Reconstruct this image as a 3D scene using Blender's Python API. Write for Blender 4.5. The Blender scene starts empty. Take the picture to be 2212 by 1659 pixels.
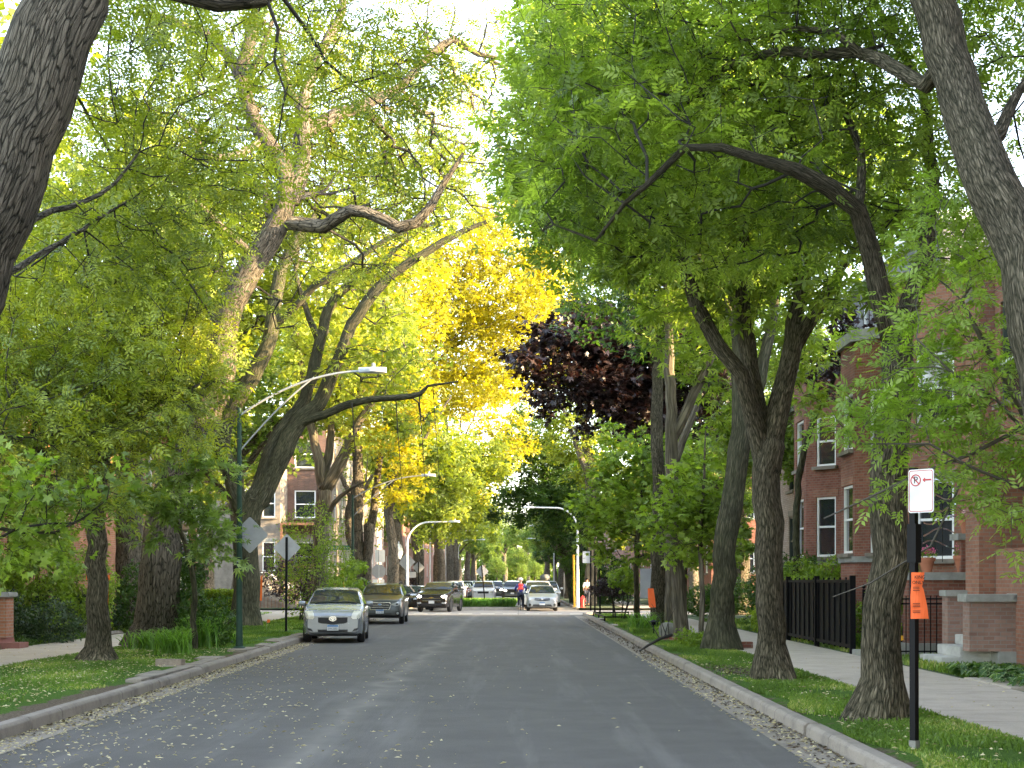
import bpy, bmesh, math, random
import numpy as np
from mathutils import Vector, Matrix
from mathutils.bvhtree import BVHTree
PI = math.pi
sc = bpy.context.scene
col = sc.collection
CAM = 1.7
# picture grid used to survey positions: 2212 px wide, focal 3195 px, vanishing point (1120, 1255)
FP, VU, VV = 3195.0, 1120.0, 1255.0
def P(u, v, Y): return Vector(((u - VU) / FP * Y, Y, CAM - (v - VV) / FP * Y))
def G(u, v, z=0.13):
    Y = (CAM - z) * FP / (v - VV)
    return Vector(((u - VU) / FP * Y, Y, z))

# ------------------------------------------------------------------ object bookkeeping
def tag(o, label=None, cat=None, group=None, kind=None):
    if label: o['label'] = label
    if cat: o['category'] = cat
    if group: o['group'] = group
    if kind: o['kind'] = kind
    return o
def empty(name, label, cat, loc=(0, 0, 0), rz=0.0, group=None):
    o = bpy.data.objects.new(name, None); col.objects.link(o)
    o.empty_display_size = 0.2
    o.location = loc; o.rotation_euler = (0, 0, rz)
    return tag(o, label, cat, group)
def link(name, me, mat=None, parent=None):
    o = bpy.data.objects.new(name, me); col.objects.link(o)
    if mat is not None:
        for m in (mat if isinstance(mat, (list, tuple)) else [mat]): me.materials.append(m)
    if parent is not None: o.parent = parent
    return o
def copy_tree(o, parent=None):
    c = o.copy(); col.objects.link(c)
    if parent is not None: c.parent = parent
    for ch in list(o.children): copy_tree(ch, c)
    return c

class MB:
    def __init__(s): s.v = []; s.f = []; s.mi = []; s.cur = 0
    def add(s, vs, fs):
        b = len(s.v); s.v += [tuple(p) for p in vs]
        for f in fs: s.f.append(tuple(i + b for i in f)); s.mi.append(s.cur)
        return s
    def box(s, x0, x1, y0, y1, z0, z1):
        return s.add([(x0,y0,z0),(x1,y0,z0),(x1,y1,z0),(x0,y1,z0),(x0,y0,z1),(x1,y0,z1),(x1,y1,z1),(x0,y1,z1)],
                     [(0,3,2,1),(4,5,6,7),(0,1,5,4),(1,2,6,5),(2,3,7,6),(3,0,4,7)])
    def obox(s, c, ax, hx, hy, hz):
        """box with its long axis along unit vector ax (in plan)"""
        ax = Vector(ax).normalized(); ay = Vector((-ax.y, ax.x, 0)); c = Vector(c)
        vs = [c + ax*hx*i + ay*hy*j + Vector((0,0,hz*k)) for k in (-1,1) for i,j in ((-1,-1),(1,-1),(1,1),(-1,1))]
        return s.add(vs, [(0,3,2,1),(4,5,6,7),(0,1,5,4),(1,2,6,5),(2,3,7,6),(3,0,4,7)])
    def tube(s, pts, r, n=8, cap=True):
        pts = [Vector(p) for p in pts]
        rs = r if isinstance(r, (list, tuple)) else [r]*len(pts)
        b = len(s.v); prev = None
        for i, p in enumerate(pts):
            d = (pts[min(i+1, len(pts)-1)] - pts[max(i-1, 0)]).normalized()
            if prev is None:
                a = Vector((1,0,0)) if abs(d.x) < 0.8 else Vector((0,1,0))
                a = (a - d*a.dot(d)).normalized()
            else: a = (prev - d*prev.dot(d)).normalized()
            prev = a; c = d.cross(a)
            for k in range(n):
                t = 2*PI*k/n
                s.v.append(tuple(p + (a*math.cos(t) + c*math.sin(t))*rs[i]))
        for i in range(len(pts)-1):
            for k in range(n):
                s.f.append((b+i*n+k, b+i*n+(k+1)%n, b+(i+1)*n+(k+1)%n, b+(i+1)*n+k)); s.mi.append(s.cur)
        if cap:
            s.f.append(tuple(b+k for k in reversed(range(n)))); s.mi.append(s.cur)
            s.f.append(tuple(b+(len(pts)-1)*n+k for k in range(n))); s.mi.append(s.cur)
        return s
    def lathe(s, prof, n=16, c=(0,0,0)):
        b = len(s.v)
        for r, z in prof:
            for k in range(n):
                t = 2*PI*k/n; s.v.append((c[0]+r*math.cos(t), c[1]+r*math.sin(t), c[2]+z))
        for i in range(len(prof)-1):
            for k in range(n):
                s.f.append((b+i*n+k, b+i*n+(k+1)%n, b+(i+1)*n+(k+1)%n, b+(i+1)*n+k)); s.mi.append(s.cur)
        s.f.append(tuple(b+k for k in reversed(range(n)))); s.mi.append(s.cur)
        s.f.append(tuple(b+(len(prof)-1)*n+k for k in range(n))); s.mi.append(s.cur)
        return s
    def prism(s, poly, d):
        """poly: 3-D points of a flat outline, d: extrusion vector"""
        poly = [Vector(p) for p in poly]; d = Vector(d); n = len(poly)
        return s.add(poly + [p + d for p in poly],
                     [tuple(range(n))[::-1], tuple(range(n, 2*n))] + [(i, (i+1)%n, n+(i+1)%n, n+i) for i in range(n)])
    def build(s, name, mat, parent=None, smooth=False, bevel=0):
        me = bpy.data.meshes.new(name); me.from_pydata(s.v, [], s.f)
        o = link(name, me, mat, parent)
        if any(s.mi): me.polygons.foreach_set('material_index', s.mi)
        bm = bmesh.new(); bm.from_mesh(me)
        bmesh.ops.recalc_face_normals(bm, faces=bm.faces)
        if bevel:
            es = [e for e in bm.edges if len(e.link_faces) == 2 and e.calc_face_angle(0) > 0.6]
            bmesh.ops.bevel(bm, geom=es, offset=bevel, segments=2, affect='EDGES', clamp_overlap=True)
        bm.to_mesh(me); bm.free()
        if smooth:
            me.polygons.foreach_set('use_smooth', [True]*len(me.polygons))
            try: me.set_sharp_from_angle(angle=math.radians(35))
            except Exception: pass
        me.update()
        return o

def np_mesh(name, verts, k, attr=None, smooth=False, faces=None):
    """many k-gons from a numpy array; verts (N,3) used k by k unless faces given"""
    me = bpy.data.meshes.new(name)
    verts = np.ascontiguousarray(verts, dtype=np.float32)
    if faces is None: faces = np.arange(len(verts), dtype=np.int32)
    faces = np.ascontiguousarray(faces, dtype=np.int32).ravel()
    nf = len(faces)//k
    me.vertices.add(len(verts)); me.vertices.foreach_set('co', verts.ravel())
    me.loops.add(nf*k); me.loops.foreach_set('vertex_index', faces)
    me.polygons.add(nf); me.polygons.foreach_set('loop_start', np.arange(nf, dtype=np.int32)*k)
    me.update(calc_edges=True)
    if attr is not None:
        a = me.attributes.new('var', 'FLOAT', 'FACE'); a.data.foreach_set('value', np.ascontiguousarray(attr, dtype=np.float32))
    if smooth: me.polygons.foreach_set('use_smooth', np.ones(nf, dtype=bool))
    return me

# ------------------------------------------------------------------ materials
def new_mat(name):
    m = bpy.data.materials.new(name); m.use_nodes = True
    nt = m.node_tree; b = nt.nodes['Principled BSDF']
    return m, nt, b
def N(nt, t, **kw):
    n = nt.nodes.new(t)
    for k, v in kw.items():
        if k in n.inputs: n.inputs[k].default_value = v
        else: setattr(n, k, v)
    return n
def ramp(nt, fac, stops, interp='LINEAR'):
    r = nt.nodes.new('ShaderNodeValToRGB'); e = r.color_ramp.elements; r.color_ramp.interpolation = interp
    e[0].position = stops[0][0]; e[0].color = (*stops[0][1], 1)
    e[1].position = stops[-1][0]; e[1].color = (*stops[-1][1], 1)
    for p, c in stops[1:-1]:
        x = e.new(p); x.color = (*c, 1)
    nt.links.new(fac, r.inputs[0]); return r.outputs[0]
def plain(name, c, rough=0.6, metal=0.0, var=0.12, scale=6.0, bump=0.0, coat=0.0, spec=None):
    m, nt, b = new_mat(name)
    tc = N(nt, 'ShaderNodeTexCoord'); n = N(nt, 'ShaderNodeTexNoise', Scale=scale, Detail=6.0, Roughness=0.65)
    nt.links.new(tc.outputs['Object'], n.inputs['Vector'])
    lo = tuple(x*(1-var) for x in c); hi = tuple(min(1, x*(1+var)) for x in c)
    nt.links.new(ramp(nt, n.outputs['Fac'], [(0.3, lo), (0.7, hi)]), b.inputs['Base Color'])
    b.inputs['Roughness'].default_value = rough; b.inputs['Metallic'].default_value = metal
    b.inputs['Coat Weight'].default_value = coat
    if spec is not None: b.inputs['Specular IOR Level'].default_value = spec
    if bump:
        bp = N(nt, 'ShaderNodeBump', Strength=1.0, Distance=bump); nt.links.new(n.outputs['Fac'], bp.inputs['Height'])
        nt.links.new(bp.outputs[0], b.inputs['Normal'])
    return m
def emit(name, c, s):
    m, nt, b = new_mat(name); b.inputs['Base Color'].default_value = (*c, 1)
    b.inputs['Emission Color'].default_value = (*c, 1); b.inputs['Emission Strength'].default_value = s
    return m
def leaf_mat(name, stops, trans=0.42, tcol=(1.0, 1.1, 0.35), rough=0.5, hue=0.0):
    """leaf: diffuse and glossy top plus light coming through; colour varies leaf by leaf"""
    m, nt, b = new_mat(name)
    at = N(nt, 'ShaderNodeAttribute', attribute_name='var')
    c = ramp(nt, at.outputs['Fac'], stops)
    nt.links.new(c, b.inputs['Base Color']); b.inputs['Roughness'].default_value = rough
    b.inputs['Specular IOR Level'].default_value = 0.45
    tr = N(nt, 'ShaderNodeBsdfTranslucent')
    mx = N(nt, 'ShaderNodeVectorMath', operation='MULTIPLY'); mx.inputs[1].default_value = tuple(2.0*x for x in tcol)
    nt.links.new(c, mx.inputs[0]); nt.links.new(mx.outputs[0], tr.inputs['Color'])
    ms = N(nt, 'ShaderNodeMixShader', Fac=trans)
    nt.links.new(b.outputs[0], ms.inputs[1]); nt.links.new(tr.outputs[0], ms.inputs[2])
    nt.links.new(ms.outputs[0], nt.nodes['Material Output'].inputs[0])
    return m
def bark_mat(name, dark, light, ridge=9.0, stretch=0.16, depth=0.02, moss=0.0, plates=False):
    m, nt, b = new_mat(name)
    at = N(nt, 'ShaderNodeAttribute', attribute_name='bc')
    mp = N(nt, 'ShaderNodeMapping'); mp.inputs['Scale'].default_value = (1, 1, stretch)
    nt.links.new(at.outputs['Vector'], mp.inputs['Vector'])
    wn = N(nt, 'ShaderNodeTexNoise', Scale=ridge*0.8, Detail=3.0); nt.links.new(mp.outputs[0], wn.inputs['Vector'])
    wa = N(nt, 'ShaderNodeVectorMath', operation='MULTIPLY_ADD'); wa.inputs[1].default_value = (0.55/ridge,)*3
    nt.links.new(wn.outputs['Color'], wa.inputs[0]); nt.links.new(mp.outputs[0], wa.inputs[2])
    vo = N(nt, 'ShaderNodeTexVoronoi', Scale=ridge, feature='DISTANCE_TO_EDGE' )
    nt.links.new(wa.outputs[0], vo.inputs['Vector'])
    no = N(nt, 'ShaderNodeTexNoise', Scale=ridge*2.2, Detail=8.0, Roughness=0.7); nt.links.new(wa.outputs[0], no.inputs['Vector'])
    cr = ramp(nt, vo.outputs['Distance'], [(0.0, (0,0,0)), (0.22 if not plates else 0.1, (1,1,1))])
    # long interlacing ridges: absolute value of stretched noise, broken up by the cracks and by fine noise
    m2 = N(nt, 'ShaderNodeMapping'); m2.inputs['Scale'].default_value = (1, 1, stretch*0.75); nt.links.new(at.outputs['Vector'], m2.inputs['Vector'])
    rn = N(nt, 'ShaderNodeTexNoise', Scale=ridge*0.75, Detail=5.0, Roughness=0.55, Distortion=0.6); nt.links.new(m2.outputs[0], rn.inputs['Vector'])
    sb = N(nt, 'ShaderNodeMath', operation='SUBTRACT'); nt.links.new(rn.outputs['Fac'], sb.inputs[0]); sb.inputs[1].default_value = 0.5
    ab = N(nt, 'ShaderNodeMath', operation='ABSOLUTE'); nt.links.new(sb.outputs[0], ab.inputs[0])
    rg_ = ramp(nt, ab.outputs[0], [(0.0, (0, 0, 0)), (0.05, (0.45,)*3), (0.16, (1, 1, 1))])
    m3 = N(nt, 'ShaderNodeMath', operation='MULTIPLY_ADD'); m3.inputs[1].default_value = 0.45 if not plates else 0.6; nt.links.new(cr, m3.inputs[0])
    h0 = N(nt, 'ShaderNodeMath', operation='MULTIPLY'); h0.inputs[1].default_value = 0.55 if not plates else 0.4; nt.links.new(rg_, h0.inputs[0]); nt.links.new(h0.outputs[0], m3.inputs[2])
    h = N(nt, 'ShaderNodeMath', operation='MULTIPLY_ADD'); h.inputs[1].default_value = 0.7
    hn = N(nt, 'ShaderNodeMath', operation='SUBTRACT'); nt.links.new(no.outputs['Fac'], hn.inputs[0]); hn.inputs[1].default_value = 0.35
    nt.links.new(hn.outputs[0], h.inputs[0]); nt.links.new(m3.outputs[0], h.inputs[2])
    mid = tuple((a*0.5+c*0.5) for a, c in zip(dark, light))
    base = ramp(nt, h.outputs[0], [(0.25, dark), (0.8, mid), (1.45, light)] if False else [(0.2, dark), (0.75, mid), (1.0, light)])
    big = N(nt, 'ShaderNodeTexNoise', Scale=1.3, Detail=4.0); nt.links.new(at.outputs['Vector'], big.inputs['Vector'])
    mixc = N(nt, 'ShaderNodeMix', data_type='RGBA', blend_type='MULTIPLY'); mixc.inputs[0].default_value = 1.0
    nt.links.new(base, mixc.inputs[6])
    nt.links.new(ramp(nt, big.outputs['Fac'], [(0.3, (0.72, 0.72, 0.70)), (0.7, (1.15, 1.12, 1.08))]), mixc.inputs[7])
    outc = mixc.outputs[2]
    if moss:
        mm = N(nt, 'ShaderNodeMix', data_type='RGBA'); nt.links.new(outc, mm.inputs[6])
        mm.inputs[7].default_value = (0.075, 0.095, 0.04, 1)
        fr = N(nt, 'ShaderNodeMath', operation='MULTIPLY'); fr.inputs[1].default_value = moss
        nt.links.new(big.outputs['Fac'], fr.inputs[0]); nt.links.new(fr.outputs[0], mm.inputs[0]); outc = mm.outputs[2]
    nt.links.new(outc, b.inputs['Base Color']); b.inputs['Roughness'].default_value = 0.9
    b.inputs['Specular IOR Level'].default_value = 0.15
    bp = N(nt, 'ShaderNodeBump', Strength=1.0, Distance=depth); nt.links.new(h.outputs[0], bp.inputs['Height'])
    nt.links.new(bp.outputs[0], b.inputs['Normal'])
    return m
def brick_mat(name, c1, c2, mortar, scale=1.0, bw=0.21, bh=0.075):
    m, nt, b = new_mat(name)
    tc = N(nt, 'ShaderNodeTexCoord'); sp = N(nt, 'ShaderNodeSeparateXYZ'); nt.links.new(tc.outputs['Object'], sp.inputs[0])
    ad = N(nt, 'ShaderNodeMath', operation='SUBTRACT'); nt.links.new(sp.outputs[0], ad.inputs[0]); nt.links.new(sp.outputs[1], ad.inputs[1])
    cb = N(nt, 'ShaderNodeCombineXYZ'); nt.links.new(ad.outputs[0], cb.inputs[0]); nt.links.new(sp.outputs[2], cb.inputs[1])
    br = N(nt, 'ShaderNodeTexBrick', Scale=scale); br.inputs['Brick Width'].default_value = bw; br.inputs['Row Height'].default_value = bh
    br.inputs['Mortar Size'].default_value = 0.009; br.inputs['Mortar Smooth'].default_value = 0.2
    br.inputs['Color1'].default_value = (*c1, 1); br.inputs['Color2'].default_value = (*c2, 1); br.inputs['Mortar'].default_value = (*mortar, 1)
    nt.links.new(cb.outputs[0], br.inputs['Vector'])
    no = N(nt, 'ShaderNodeTexNoise', Scale=1.1, Detail=8.0, Roughness=0.7); nt.links.new(tc.outputs['Object'], no.inputs['Vector'])
    mx = N(nt, 'ShaderNodeMix', data_type='RGBA', blend_type='MULTIPLY'); mx.inputs[0].default_value = 1.0
    nt.links.new(br.outputs['Color'], mx.inputs[6])
    nt.links.new(ramp(nt, no.outputs['Fac'], [(0.3, (0.7, 0.68, 0.66)), (0.7, (1.2, 1.2, 1.2))]), mx.inputs[7])
    nt.links.new(mx.outputs[2], b.inputs['Base Color']); b.inputs['Roughness'].default_value = 0.9
    bp = N(nt, 'ShaderNodeBump', Strength=0.7, Distance=0.006, invert=True); nt.links.new(br.outputs['Fac'], bp.inputs['Height'])
    nt.links.new(bp.outputs[0], b.inputs['Normal'])
    return m
def glass_mat(name, c=(0.02, 0.025, 0.03), rough=0.04):
    m, nt, b = new_mat(name)
    b.inputs['Base Color'].default_value = (*c, 1); b.inputs['Roughness'].default_value = rough
    b.inputs['Specular IOR Level'].default_value = 0.8; b.inputs['Coat Weight'].default_value = 0.6
    tc = N(nt, 'ShaderNodeTexCoord'); n = N(nt, 'ShaderNodeTexNoise', Scale=1.6, Detail=1.0); nt.links.new(tc.outputs['Object'], n.inputs['Vector'])
    bp = N(nt, 'ShaderNodeBump', Strength=0.25, Distance=0.02); nt.links.new(n.outputs['Fac'], bp.inputs['Height']); nt.links.new(bp.outputs[0], b.inputs['Normal'])
    return m
def paint_mat(name, c, metal=0.5, rough=0.3):
    m, nt, b = new_mat(name)
    tc = N(nt, 'ShaderNodeTexCoord'); n = N(nt, 'ShaderNodeTexNoise', Scale=5.0, Detail=8.0, Roughness=0.7); nt.links.new(tc.outputs['Object'], n.inputs['Vector'])
    nt.links.new(ramp(nt, n.outputs['Fac'], [(0.3, tuple(x*0.88 for x in c)), (0.7, c)]), b.inputs['Base Color'])
    rr = N(nt, 'ShaderNodeMapRange'); rr.inputs[3].default_value = rough*0.8; rr.inputs[4].default_value = rough*1.5
    nt.links.new(n.outputs['Fac'], rr.inputs[0]); nt.links.new(rr.outputs[0], b.inputs['Roughness'])
    b.inputs['Metallic'].default_value = metal; b.inputs['Coat Weight'].default_value = 0.6; b.inputs['Coat Roughness'].default_value = 0.08
    return m

M = {}
M['ash_leaf'] = leaf_mat('ash leaf', [(0, (0.075,0.12,0.018)), (0.5, (0.165,0.225,0.038)), (1, (0.31,0.38,0.085))], trans=.5, tcol=(1.05, 1.1, .4))
M['ash_leaf_bright'] = leaf_mat('young ash leaf', [(0, (0.09,0.145,0.02)), (0.5, (0.16,0.24,0.035)), (1, (0.25,0.34,0.06))])
M['locust_leaf'] = leaf_mat('locust leaf', [(0, (0.08,0.125,0.016)), (0.5, (0.165,0.22,0.03)), (1, (0.30,0.36,0.06))], tcol=(1.2,1.05,0.25))
M['elm_leaf'] = leaf_mat('elm leaf', [(0, (0.19,0.19,0.015)), (0.5, (0.27,0.265,0.02)), (1, (0.36,0.34,0.03))], tcol=(1.12,1.02,0.25), trans=0.55)
M['maple_leaf'] = leaf_mat('maple leaf', [(0, (0.085,0.135,0.018)), (0.5, (0.155,0.225,0.032)), (1, (0.27,0.35,0.06))])
M['silver_leaf'] = leaf_mat('silver maple leaf', [(0, (0.09,0.14,0.03)), (0.5, (0.16,0.23,0.06)), (1, (0.30,0.38,0.14))])
M['dark_leaf'] = leaf_mat('dark linden leaf', [(0, (0.022,0.048,0.011)), (0.5, (0.042,0.085,0.018)), (1, (0.075,0.13,0.028))])
M['purple_leaf'] = leaf_mat('purple maple leaf', [(0, (0.010,0.007,0.007)), (0.5, (0.022,0.013,0.012)), (1, (0.045,0.026,0.022))], trans=0.15, tcol=(1.2,0.6,0.4), rough=0.4)
M['far_leaf'] = leaf_mat('far leaf', [(0, (0.07,0.11,0.02)), (0.5, (0.12,0.175,0.035)), (1, (0.20,0.25,0.06))])
M['hedge_leaf'] = leaf_mat('hedge leaf', [(0, (0.12,0.17,0.02)), (1, (0.26,0.33,0.04))])
M['yew_leaf'] = leaf_mat('yew leaf', [(0, (0.012,0.028,0.010)), (1, (0.04,0.075,0.022))], trans=0.2)
M['strap_leaf'] = leaf_mat('strap leaf', [(0, (0.06,0.13,0.025)), (1, (0.20,0.34,0.07))])
M['grass_blade'] = leaf_mat('grass blade', [(0, (0.065,0.115,0.018)), (0.6, (0.125,0.205,0.035)), (0.9, (0.21,0.29,0.05)), (1, (0.40,0.38,0.15))], trans=0.35)
M['hosta_leaf'] = leaf_mat('hosta leaf', [(0, (0.05,0.11,0.04)), (0.7, (0.09,0.17,0.06)), (1, (0.35,0.42,0.25))])
M['bark_ash'] = bark_mat('ridged ash bark', (0.026,0.021,0.015), (0.33,0.275,0.20), ridge=31, stretch=0.19, depth=0.05, moss=0.35)
M['bark_locust'] = bark_mat('plated locust bark', (0.018,0.016,0.013), (0.22,0.19,0.15), ridge=17, stretch=0.22, depth=0.05, moss=0.15, plates=True)
M['bark_dark'] = bark_mat('dark wet bark', (0.020,0.017,0.013), (0.15,0.13,0.095), ridge=16, stretch=0.2, depth=0.02, moss=0.5)
M['bark_pale'] = bark_mat('pale smooth bark', (0.07,0.06,0.045), (0.21,0.185,0.14), ridge=9, stretch=0.12, depth=0.008)
M['twig'] = plain('twig bark', (0.025,0.021,0.016), 0.85)
M['twig_pale'] = plain('pale twig bark', (0.09,0.078,0.06), 0.85)
SKY, SUN, EXPO = 0.14, 3.0, 3.5
# ------------------------------------------------------------------ trees
def catmull(pts, rs, step):
    """smooth a list of points/radii, spacing about `step`"""
    pts = [np.array(p, float) for p in pts]
    if len(pts) < 3:
        ext = [2*pts[0]-pts[1]] + pts + [2*pts[-1]-pts[-2]]
    else: ext = [2*pts[0]-pts[1]] + pts + [2*pts[-1]-pts[-2]]
    op, orr = [], []
    for i in range(1, len(ext)-2):
        p0, p1, p2, p3 = ext[i-1], ext[i], ext[i+1], ext[i+2]
        k = max(1, int(np.linalg.norm(p2-p1)/step))
        for j in range(k):
            t = j/k
            op.append(0.5*((2*p1) + (-p0+p2)*t + (2*p0-5*p1+4*p2-p3)*t*t + (-p0+3*p1-3*p2+p3)*t**3))
            orr.append(rs[i-1]*(1-t) + rs[i]*t)
    op.append(pts[-1]); orr.append(rs[-1])
    return op, orr

class Tree:
    def __init__(s, seed): s.rng = np.random.default_rng(seed); s.pos = []; s.par = []; s.rad = []; s.fixed = []; s.plen = []
    def limb(s, pts, rs, step=0.35, wob=0.02):
        """pts: traced points; first limb is the trunk, later ones spring from the nearest node"""
        if not isinstance(rs, (list, tuple)): rs = [rs]*len(pts)
        if len(rs) == 2 and len(pts) > 2: rs = list(np.linspace(rs[0], rs[1], len(pts)))
        p, r = catmull(pts, rs, step)
        if s.pos:
            A = np.array(s.pos); d = np.linalg.norm(A - p[0], axis=1); par = int(d.argmin())
        else: par = -1
        for i, (q, rr) in enumerate(zip(p, r)):
            if i: q = q + s.rng.normal(0, 1, 3)*min(wob, rr*0.35)
            s.pos.append(np.array(q, float)); s.par.append(par); s.rad.append(rr); s.fixed.append(True)
            s.plen.append(0 if par < 0 else s.plen[par] + float(np.linalg.norm(s.pos[-1]-s.pos[par]))*0.3)
            par = len(s.pos)-1
        return s
    def fill(s, blobs, n, seg=0.45, minz=2.2, alpha=0.35, skin=0.0, clump=0.6):
        """grow branches from the limbs to points scattered in ellipsoids (centre, radii, weight)"""
        w = np.array([b[2] if len(b) > 2 else b[1][0]*b[1][1]*b[1][2] for b in blobs], float); w /= w.sum()
        pts = []
        cl = [s.rng.normal(0, 1, 3)*0 for _ in blobs]
        for b, k in zip(blobs, s.rng.multinomial(n, w)):
            c = np.array(b[0], float); r = np.array(b[1], float)
            nc = max(3, k//14); cc = s.rng.normal(0, 1, (nc, 3)); cc /= np.linalg.norm(cc, axis=1)[:, None]
            cc *= (s.rng.random((nc, 1)))**0.33
            u = s.rng.normal(0, 1, (k, 3)); u /= np.linalg.norm(u, axis=1)[:, None]
            u *= (skin + (1-skin)*s.rng.random((k, 1)))**0.4
            m = s.rng.random(k) < clump
            u[m] = cc[s.rng.integers(0, nc, m.sum())] + s.rng.normal(0, 0.13, (m.sum(), 3))
            pts.append(c + u*r)
        pts = np.concatenate(pts); pts = pts[pts[:, 2] > minz]
        A = np.array(s.pos); nt0 = len(s.pos)
        start = int(nt0*0)
        R = np.array(s.rad)
        d0 = np.array([np.linalg.norm(A - p, axis=1).min() for p in pts])
        pts = pts[d0.argsort()]
        cap = nt0 + len(pts)*14
        buf = np.zeros((cap, 3)); buf[:nt0] = A; pl = np.zeros(cap); pl[:nt0] = s.plen; cnt = nt0
        pen = np.zeros(cap); pen[:nt0] = 0.0
        for p in pts:
            dd = np.linalg.norm(buf[:cnt] - p, axis=1)
            low = np.maximum(0, buf[:cnt, 2] - p[2])*0.5       # prefer to grow outward and up
            j = int((dd + alpha*pl[:cnt] + low).argmin()); D = dd[j]
            if D < 0.12: continue
            k = min(12, max(1, int(D/seg))); a = buf[j].copy(); par = j
            side = s.rng.normal(0, 1, 3)*D*0.07; lift = np.array([0, 0, D*0.10])
            for i in range(1, k+1):
                t = i/k; q = a*(1-t) + p*t + (side + lift)*math.sin(PI*t) + (s.rng.normal(0, 0.03, 3) if i < k else 0)
                if cnt >= cap: break
                buf[cnt] = q; pl[cnt] = pl[par] + np.linalg.norm(q-buf[par]); s.pos.append(q); s.par.append(par)
                s.rad.append(0.0); s.fixed.append(False); s.plen.append(pl[cnt]); par = cnt; cnt += 1
        return s
    def finish(s, tip=0.0045, power=2.3):
        n = len(s.pos); acc = np.zeros(n); ch = [[] for _ in range(n)]
        for i in range(n):
            if s.par[i] >= 0: ch[s.par[i]].append(i)
        for i in range(n-1, -1, -1):
            if not s.fixed[i]: s.rad[i] = max(tip, acc[i]**(1/power))
            if s.par[i] >= 0: acc[s.par[i]] += s.rad[i]**power
        # parents always precede children, so one pass forward clamps grown wood to what carries it
        for i in range(n):
            p = s.par[i]
            if p >= 0 and not s.fixed[i]: s.rad[i] = min(s.rad[i], s.rad[p]*(0.62 if s.fixed[p] else 1.0))
        s.ch = ch
        return s
    def wood(s, rmin=0.0, rmax=9.0, thick=True, flare=None, nmax=28):
        """tubes for chains whose first radius lies in [rmin, rmax)"""
        V, F, BC = [], [], []; nv = 0
        n = len(s.pos); started = [False]*n
        pos = np.array(s.pos)
        heads = [(i, -1) for i in range(n) if s.par[i] < 0]
        while heads:
            h, p = heads.pop()
            chain = [p] if p >= 0 else []
            i = h
            while True:
                chain.append(i)
                c = s.ch[i]
                if not c: break
                c = sorted(c, key=lambda k: (s.fixed[k] and k == i+1, s.rad[k]), reverse=True)
                for o in c[1:]: heads.append((o, i))
                i = c[0]
            rr = [s.rad[k] for k in chain]
            if p >= 0: rr[0] = rr[1]*1.15
            r0 = rr[1] if p >= 0 and len(rr) > 1 else rr[0]
            if not (rmin <= r0 < rmax) or len(chain) < 2: continue
            pts = pos[chain]
            ns = nmax if r0 > 0.15 else 12 if r0 > 0.06 else 7 if r0 > 0.02 else 4 if r0 > 0.009 else 3
            L = np.concatenate([[0], np.cumsum(np.linalg.norm(np.diff(pts, axis=0), axis=1))])
            T = np.gradient(pts, axis=0); T /= np.linalg.norm(T, axis=1)[:, None] + 1e-9
            a = np.array([1.0, 0, 0]) if abs(T[0][0]) < 0.8 else np.array([0, 1.0, 0])
            th = np.arange(ns)*2*PI/ns
            ph = s.rng.random(6)*6.28
            for q in range(len(chain)):
                a = a - T[q]*a.dot(T[q]); a /= np.linalg.norm(a); b = np.cross(T[q], a)
                r = np.full(ns, rr[q])
                if r0 > 0.08:
                    r = r*(1 + 0.06*np.sin(2*th+ph[0]+L[q]*0.8) + 0.045*np.sin(3*th+ph[1]-L[q]*1.3) + 0.05*math.sin(L[q]*1.7+ph[5])*math.sin(L[q]*.6+ph[4]) + (0.16*max(0, math.sin(L[q]*2.3+ph[5]))**8)*np.maximum(0, np.cos(th-ph[3]-L[q]))**3 + 0.02*np.sin(5*th+ph[2]+L[q]*2.1) + 0.018*s.rng.normal(0, 1, ns))
                    if flare and p < 0:
                        e = math.exp(-L[q]/flare[0]); r = r*(1 + flare[1]*e*(1 + 0.35*np.sin(5*th+ph[3]) + 0.25*np.sin(3*th+ph[4])))
                V.append(pts[q] + (np.cos(th)[:, None]*a + np.sin(th)[:, None]*b)*r[:, None])
                BC.append(np.stack([np.cos(th)*r0, np.sin(th)*r0, np.full(ns, L[q])], 1) + (h*0.37 % 50))
                if q:
                    o = nv + (q-1)*ns; k = np.arange(ns); k2 = (k+1) % ns
                    F.append(np.stack([o+k, o+k2, o+ns+k2, o+ns+k], 1))
            if rr[-1] > 0.03:      # close an open end with a rounded stub
                for e, f in ((.35, .8), (.6, .45), (.7, .04)):
                    V.append(pts[-1] + T[-1]*rr[-1]*e + (np.cos(th)[:, None]*a + np.sin(th)[:, None]*b)*rr[-1]*f)
                    BC.append(BC[-1] + np.array([0, 0, rr[-1]*.3]))
                    o = nv + (len(chain)-1 + (0 if e == .35 else 1 if e == .6 else 2))*ns; k = np.arange(ns); k2 = (k+1) % ns
                    F.append(np.stack([o+k, o+k2, o+ns+k2, o+ns+k], 1))
                nv += ns*3
            nv += ns*len(chain)
        if not V: return None
        me = np_mesh('wood', np.concatenate(V), 4, smooth=True, faces=np.concatenate(F))
        at = me.attributes.new('bc', 'FLOAT_VECTOR', 'POINT'); at.data.foreach_set('vector', np.concatenate(BC).astype(np.float32).ravel())
        return me
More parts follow.
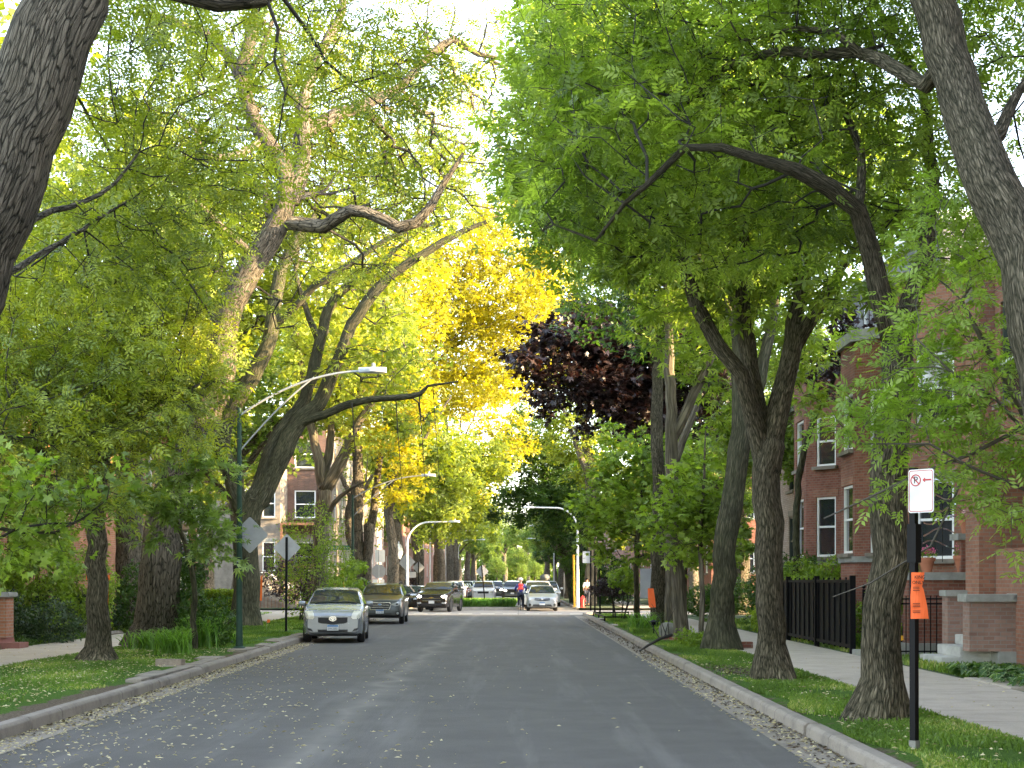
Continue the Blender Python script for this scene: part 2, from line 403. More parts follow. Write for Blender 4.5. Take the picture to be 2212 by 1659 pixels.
    def leaves(s, tpl, per, rmax=0.011, spread=0.16, size=1.0, droop=0.35, seedvar=0.2, keep=1.0, up=0.9, bias=0.0):
        """tpl: (faces, 4, 3) template with x along the leaf; placed along thin twigs"""
        idx = np.array([i for i in range(len(s.pos)) if not s.fixed[i] and s.rad[i] < rmax and s.par[i] >= 0])
        if keep < 1: idx = idx[s.rng.random(len(idx)) < keep]
        pos = np.array(s.pos); par = np.array(s.par)
        a, b = pos[par[idx]], pos[idx]
        # brightness clumps: neighbouring twigs share a tone
        nb = s.rng.random(3)*10
        tone = 0.5 + 0.16*np.sin(b[:, 0]*1.9+nb[0])+0.16*np.sin(b[:, 1]*1.7+nb[1])+0.14*np.sin(b[:, 2]*2.6+nb[2])
        k = s.rng.poisson(per, len(idx)); rep = np.repeat(np.arange(len(idx)), k); m = len(rep)
        t = s.rng.random((m, 1)); c = a[rep]*(1-t) + b[rep]*t
        d = (b-a)[rep]; d /= np.linalg.norm(d, axis=1)[:, None] + 1e-9
        off = s.rng.normal(0, 1, (m, 3)); off[:, 2] *= 0.7
        x = d*0.6 + off*0.75; x[:, 2] -= droop; x /= np.linalg.norm(x, axis=1)[:, None]
        c = c + off*spread*s.rng.random((m, 1))
        up_ = np.array([0, 0, up]) + s.rng.normal(0, 0.45, (m, 3))
        y = np.cross(up_, x); y /= np.linalg.norm(y, axis=1)[:, None] + 1e-9; z = np.cross(x, y)
        sc_ = size*(0.65 + 0.6*s.rng.random(m))
        T = np.asarray(tpl, float); nf, kk, _ = T.shape; T = T.reshape(-1, 3)
        R = np.stack([x, y, z], 1)                       # (m,3axes,3)
        V = np.einsum('va,mab->mvb', T, R)*sc_[:, None, None] + c[:, None, :]
        var = np.clip(tone[rep] + s.rng.normal(0, seedvar, m) + bias, 0, 1)
        var = np.repeat(var, nf)
        return np_mesh('leaves', V.reshape(-1, 3), kk, attr=var)

def rh(x0, y0, ang, L, W, z0=0.0, bend=0.15):
    """a pointed leaf blade as a 4-gon"""
    c, sn = math.cos(ang), math.sin(ang)
    def q(a, b, z): return (x0 + a*c - b*sn, y0 + a*sn + b*c, z0 + z)
    return [q(0, 0, 0), q(L*0.45, -W/2, -bend*L*0.2), q(L, 0, -bend*L), q(L*0.45, W/2, -bend*L*0.2)]
def pinnate(n, L, l, w):
    T = [rh(L, 0, 0, l, w, -0.1*L)]
    for i in range(n):
        x = L*(0.25+0.75*i/n)
        T += [rh(x, 0, 1.0, l*0.95, w, -0.03*L*i), rh(x, 0, -1.0, l*0.95, w, -0.03*L*i)]
    return T
TPL = {
    'ash': pinnate(3, 0.17, 0.095, 0.034),
    'ash_simple': [rh(0.02, 0, a, 0.15, 0.05) for a in (0, 1.0, -1.0)],
    'locust': pinnate(3, 0.13, 0.05, 0.019),
    'locust_coarse': [rh(0, 0, a, l, 0.045) for a, l in ((0, 0.2), (0.5, 0.17), (-0.5, 0.17))],
    'maple': [rh(0.0, 0, a, l, w) for a, l, w in ((0, .13, .06), (0.85, .115, .055), (-0.85, .115, .055), (1.75, .075, .045), (-1.75, .075, .045))],
    'silver': [rh(0.0, 0, a, l, w) for a, l, w in ((0, .13, .035), (0.7, .11, .03), (-0.7, .11, .03), (1.4, .07, .025), (-1.4, .07, .025))],
    'far': [rh(0, 0, 0, 0.20, 0.12), rh(0.02, 0.02, 1.7, 0.18, 0.11, 0.03), rh(0.02, -0.02, -1.9, 0.18, 0.11, -0.03)],
    'one': [rh(0, 0, 0, 0.09, 0.045)],
}
def plant_tree(name, label, t, bark, leafm, leafme, group=None, twig=None, flare=None, cat='tree', split=0.035, loc=None):
    """thing > trunk, branches, crown"""
    base = Vector(t.pos[0]) if loc is None else Vector(loc)
    root = empty(name, label, cat, base, group=group)
    tm = t.wood(rmin=split, flare=flare); bm_ = t.wood(rmax=split)
    off = -base
    for nm, me, mt in (('trunk', tm, bark), ('branches', bm_, twig or M['twig'])):
        if me is None: continue
        me.transform(Matrix.Translation(off)); me.name = nm; link(nm, me, mt, root)
    for me in (leafme if isinstance(leafme, list) else [leafme]):
        me.transform(Matrix.Translation(off)); me.name = 'crown'; link('crown', me, leafm, root)
    return root
def V3(*L):
    """list of (u, v, Y) picture survey points to world points"""
    return [P(*q) for q in L]
def E(u, v, Y, rx, ry, rz, w=None):
    return (tuple(P(u, v, Y)), (rx, ry, rz)) if w is None else (tuple(P(u, v, Y)), (rx, ry, rz), w)

Z0 = 0.08
def base_at(u, v): g = G(u, v, 0.13); g.z = Z0; return g

def build_trees():
    # ---- right row -------------------------------------------------
    t = Tree(1)
    t.limb([Vector((4.86, 12.6, Z0)), Vector((4.80, 12.6, 1.2))] + V3((2300,1050,12.7),(2268,800,12.9),(2208,560,13.4),(2150,420,13.9),(2098,285,14.4),(2048,120,14.9),(2002,-20,15.2),(1950,-230,15.6),(1880,-500,16.5)), [.30,.26,.25,.25,.24,.23,.225,.22,.20,.15,.06])
    t.limb(V3((2000,185,15.1),(1900,128,15.8),(1850,112,16.3),(1700,106,16.8),(1600,130,17.3),(1520,185,17.9),(1440,255,18.4)), [.085,.025])
    t.limb(V3((1860,115,16.2),(1800,70,16.3),(1720,60,16.5),(1600,90,16.6)), [.05,.02])
    t.limb(V3((2120,330,14.2),(2180,230,14.6),(2260,120,15.2)), [.09,.03])
    t.limb(V3((1990,-60,15.3),(1800,-180,16),(1500,-250,17),(1250,-230,18)), [.11,.04])
    t.limb(V3((1940,-260,15.6),(2100,-400,15.8),(2250,-450,16)), [.09,.03])
    t.fill([E(1950,-120,16.5,2.6,2.2,1.7), E(2120,160,16.6,0.9,1.5,1.3), E(1620,60,18,2.2,2.2,1.1), E(1350,-40,18.5,1.5,2,1.0), E(1800,-330,16.5,3.0,2.5,1.4), E(2130,420,16.8,.7,1,.8)], 1500, seg=.35)
    t.finish()
    plant_tree('ash_tree', 'leaning ash whose trunk bows across the top right corner of the view', t, M['bark_ash'], M['ash_leaf'], t.leaves(TPL['ash'], 5.0, spread=.22, rmax=.014), flare=(.4, .35))
    # low leafy sprays hanging by the near ash
    t = Tree(2)
    t.limb([Vector((5.15, 13.9, 0.1)), Vector((5.1, 13.9, 1.2))] + V3((2262,1080,14.2),(2215,900,14.3),(2140,760,14.4),(2075,650,14.5)), [.06,.05,.045,.04,.03,.02])
    t.limb(V3((2215,920,14.3),(2100,980,14.2),(1990,1020,14.1),(1870,1080,14.0),(1780,1120,13.9)), [.022,.007])
    t.limb(V3((2262,1080,14.2),(2100,1010,14.0),(2010,960,13.9),(1850,960,14)), [.018,.007])
    t.limb(V3((2230,950,14.2),(2150,860,14.1),(2050,800,14),(1980,730,14)), [.02,.008])
    t.limb(V3((2100,980,14.2),(2010,1180,14.0),(1880,1260,13.9),(1800,1290,13.9)), [.013,.005])
    t.fill([E(2050,640,14.6,.55,.6,.55), E(1980,830,14.5,.75,.7,.42), E(2110,790,14.4,.38,.5,.4), E(1870,900,14.2,.75,.5,.26), E(2090,960,14.2,.75,.6,.4), E(2150,1080,14,.5,.5,.32), E(1990,1060,14,.5,.4,.2), E(2050,470,14.8,.6,.6,.5), E(2160,930,14.1,.5,.5,.45), E(1930,720,14.6,.45,.5,.3), E(2180,1130,13.8,.3,.4,.25)], 800, seg=.2, minz=1.5)
    t.finish(tip=.003)
    plant_tree('young_ash_tree', 'slender young ash with bright green sprays hanging in front of the brick porch', t, M['bark_pale'], M['ash_leaf_bright'], t.leaves(TPL['ash'], 3.9, spread=.16, size=.9, rmax=.012, bias=.05), twig=M['twig_pale'])
    t = Tree(3)
    b = base_at(1893, 1552)
    t.limb([b, b+Vector((.02,0,.5))] + V3((1912,1300,16.7),(1917,1100,16.7),(1926,900,16.7),(1940,745,16.7)), [.29,.235,.21,.215,.20,.18])
    t.limb(V3((1940,760,16.7),(1906,650,16.6),(1885,545,16.5),(1850,455,16.3),(1800,398,16),(1728,370,15.9),(1640,345,15.9),(1560,320,15.9),(1480,318,16),(1400,400,16.2),(1350,440,16.4),(1290,520,16.7)), [.15,.12,.10,.095,.09,.075,.055,.045,.04,.034,.028,.018])
    t.limb(V3((1940,745,16.7),(1975,640,16.9),(2000,520,17.2),(2010,380,17.6),(1990,200,18),(1900,20,18.5)), [.14,.04])
    t.limb(V3((1850,455,16.3),(1860,330,17),(1800,200,17.6),(1700,60,18)), [.06,.025])
    t.fill([E(1620,300,17.2,2.6,1.5,1.1), E(1390,380,17.4,1.15,1.4,1.0), E(1250,300,18,.8,1.2,1.2), E(1480,120,18.5,2.0,2,1.4), E(1820,250,18,1.6,1.5,1.3), E(1300,120,19,1.0,1.5,1.2), E(1230,470,18,.55,.9,.6), E(2050,500,18,.9,1,.8), E(1600,500,18,1.6,1.2,.5)], 2300, seg=.35)
    t.finish()
    plant_tree('ash_tree', 'straight ash trunk growing beside the black sign post with an arching dark limb', t, M['bark_ash'], M['ash_leaf'], t.leaves(TPL['ash'], 4.3, spread=.22, rmax=.014), flare=(.17, .38))
    t = Tree(4)
    b = base_at(1672, 1468)
    t.limb([b, b+Vector((-.03,0,.6))] + V3((1660,1250,23.3),(1655,1080,23.3),(1662,960,23.3)), [.30,.245,.225,.22,.21])
    t.limb(V3((1656,1030,23.3),(1648,970,23.3),(1625,890,23.2),(1598,810,23),(1548,745,23),(1505,650,23),(1478,560,23),(1440,480,22.6)), [.17,.17,.15,.13,.12,.11,.09,.05])
    t.limb(V3((1656,1020,23.3),(1652,950,23.35),(1628,850,23.4),(1612,740,23.5),(1608,600,23.6),(1600,430,23.8),(1560,250,24)), [.17,.16,.14,.13,.10,.08,.04])
    t.limb(V3((1658,1020,23.3),(1668,940,23.3),(1690,850,23.3),(1712,740,23.4),(1735,600,23.5),(1760,450,23.8)), [.19,.20,.18,.15,.11,.05])
    t.limb(V3((1712,760,23.4),(1760,680,23.2),(1800,610,23),(1860,520,23)), [.12,.04])
    t.fill([E(1550,420,23.5,3.2,2.3,1.2), E(1330,450,23,1.6,2,1.1), E(1200,480,23.5,.9,1.5,.9), E(1800,440,23.5,1.6,1.8,.9), E(1620,620,23,1.2,.7,.35), E(1400,200,25,2.6,2.5,1.8), E(1180,300,25,1.1,2,1.4), E(1210,80,25,1.0,2,1.0), E(1700,640,24.5,1.3,1.0,.45), E(1540,650,23,.6,.6,.3), E(1820,620,22,.8,1,.5)], 2600, seg=.45)
    t.finish()
    plant_tree('ash_tree', 'thick ash with deeply ridged bark and a three way fork near the black gate', t, M['bark_ash'], M['ash_leaf'], t.leaves(TPL['ash_simple'], 9, spread=.3, size=1.15, rmax=.016), flare=(.2, .42))
    # bright low epicormic sprays round the fork
    t = Tree(5)
    b = base_at(1560, 1403)
    t.limb([b, b+Vector((0,0,.7))] + V3((1566,1200,33.4),(1583,1060,33.4),(1604,930,33.4),(1602,800,33.5),(1590,660,33.6),(1570,500,34)), [.34,.28,.25,.24,.23,.19,.15,.09])
    t.limb(V3((1604,930,33.4),(1640,820,33.6),(1668,700,33.8),(1680,560,34)), [.2,.08])
    t.limb(V3((1600,760,33.5),(1560,640,33.3),(1498,535,33)), [.09,.05])
    t.fill([E(1520,560,34,2.2,2,1.2), E(1400,480,34,2.5,2,1.5), E(1700,560,34,1.8,1.5,1.0), E(1600,330,35,4.5,3,2.2), E(1680,720,36,1.8,1.4,1.2), E(1760,800,37,1.3,1.2,1.2), E(1520,700,35,1.6,1.2,1.0), E(1380,600,35,1.6,1.4,1.0)], 1500, seg=.5)
    t.finish()
    plant_tree('ash_tree', 'thick leaning ash with flared mossy roots next to a maple sapling', t, M['bark_dark'], M['ash_leaf'], t.leaves(TPL['ash_simple'], 9, spread=.35, size=1.3, rmax=.018), flare=(.45, .5))
    t = Tree(6)
    b = base_at(1472, 1382)
    t.limb([b] + V3((1465,1250,39.5),(1455,1100,39.5),(1450,950,39.6),(1446,800,39.8),(1440,620,40)), [.22,.18,.17,.155,.14,.08])
    t.limb(V3((1452,950,39.6),(1500,850,39.8),(1545,740,40),(1580,600,40)), [.14,.06])
    t.fill([E(1440,520,40,2.2,2,2.0), E(1560,560,40,2,2,1.5), E(1440,680,40,.8,.8,.6), E(1320,500,41,2,2,1.4), E(1560,760,41,1.6,1.5,1.6), E(1600,900,42,1.0,1.2,1.3)], 900, seg=.5)
    t.finish()
    plant_tree('ash_tree', 'straight thin ash rising from a small brick ring behind a fallen branch', t, M['bark_pale'], M['ash_leaf'], t.leaves(TPL['ash_simple'], 9, spread=.35, size=1.3, rmax=.018), flare=(.3, .2))
    t = Tree(7)
    b = base_at(1424, 1358)
    t.limb([b] + V3((1424,1200,47.5),(1424,1060,47.5),(1420,900,47.6),(1424,700,48)), [.27,.23,.22,.19,.12])
    t.fill([E(1400,600,48,3,2.5,2.5), E(1300,650,50,2,2,1.5)], 450, seg=.6)
    t.finish()
    plant_tree('ash_tree', 'broad grey ash trunk with an orange paper notice tied behind it', t, M['bark_ash'], M['dark_leaf'], t.leaves(TPL['far'], 3.2, spread=.4, rmax=.018), flare=(.3, .2))
    t = Tree(8)
    b = base_at(1448, 1362)
    t.limb([b] + V3((1446,1200,46.5),(1450,1040,46.5),(1500,880,46.6),(1560,700,47)), [.17,.14,.13,.11,.07])
    t.fill([E(1580,640,47,2.5,2,1.6)], 240, seg=.6); t.finish()
    plant_tree('ash_tree', 'narrow mossy ash squeezed between two thicker trunks by a boulder', t, M['bark_pale'], M['ash_leaf'], t.leaves(TPL['far'], 4, spread=.4, rmax=.018), flare=(.3, .2))
    # maples
    t = Tree(9)
    b = base_at(1376, 1338)
    t.limb([b] + V3((1375,1250,55),(1376,1180,55),(1385,1080,55),(1392,960,55)), [.12,.1,.095,.07,.03])
    t.fill([E(1400,1070,54.5,2.6,2,2.2), E(1310,1080,54.5,1.2,1.4,1.6), E(1290,1175,54,.9,1,.9), E(1430,1200,54,1.7,1.2,.8), E(1350,960,55,1.3,1.4,.9), E(1500,1130,53,1.5,1.4,1.9), E(1580,1190,52,1.0,1.2,1.3), E(1480,980,54,1.5,1.4,1.1), E(1260,1130,54,.7,1,1.3)], 1500, seg=.4, alpha=.2)
    t.finish()
    plant_tree('maple_tree', 'young maple with a pale stem and full light green crown at the kerb', t, M['bark_pale'], M['maple_leaf'], t.leaves(TPL['maple'], 5.5, spread=.26, size=1.35, rmax=.02, bias=.12))
    t = Tree(10)
    b = base_at(1516, 1386)
    t.limb([b] + V3((1516,1250,38.2),(1514,1150,38.2),(1520,1040,38.2),(1524,930,38.2)), [.075,.065,.06,.04,.015])
    t.fill([E(1500,1090,38,1.0,1,1.2), E(1430,1110,38,.8,.8,.8), E(1570,1180,38,.5,.6,.8), E(1470,1190,38,.9,.6,.45), E(1560,1080,38.5,.8,.7,.9)], 520, seg=.3, alpha=.2)
    t.finish()
    plant_tree('maple_tree', 'maple sapling on a thin straight stem beside the thick leaning ash', t, M['bark_pale'], M['maple_leaf'], t.leaves(TPL['maple'], 4.5, spread=.2, size=1.2, rmax=.02, bias=.12))
    t = Tree(11)
    b = Vector((5.9, 62, .1))
    t.limb([b] + V3((1427,1150,62),(1427,1050,62),(1432,940,62),(1440,800,62),(1440,700,62)), [.36,.3,.28,.24,.16,.08])
    t.limb(V3((1430,1000,62),(1330,900,61),(1240,850,60)), [.12,.04]); t.limb(V3((1432,960,62),(1500,850,62),(1560,760,62)), [.14,.05])
    t.limb(V3((1432,900,62),(1340,780,61),(1220,720,60),(1150,700,59)), [.12,.03])
    t.fill([E(1240,770,60,2.3,2.2,1.9), E(1180,730,60,1.2,1.4,.9), E(1350,830,61,2.2,2.4,1.9), E(1440,760,61,2.6,2.6,2.6), E(1540,760,61,2.0,2,2.4), E(1500,650,61,1.6,2,1.0), E(1390,690,61,1.8,2,1.2), E(1240,870,60,.9,1,.5), E(1430,930,61,1.3,1.2,.6), E(1150,800,59,.9,1,1.0), E(1300,720,61,2,2,1.5), E(1170,860,59,.9,1,.8), E(1340,920,60,1.8,1.6,.6), E(1560,880,61,1.2,1.5,1.4)], 3400, seg=.5)
    t.finish()
    plant_tree('purple_maple_tree', 'wide dark purple maple hanging over the street at centre right', t, M['bark_dark'], M['purple_leaf'], t.leaves(TPL['maple'], 8, spread=.36, size=1.6, rmax=.02))
    t = Tree(12)
    b = Vector((9.0, 39.2, .1)); b = Vector((8.3, 44.5, .1))
    t.limb([b] + V3((1730,1000,44.5),(1800,820,44),(1825,720,44)), [.12,.1,.06,.03])
    t.fill([E(1825,700,43.5,1.15,1,.9), E(1790,800,43.5,1.0,1,.7), E(1860,780,43.5,.6,.8,.5)], 300, seg=.35); t.finish()
    plant_tree('purple_maple_tree', 'small purple maple in front of the bay windows of the brick flats', t, M['bark_dark'], M['purple_leaf'], t.leaves(TPL['maple'], 4, spread=.2, size=1.1, rmax=.02, bias=.25))
    # beyond the crossing, right
    t = Tree(13)
    b = Vector((4.6, 95, .1))
    t.limb([b] + V3((1280,1150,95),(1275,1050,95),(1268,960,95),(1250,860,95)), [.4,.33,.32,.3,.17])
    t.limb(V3((1275,1040,95),(1245,960,94),(1215,880,93)), [.22,.1])
    t.fill([E(1290,900,95,4,3,2), E(1230,830,95,3,3,1.6), E(1370,860,95,4,3,3), E(1210,920,94,2,2,1), E(1330,1000,95,3,3,2.6), E(1200,960,97,2,2,1.4), E(1250,1010,97,2.0,2.5,1.6), E(1400,1100,94,3,3,3)], 1300, seg=.8); t.finish()
    plant_tree('elm_tree', 'pale trunked tree behind the curved white lamp on the far corner', t, M['bark_pale'], M['locust_leaf'], t.leaves(TPL['far'], 7, spread=.5, size=1.3, rmax=.03))
    t = Tree(14)
    b = Vector((4.0, 108, .1))
    t.limb([b] + V3((1228,1250,108),(1210,1160,108),(1190,1080,108),(1170,1000,108)), [.3,.24,.2,.16,.08])
    t.fill([E(1150,1050,107,3.6,3,3.0), E(1090,1090,107,1.7,2,1.6), E(1220,1040,108,3,3,3), E(1100,1000,107,2.3,2,1.4), E(1230,1170,106,2.2,2,2.6), E(1150,930,108,2.6,2.6,1.8)], 1300, seg=.7); t.finish()
    plant_tree('linden_tree', 'dark green rounded tree leaning over the far lane', t, M['bark_dark'], M['dark_leaf'], t.leaves(TPL['far'], 7, spread=.4, size=1.3, rmax=.03))

    # ---- left row --------------------------------------------------
    t = Tree(20)
    t.limb([Vector((-7.4, 14.0, Z0)), Vector((-7.1, 14.1, 1.5))] + V3((-180,800,14.3),(-92,620,14.4),(-18,450,14.5),(38,300,14.5),(92,150,14.5),(142,0,14.5),(185,-150,14.6),(260,-380,15)), [.55,.46,.42,.41,.40,.39,.37,.36,.3,.15])
    t.limb(V3((160,-60,14.5),(300,-60,14.6),(400,-25,14.7),(480,-4,14.8),(560,-10,15),(660,-60,15.5),(800,-120,16)), [.2,.15,.13,.125,.11,.09,.04])
    t.limb(V3((575,-5,15),(600,60,15.1),(592,130,15.2),(615,200,15.2),(600,300,15.3)), [.022,.008])
    t.limb(V3((600,-20,15.1),(660,60,15.4),(700,130,15.8),(760,180,16),(850,150,16.5)), [.025,.008])
    t.limb(V3((0,550,14.6),(80,470,16),(220,420,17.5),(300,330,18.5)), [.05,.015])
    t.limb(V3((-20,610,14.6),(70,560,16),(200,480,18),(330,400,20)), [.045,.012])
    t.fill([E(680,180,16,1.5,1,.8), E(850,120,16.5,1.1,1,.6), E(560,90,15.6,.8,.7,.5), E(250,400,18.5,1.2,1,.7), E(120,560,17.5,1.1,1,.7), E(300,560,19,1.1,1,.8), E(420,-60,17,2,1.5,.8), E(330,200,19,1.3,1,1.1), E(800,330,16.5,.7,.7,.3), E(470,330,19,1.2,1,1.0), E(200,120,19,1.2,1,1.2)], 1200, seg=.3)
    t.finish()
    plant_tree('honey_locust_tree', 'massive dark honey locust trunk leaning in at the upper left corner', t, M['bark_locust'], M['locust_leaf'], t.leaves(TPL['locust'], 5.0, spread=.22, size=1.6, rmax=.014), flare=(.6, .3))
    t = Tree(21)
    b = base_at(212, 1428)
    t.limb([b, b+Vector((0,0,.35))] + V3((211,1300,28.6),(208,1180,28.6),(205,1080,28.6),(225,900,28.6),(240,700,28.8)), [.31,.235,.215,.20,.19,.15,.08])
    t.limb(V3((205,1090,28.6),(100,980,26),(0,940,24),(-80,900,22)), [.09,.03])
    t.limb(V3((215,1000,28.6),(330,880,28),(430,830,27.5)), [.07,.02])
    t.fill([E(90,900,25,2.2,2.2,1.3), E(230,830,27,2.0,2,1.2), E(60,720,26,2.2,2,1.4), E(360,900,28,1.5,1.5,1.0), E(190,640,28,2.4,2,1.6), E(350,700,28.5,1.5,1.5,1.4), E(110,1060,25,1.6,1.5,.55), E(450,800,28,.8,.8,.8), E(300,500,28,2.2,1.5,1.4), E(420,600,28.5,1.2,1.2,1.2)], 3200, seg=.35)
    t.finish()
    plant_tree('honey_locust_tree', 'short stout tree with an orange ribbon on the left grass verge', t, M['bark_ash'], M['locust_leaf'], t.leaves(TPL['locust'], 4.6, spread=.28, size=2.1, rmax=.016, seedvar=.28), flare=(.25, .5))
    # near drooping maple boughs from a tree outside the frame on the left
    t = Tree(22)
    t.limb([Vector((-9.4, 19.0, Z0)), Vector((-9.2, 19, 2.0)), Vector((-9.0, 19.2, 3.6)), Vector((-8.6, 19.6, 5.5))], [.22,.18,.15,.09])
    t.limb([Vector((-9.0, 19.2, 3.2))] + V3((-180,1060,19.4),(-60,1130,19.6),(120,1150,19.8),(230,1080,20)), [.05,.04,.03,.02,.01])
    t.limb([Vector((-9.0, 19.2, 2.8))] + V3((-100,1190,19.4),(40,1140,19.6),(160,1130,19.6)), [.03,.012])
    t.fill([E(60,1040,19.6,.95,.8,.45), E(190,1100,19.8,.6,.6,.42), E(30,1170,19.6,.75,.6,.5), E(150,1210,20,.5,.5,.22), E(-60,1080,19.5,.8,.8,.8), E(270,1030,20.5,.45,.5,.3), E(20,1270,20,.25,.3,.14)], 430, seg=.22, minz=1.2)
    t.finish(tip=.003)
    plant_tree('maple_tree', 'broad leaved maple boughs drooping in from the left edge over the walk', t, M['bark_dark'], M['maple_leaf'], t.leaves(TPL['maple'], 3.2, spread=.13, size=.85, rmax=.012, bias=.12))
    t = Tree(23)                       # silver maple shoots round the big trunk
    t.limb([Vector((-7.35, 33.6, Z0)), Vector((-7.3, 33.0, 2.0)), Vector((-7.6, 32, 3.6)), Vector((-7.9, 31.0, 5.0))], [.07,.06,.05,.02])
    t.fill([E(330,1060,31,1.0,.8,.5), E(420,1110,31,1.0,.8,.45), E(500,1150,30.5,.55,.5,.4), E(380,960,31,1.0,.8,.55), E(470,1010,31,.6,.6,.5), E(300,1150,31,.6,.5,.3), E(520,1210,30.5,.25,.3,.2), E(440,1190,31,.4,.4,.25)], 480, seg=.25, minz=1.5)
    t.finish(tip=.003)
    plant_tree('silver_maple_tree', 'silver maple shoots with deeply cut pale leaves around the green lamp post', t, M['bark_dark'], M['silver_leaf'], t.leaves(TPL['silver'], 4.6, spread=.2, size=1.45, rmax=.014, bias=.1))
    t = Tree(24)
    b = base_at(330, 1398)
    t.limb([b, b+Vector((0.05,0,.6))] + V3((345,1250,34.4),(350,1150,34.4),(372,1060,34.4),(412,970,34.4),(450,880,34.4),(478,780,34.4),(490,690,34.4),(535,590,34.4),(590,505,34.4),(622,425,34.4),(606,350,34.4),(560,280,34.4),(532,210,34.4),(522,150,34.4),(545,60,34.5),(560,-80,34.8)), [.62,.50,.47,.45,.42,.36,.34,.32,.33,.32,.29,.24,.19,.17,.155,.15,.13,.05])
    t.limb(V3((540,230,34.4),(500,130,34.6),(440,70,34.8),(370,45,35),(320,30,35)), [.13,.12,.1,.09,.07])
    t.limb(V3((628,430,34.4),(655,350,34.6),(650,290,34.8),(700,262,35),(790,225,35.5),(860,190,36),(930,120,36.5),(980,85,37),(1030,115,37.3),(1110,135,37.5)), [.2,.18,.18,.16,.14,.11,.09,.08,.06,.03])
    t.limb(V3((655,330,34.6),(660,200,34.8),(700,100,35.2),(740,20,35.6),(730,-100,36)), [.16,.14,.11,.1,.05])
    t.limb(V3((670,270,34.8),(620,180,34.6),(600,60,34.5)), [.1,.05])
    t.limb(V3((570,300,34.4),(500,340,33.8),(440,330,33.2),(420,280,33)), [.1,.04])
    t.limb(V3((560,560,34.4),(470,480,33.6),(420,430,33)), [.09,.03])
    t.limb(V3((620,480,34.4),(700,490,34),(760,455,33.6),(860,490,33.4),(900,480,33.4),(960,400,33.4),(1000,330,33.5)), [.17,.16,.14,.13,.11,.08,.03])
    t.limb(V3((530,170,34.4),(560,120,34),(590,40,33.8)), [.09,.04])
    t.fill([((c[0], c[1]+1.9, c[2]), r_) for c, r_ in [E(420,260,34,1.9,2,1.7), E(640,130,35,2.2,2.2,1.6), E(860,180,35.5,2.2,2,1.5), E(960,300,35,1.5,1.7,1.2), E(760,380,34.5,1.8,1.6,1.0), E(450,450,33.5,1.4,1.4,1.0), E(1060,180,37,1.2,1.2,1.3), E(1080,330,37,.9,1.2,1.0), E(1010,430,38,1.0,1.2,.7), E(500,20,35,3.0,2,1.2), E(900,20,36,2.6,2,1.2), E(420,620,34,1.2,1.2,1.0), E(330,130,33,1.2,1.6,1.6), E(800,560,34,1.5,1.2,.5), E(600,640,34.2,.8,.8,.5), E(250,330,35,2.2,2,2.4), E(700,300,36,3.4,2,2.4), E(430,400,36,2.4,2,2.2), E(980,120,37,1.6,1.5,1.2)]], 4600, seg=.4)
    t.finish(tip=.0085, power=2.15)
    plant_tree('honey_locust_tree', 'giant honey locust whose pale twisting limb rises above the others', t, M['bark_locust'], M['locust_leaf'], t.leaves(TPL['locust'], 3.0, spread=.32, size=2.1, rmax=.02, bias=.1, seedvar=.26), flare=(.6, .35))
    t = Tree(25)
    b = base_at(532, 1356)
    t.limb([b, b+Vector((0,0,.8))] + V3((530,1200,49.6),(540,1110,49.6),(562,1060,49.6)), [.48,.41,.40,.42,.38])
    t.limb(V3((562,1080,49.6),(600,1000,49.6),(640,920,49.6),(690,870,49.5),(720,800,49.5),(760,700,49.5),(830,610,49.5),(910,550,49.5),(1000,500,49.5),(1080,465,49.5)), [.34,.3,.27,.24,.22,.2,.17,.13,.1,.04])
    t.limb(V3((640,920,49.6),(700,895,49.3),(760,870,49),(800,862,48.8),(860,860,48.6),(905,852,48.4),(925,835,48.4),(990,825,48.2)), [.15,.14,.12,.1,.1,.08,.05,.03])
    t.limb(V3((530,1120,49.6),(500,1030,49.4),(478,960,49.2),(500,880,49.2),(555,795,49.2),(585,720,49.2),(600,620,49.3),(640,520,49.4),(700,440,49.6)), [.3,.27,.27,.29,.29,.26,.22,.16,.06])
    t.limb(V3((555,1060,49.6),(600,940,49.8),(660,860,50),(690,740,50),(720,650,50.2),(790,590,50.4),(880,520,50.6)), [.26,.24,.2,.18,.16,.12,.05])
    t.limb(V3((600,700,49.2),(680,620,48.6),(770,560,48.2),(870,500,48),(980,470,48)), [.12,.1,.09,.07,.03])
    t.limb(V3((690,740,50),(650,640,50),(640,560,50.2),(660,480,50.4)), [.12,.05])
    t.fill([((c[0], c[1]+1.6, c[2]), r_) for c, r_ in [E(760,620,50,2.4,2.5,1.5), E(900,540,49.5,1.5,1.5,.5), E(680,500,50,2.2,2,1.4), E(880,440,49.5,2.3,2,.8), E(560,640,50,1.4,1.5,1.5), E(800,780,49,2.3,2,1.1), E(900,900,48.5,.9,1.2,.6), E(480,700,50,1.2,1.4,1.8), E(520,480,51,3,2,2.6), E(700,350,52,4,2,2.2), E(900,330,52,3,2,1.4), E(380,800,50,2.2,1.5,2.2)]], 2600, seg=.5)
    for q in ((760,870), (855,862), (905,850), (935,832)):
        t.limb(V3((q[0],q[1],48.6),(q[0]+6,q[1]+90,48.6),(q[0]+14,q[1]+200,48.5)), [.02,.008])
    t.finish(tip=.009, power=2.15)
    plant_tree('honey_locust_tree', 'forked honey locust with dark limbs arching over the lamp on the green post', t, M['bark_dark'], M['locust_leaf'], t.leaves(TPL['locust_coarse'], 5.5, spread=.4, size=1.3, rmax=.02, bias=.1), flare=(.5, .3))
    t = Tree(26)
    t.limb([Vector((-7.95, 60, Z0))] + V3((690,1240,60),(695,1140,60),(700,1060,60)), [.38,.31,.30,.32])
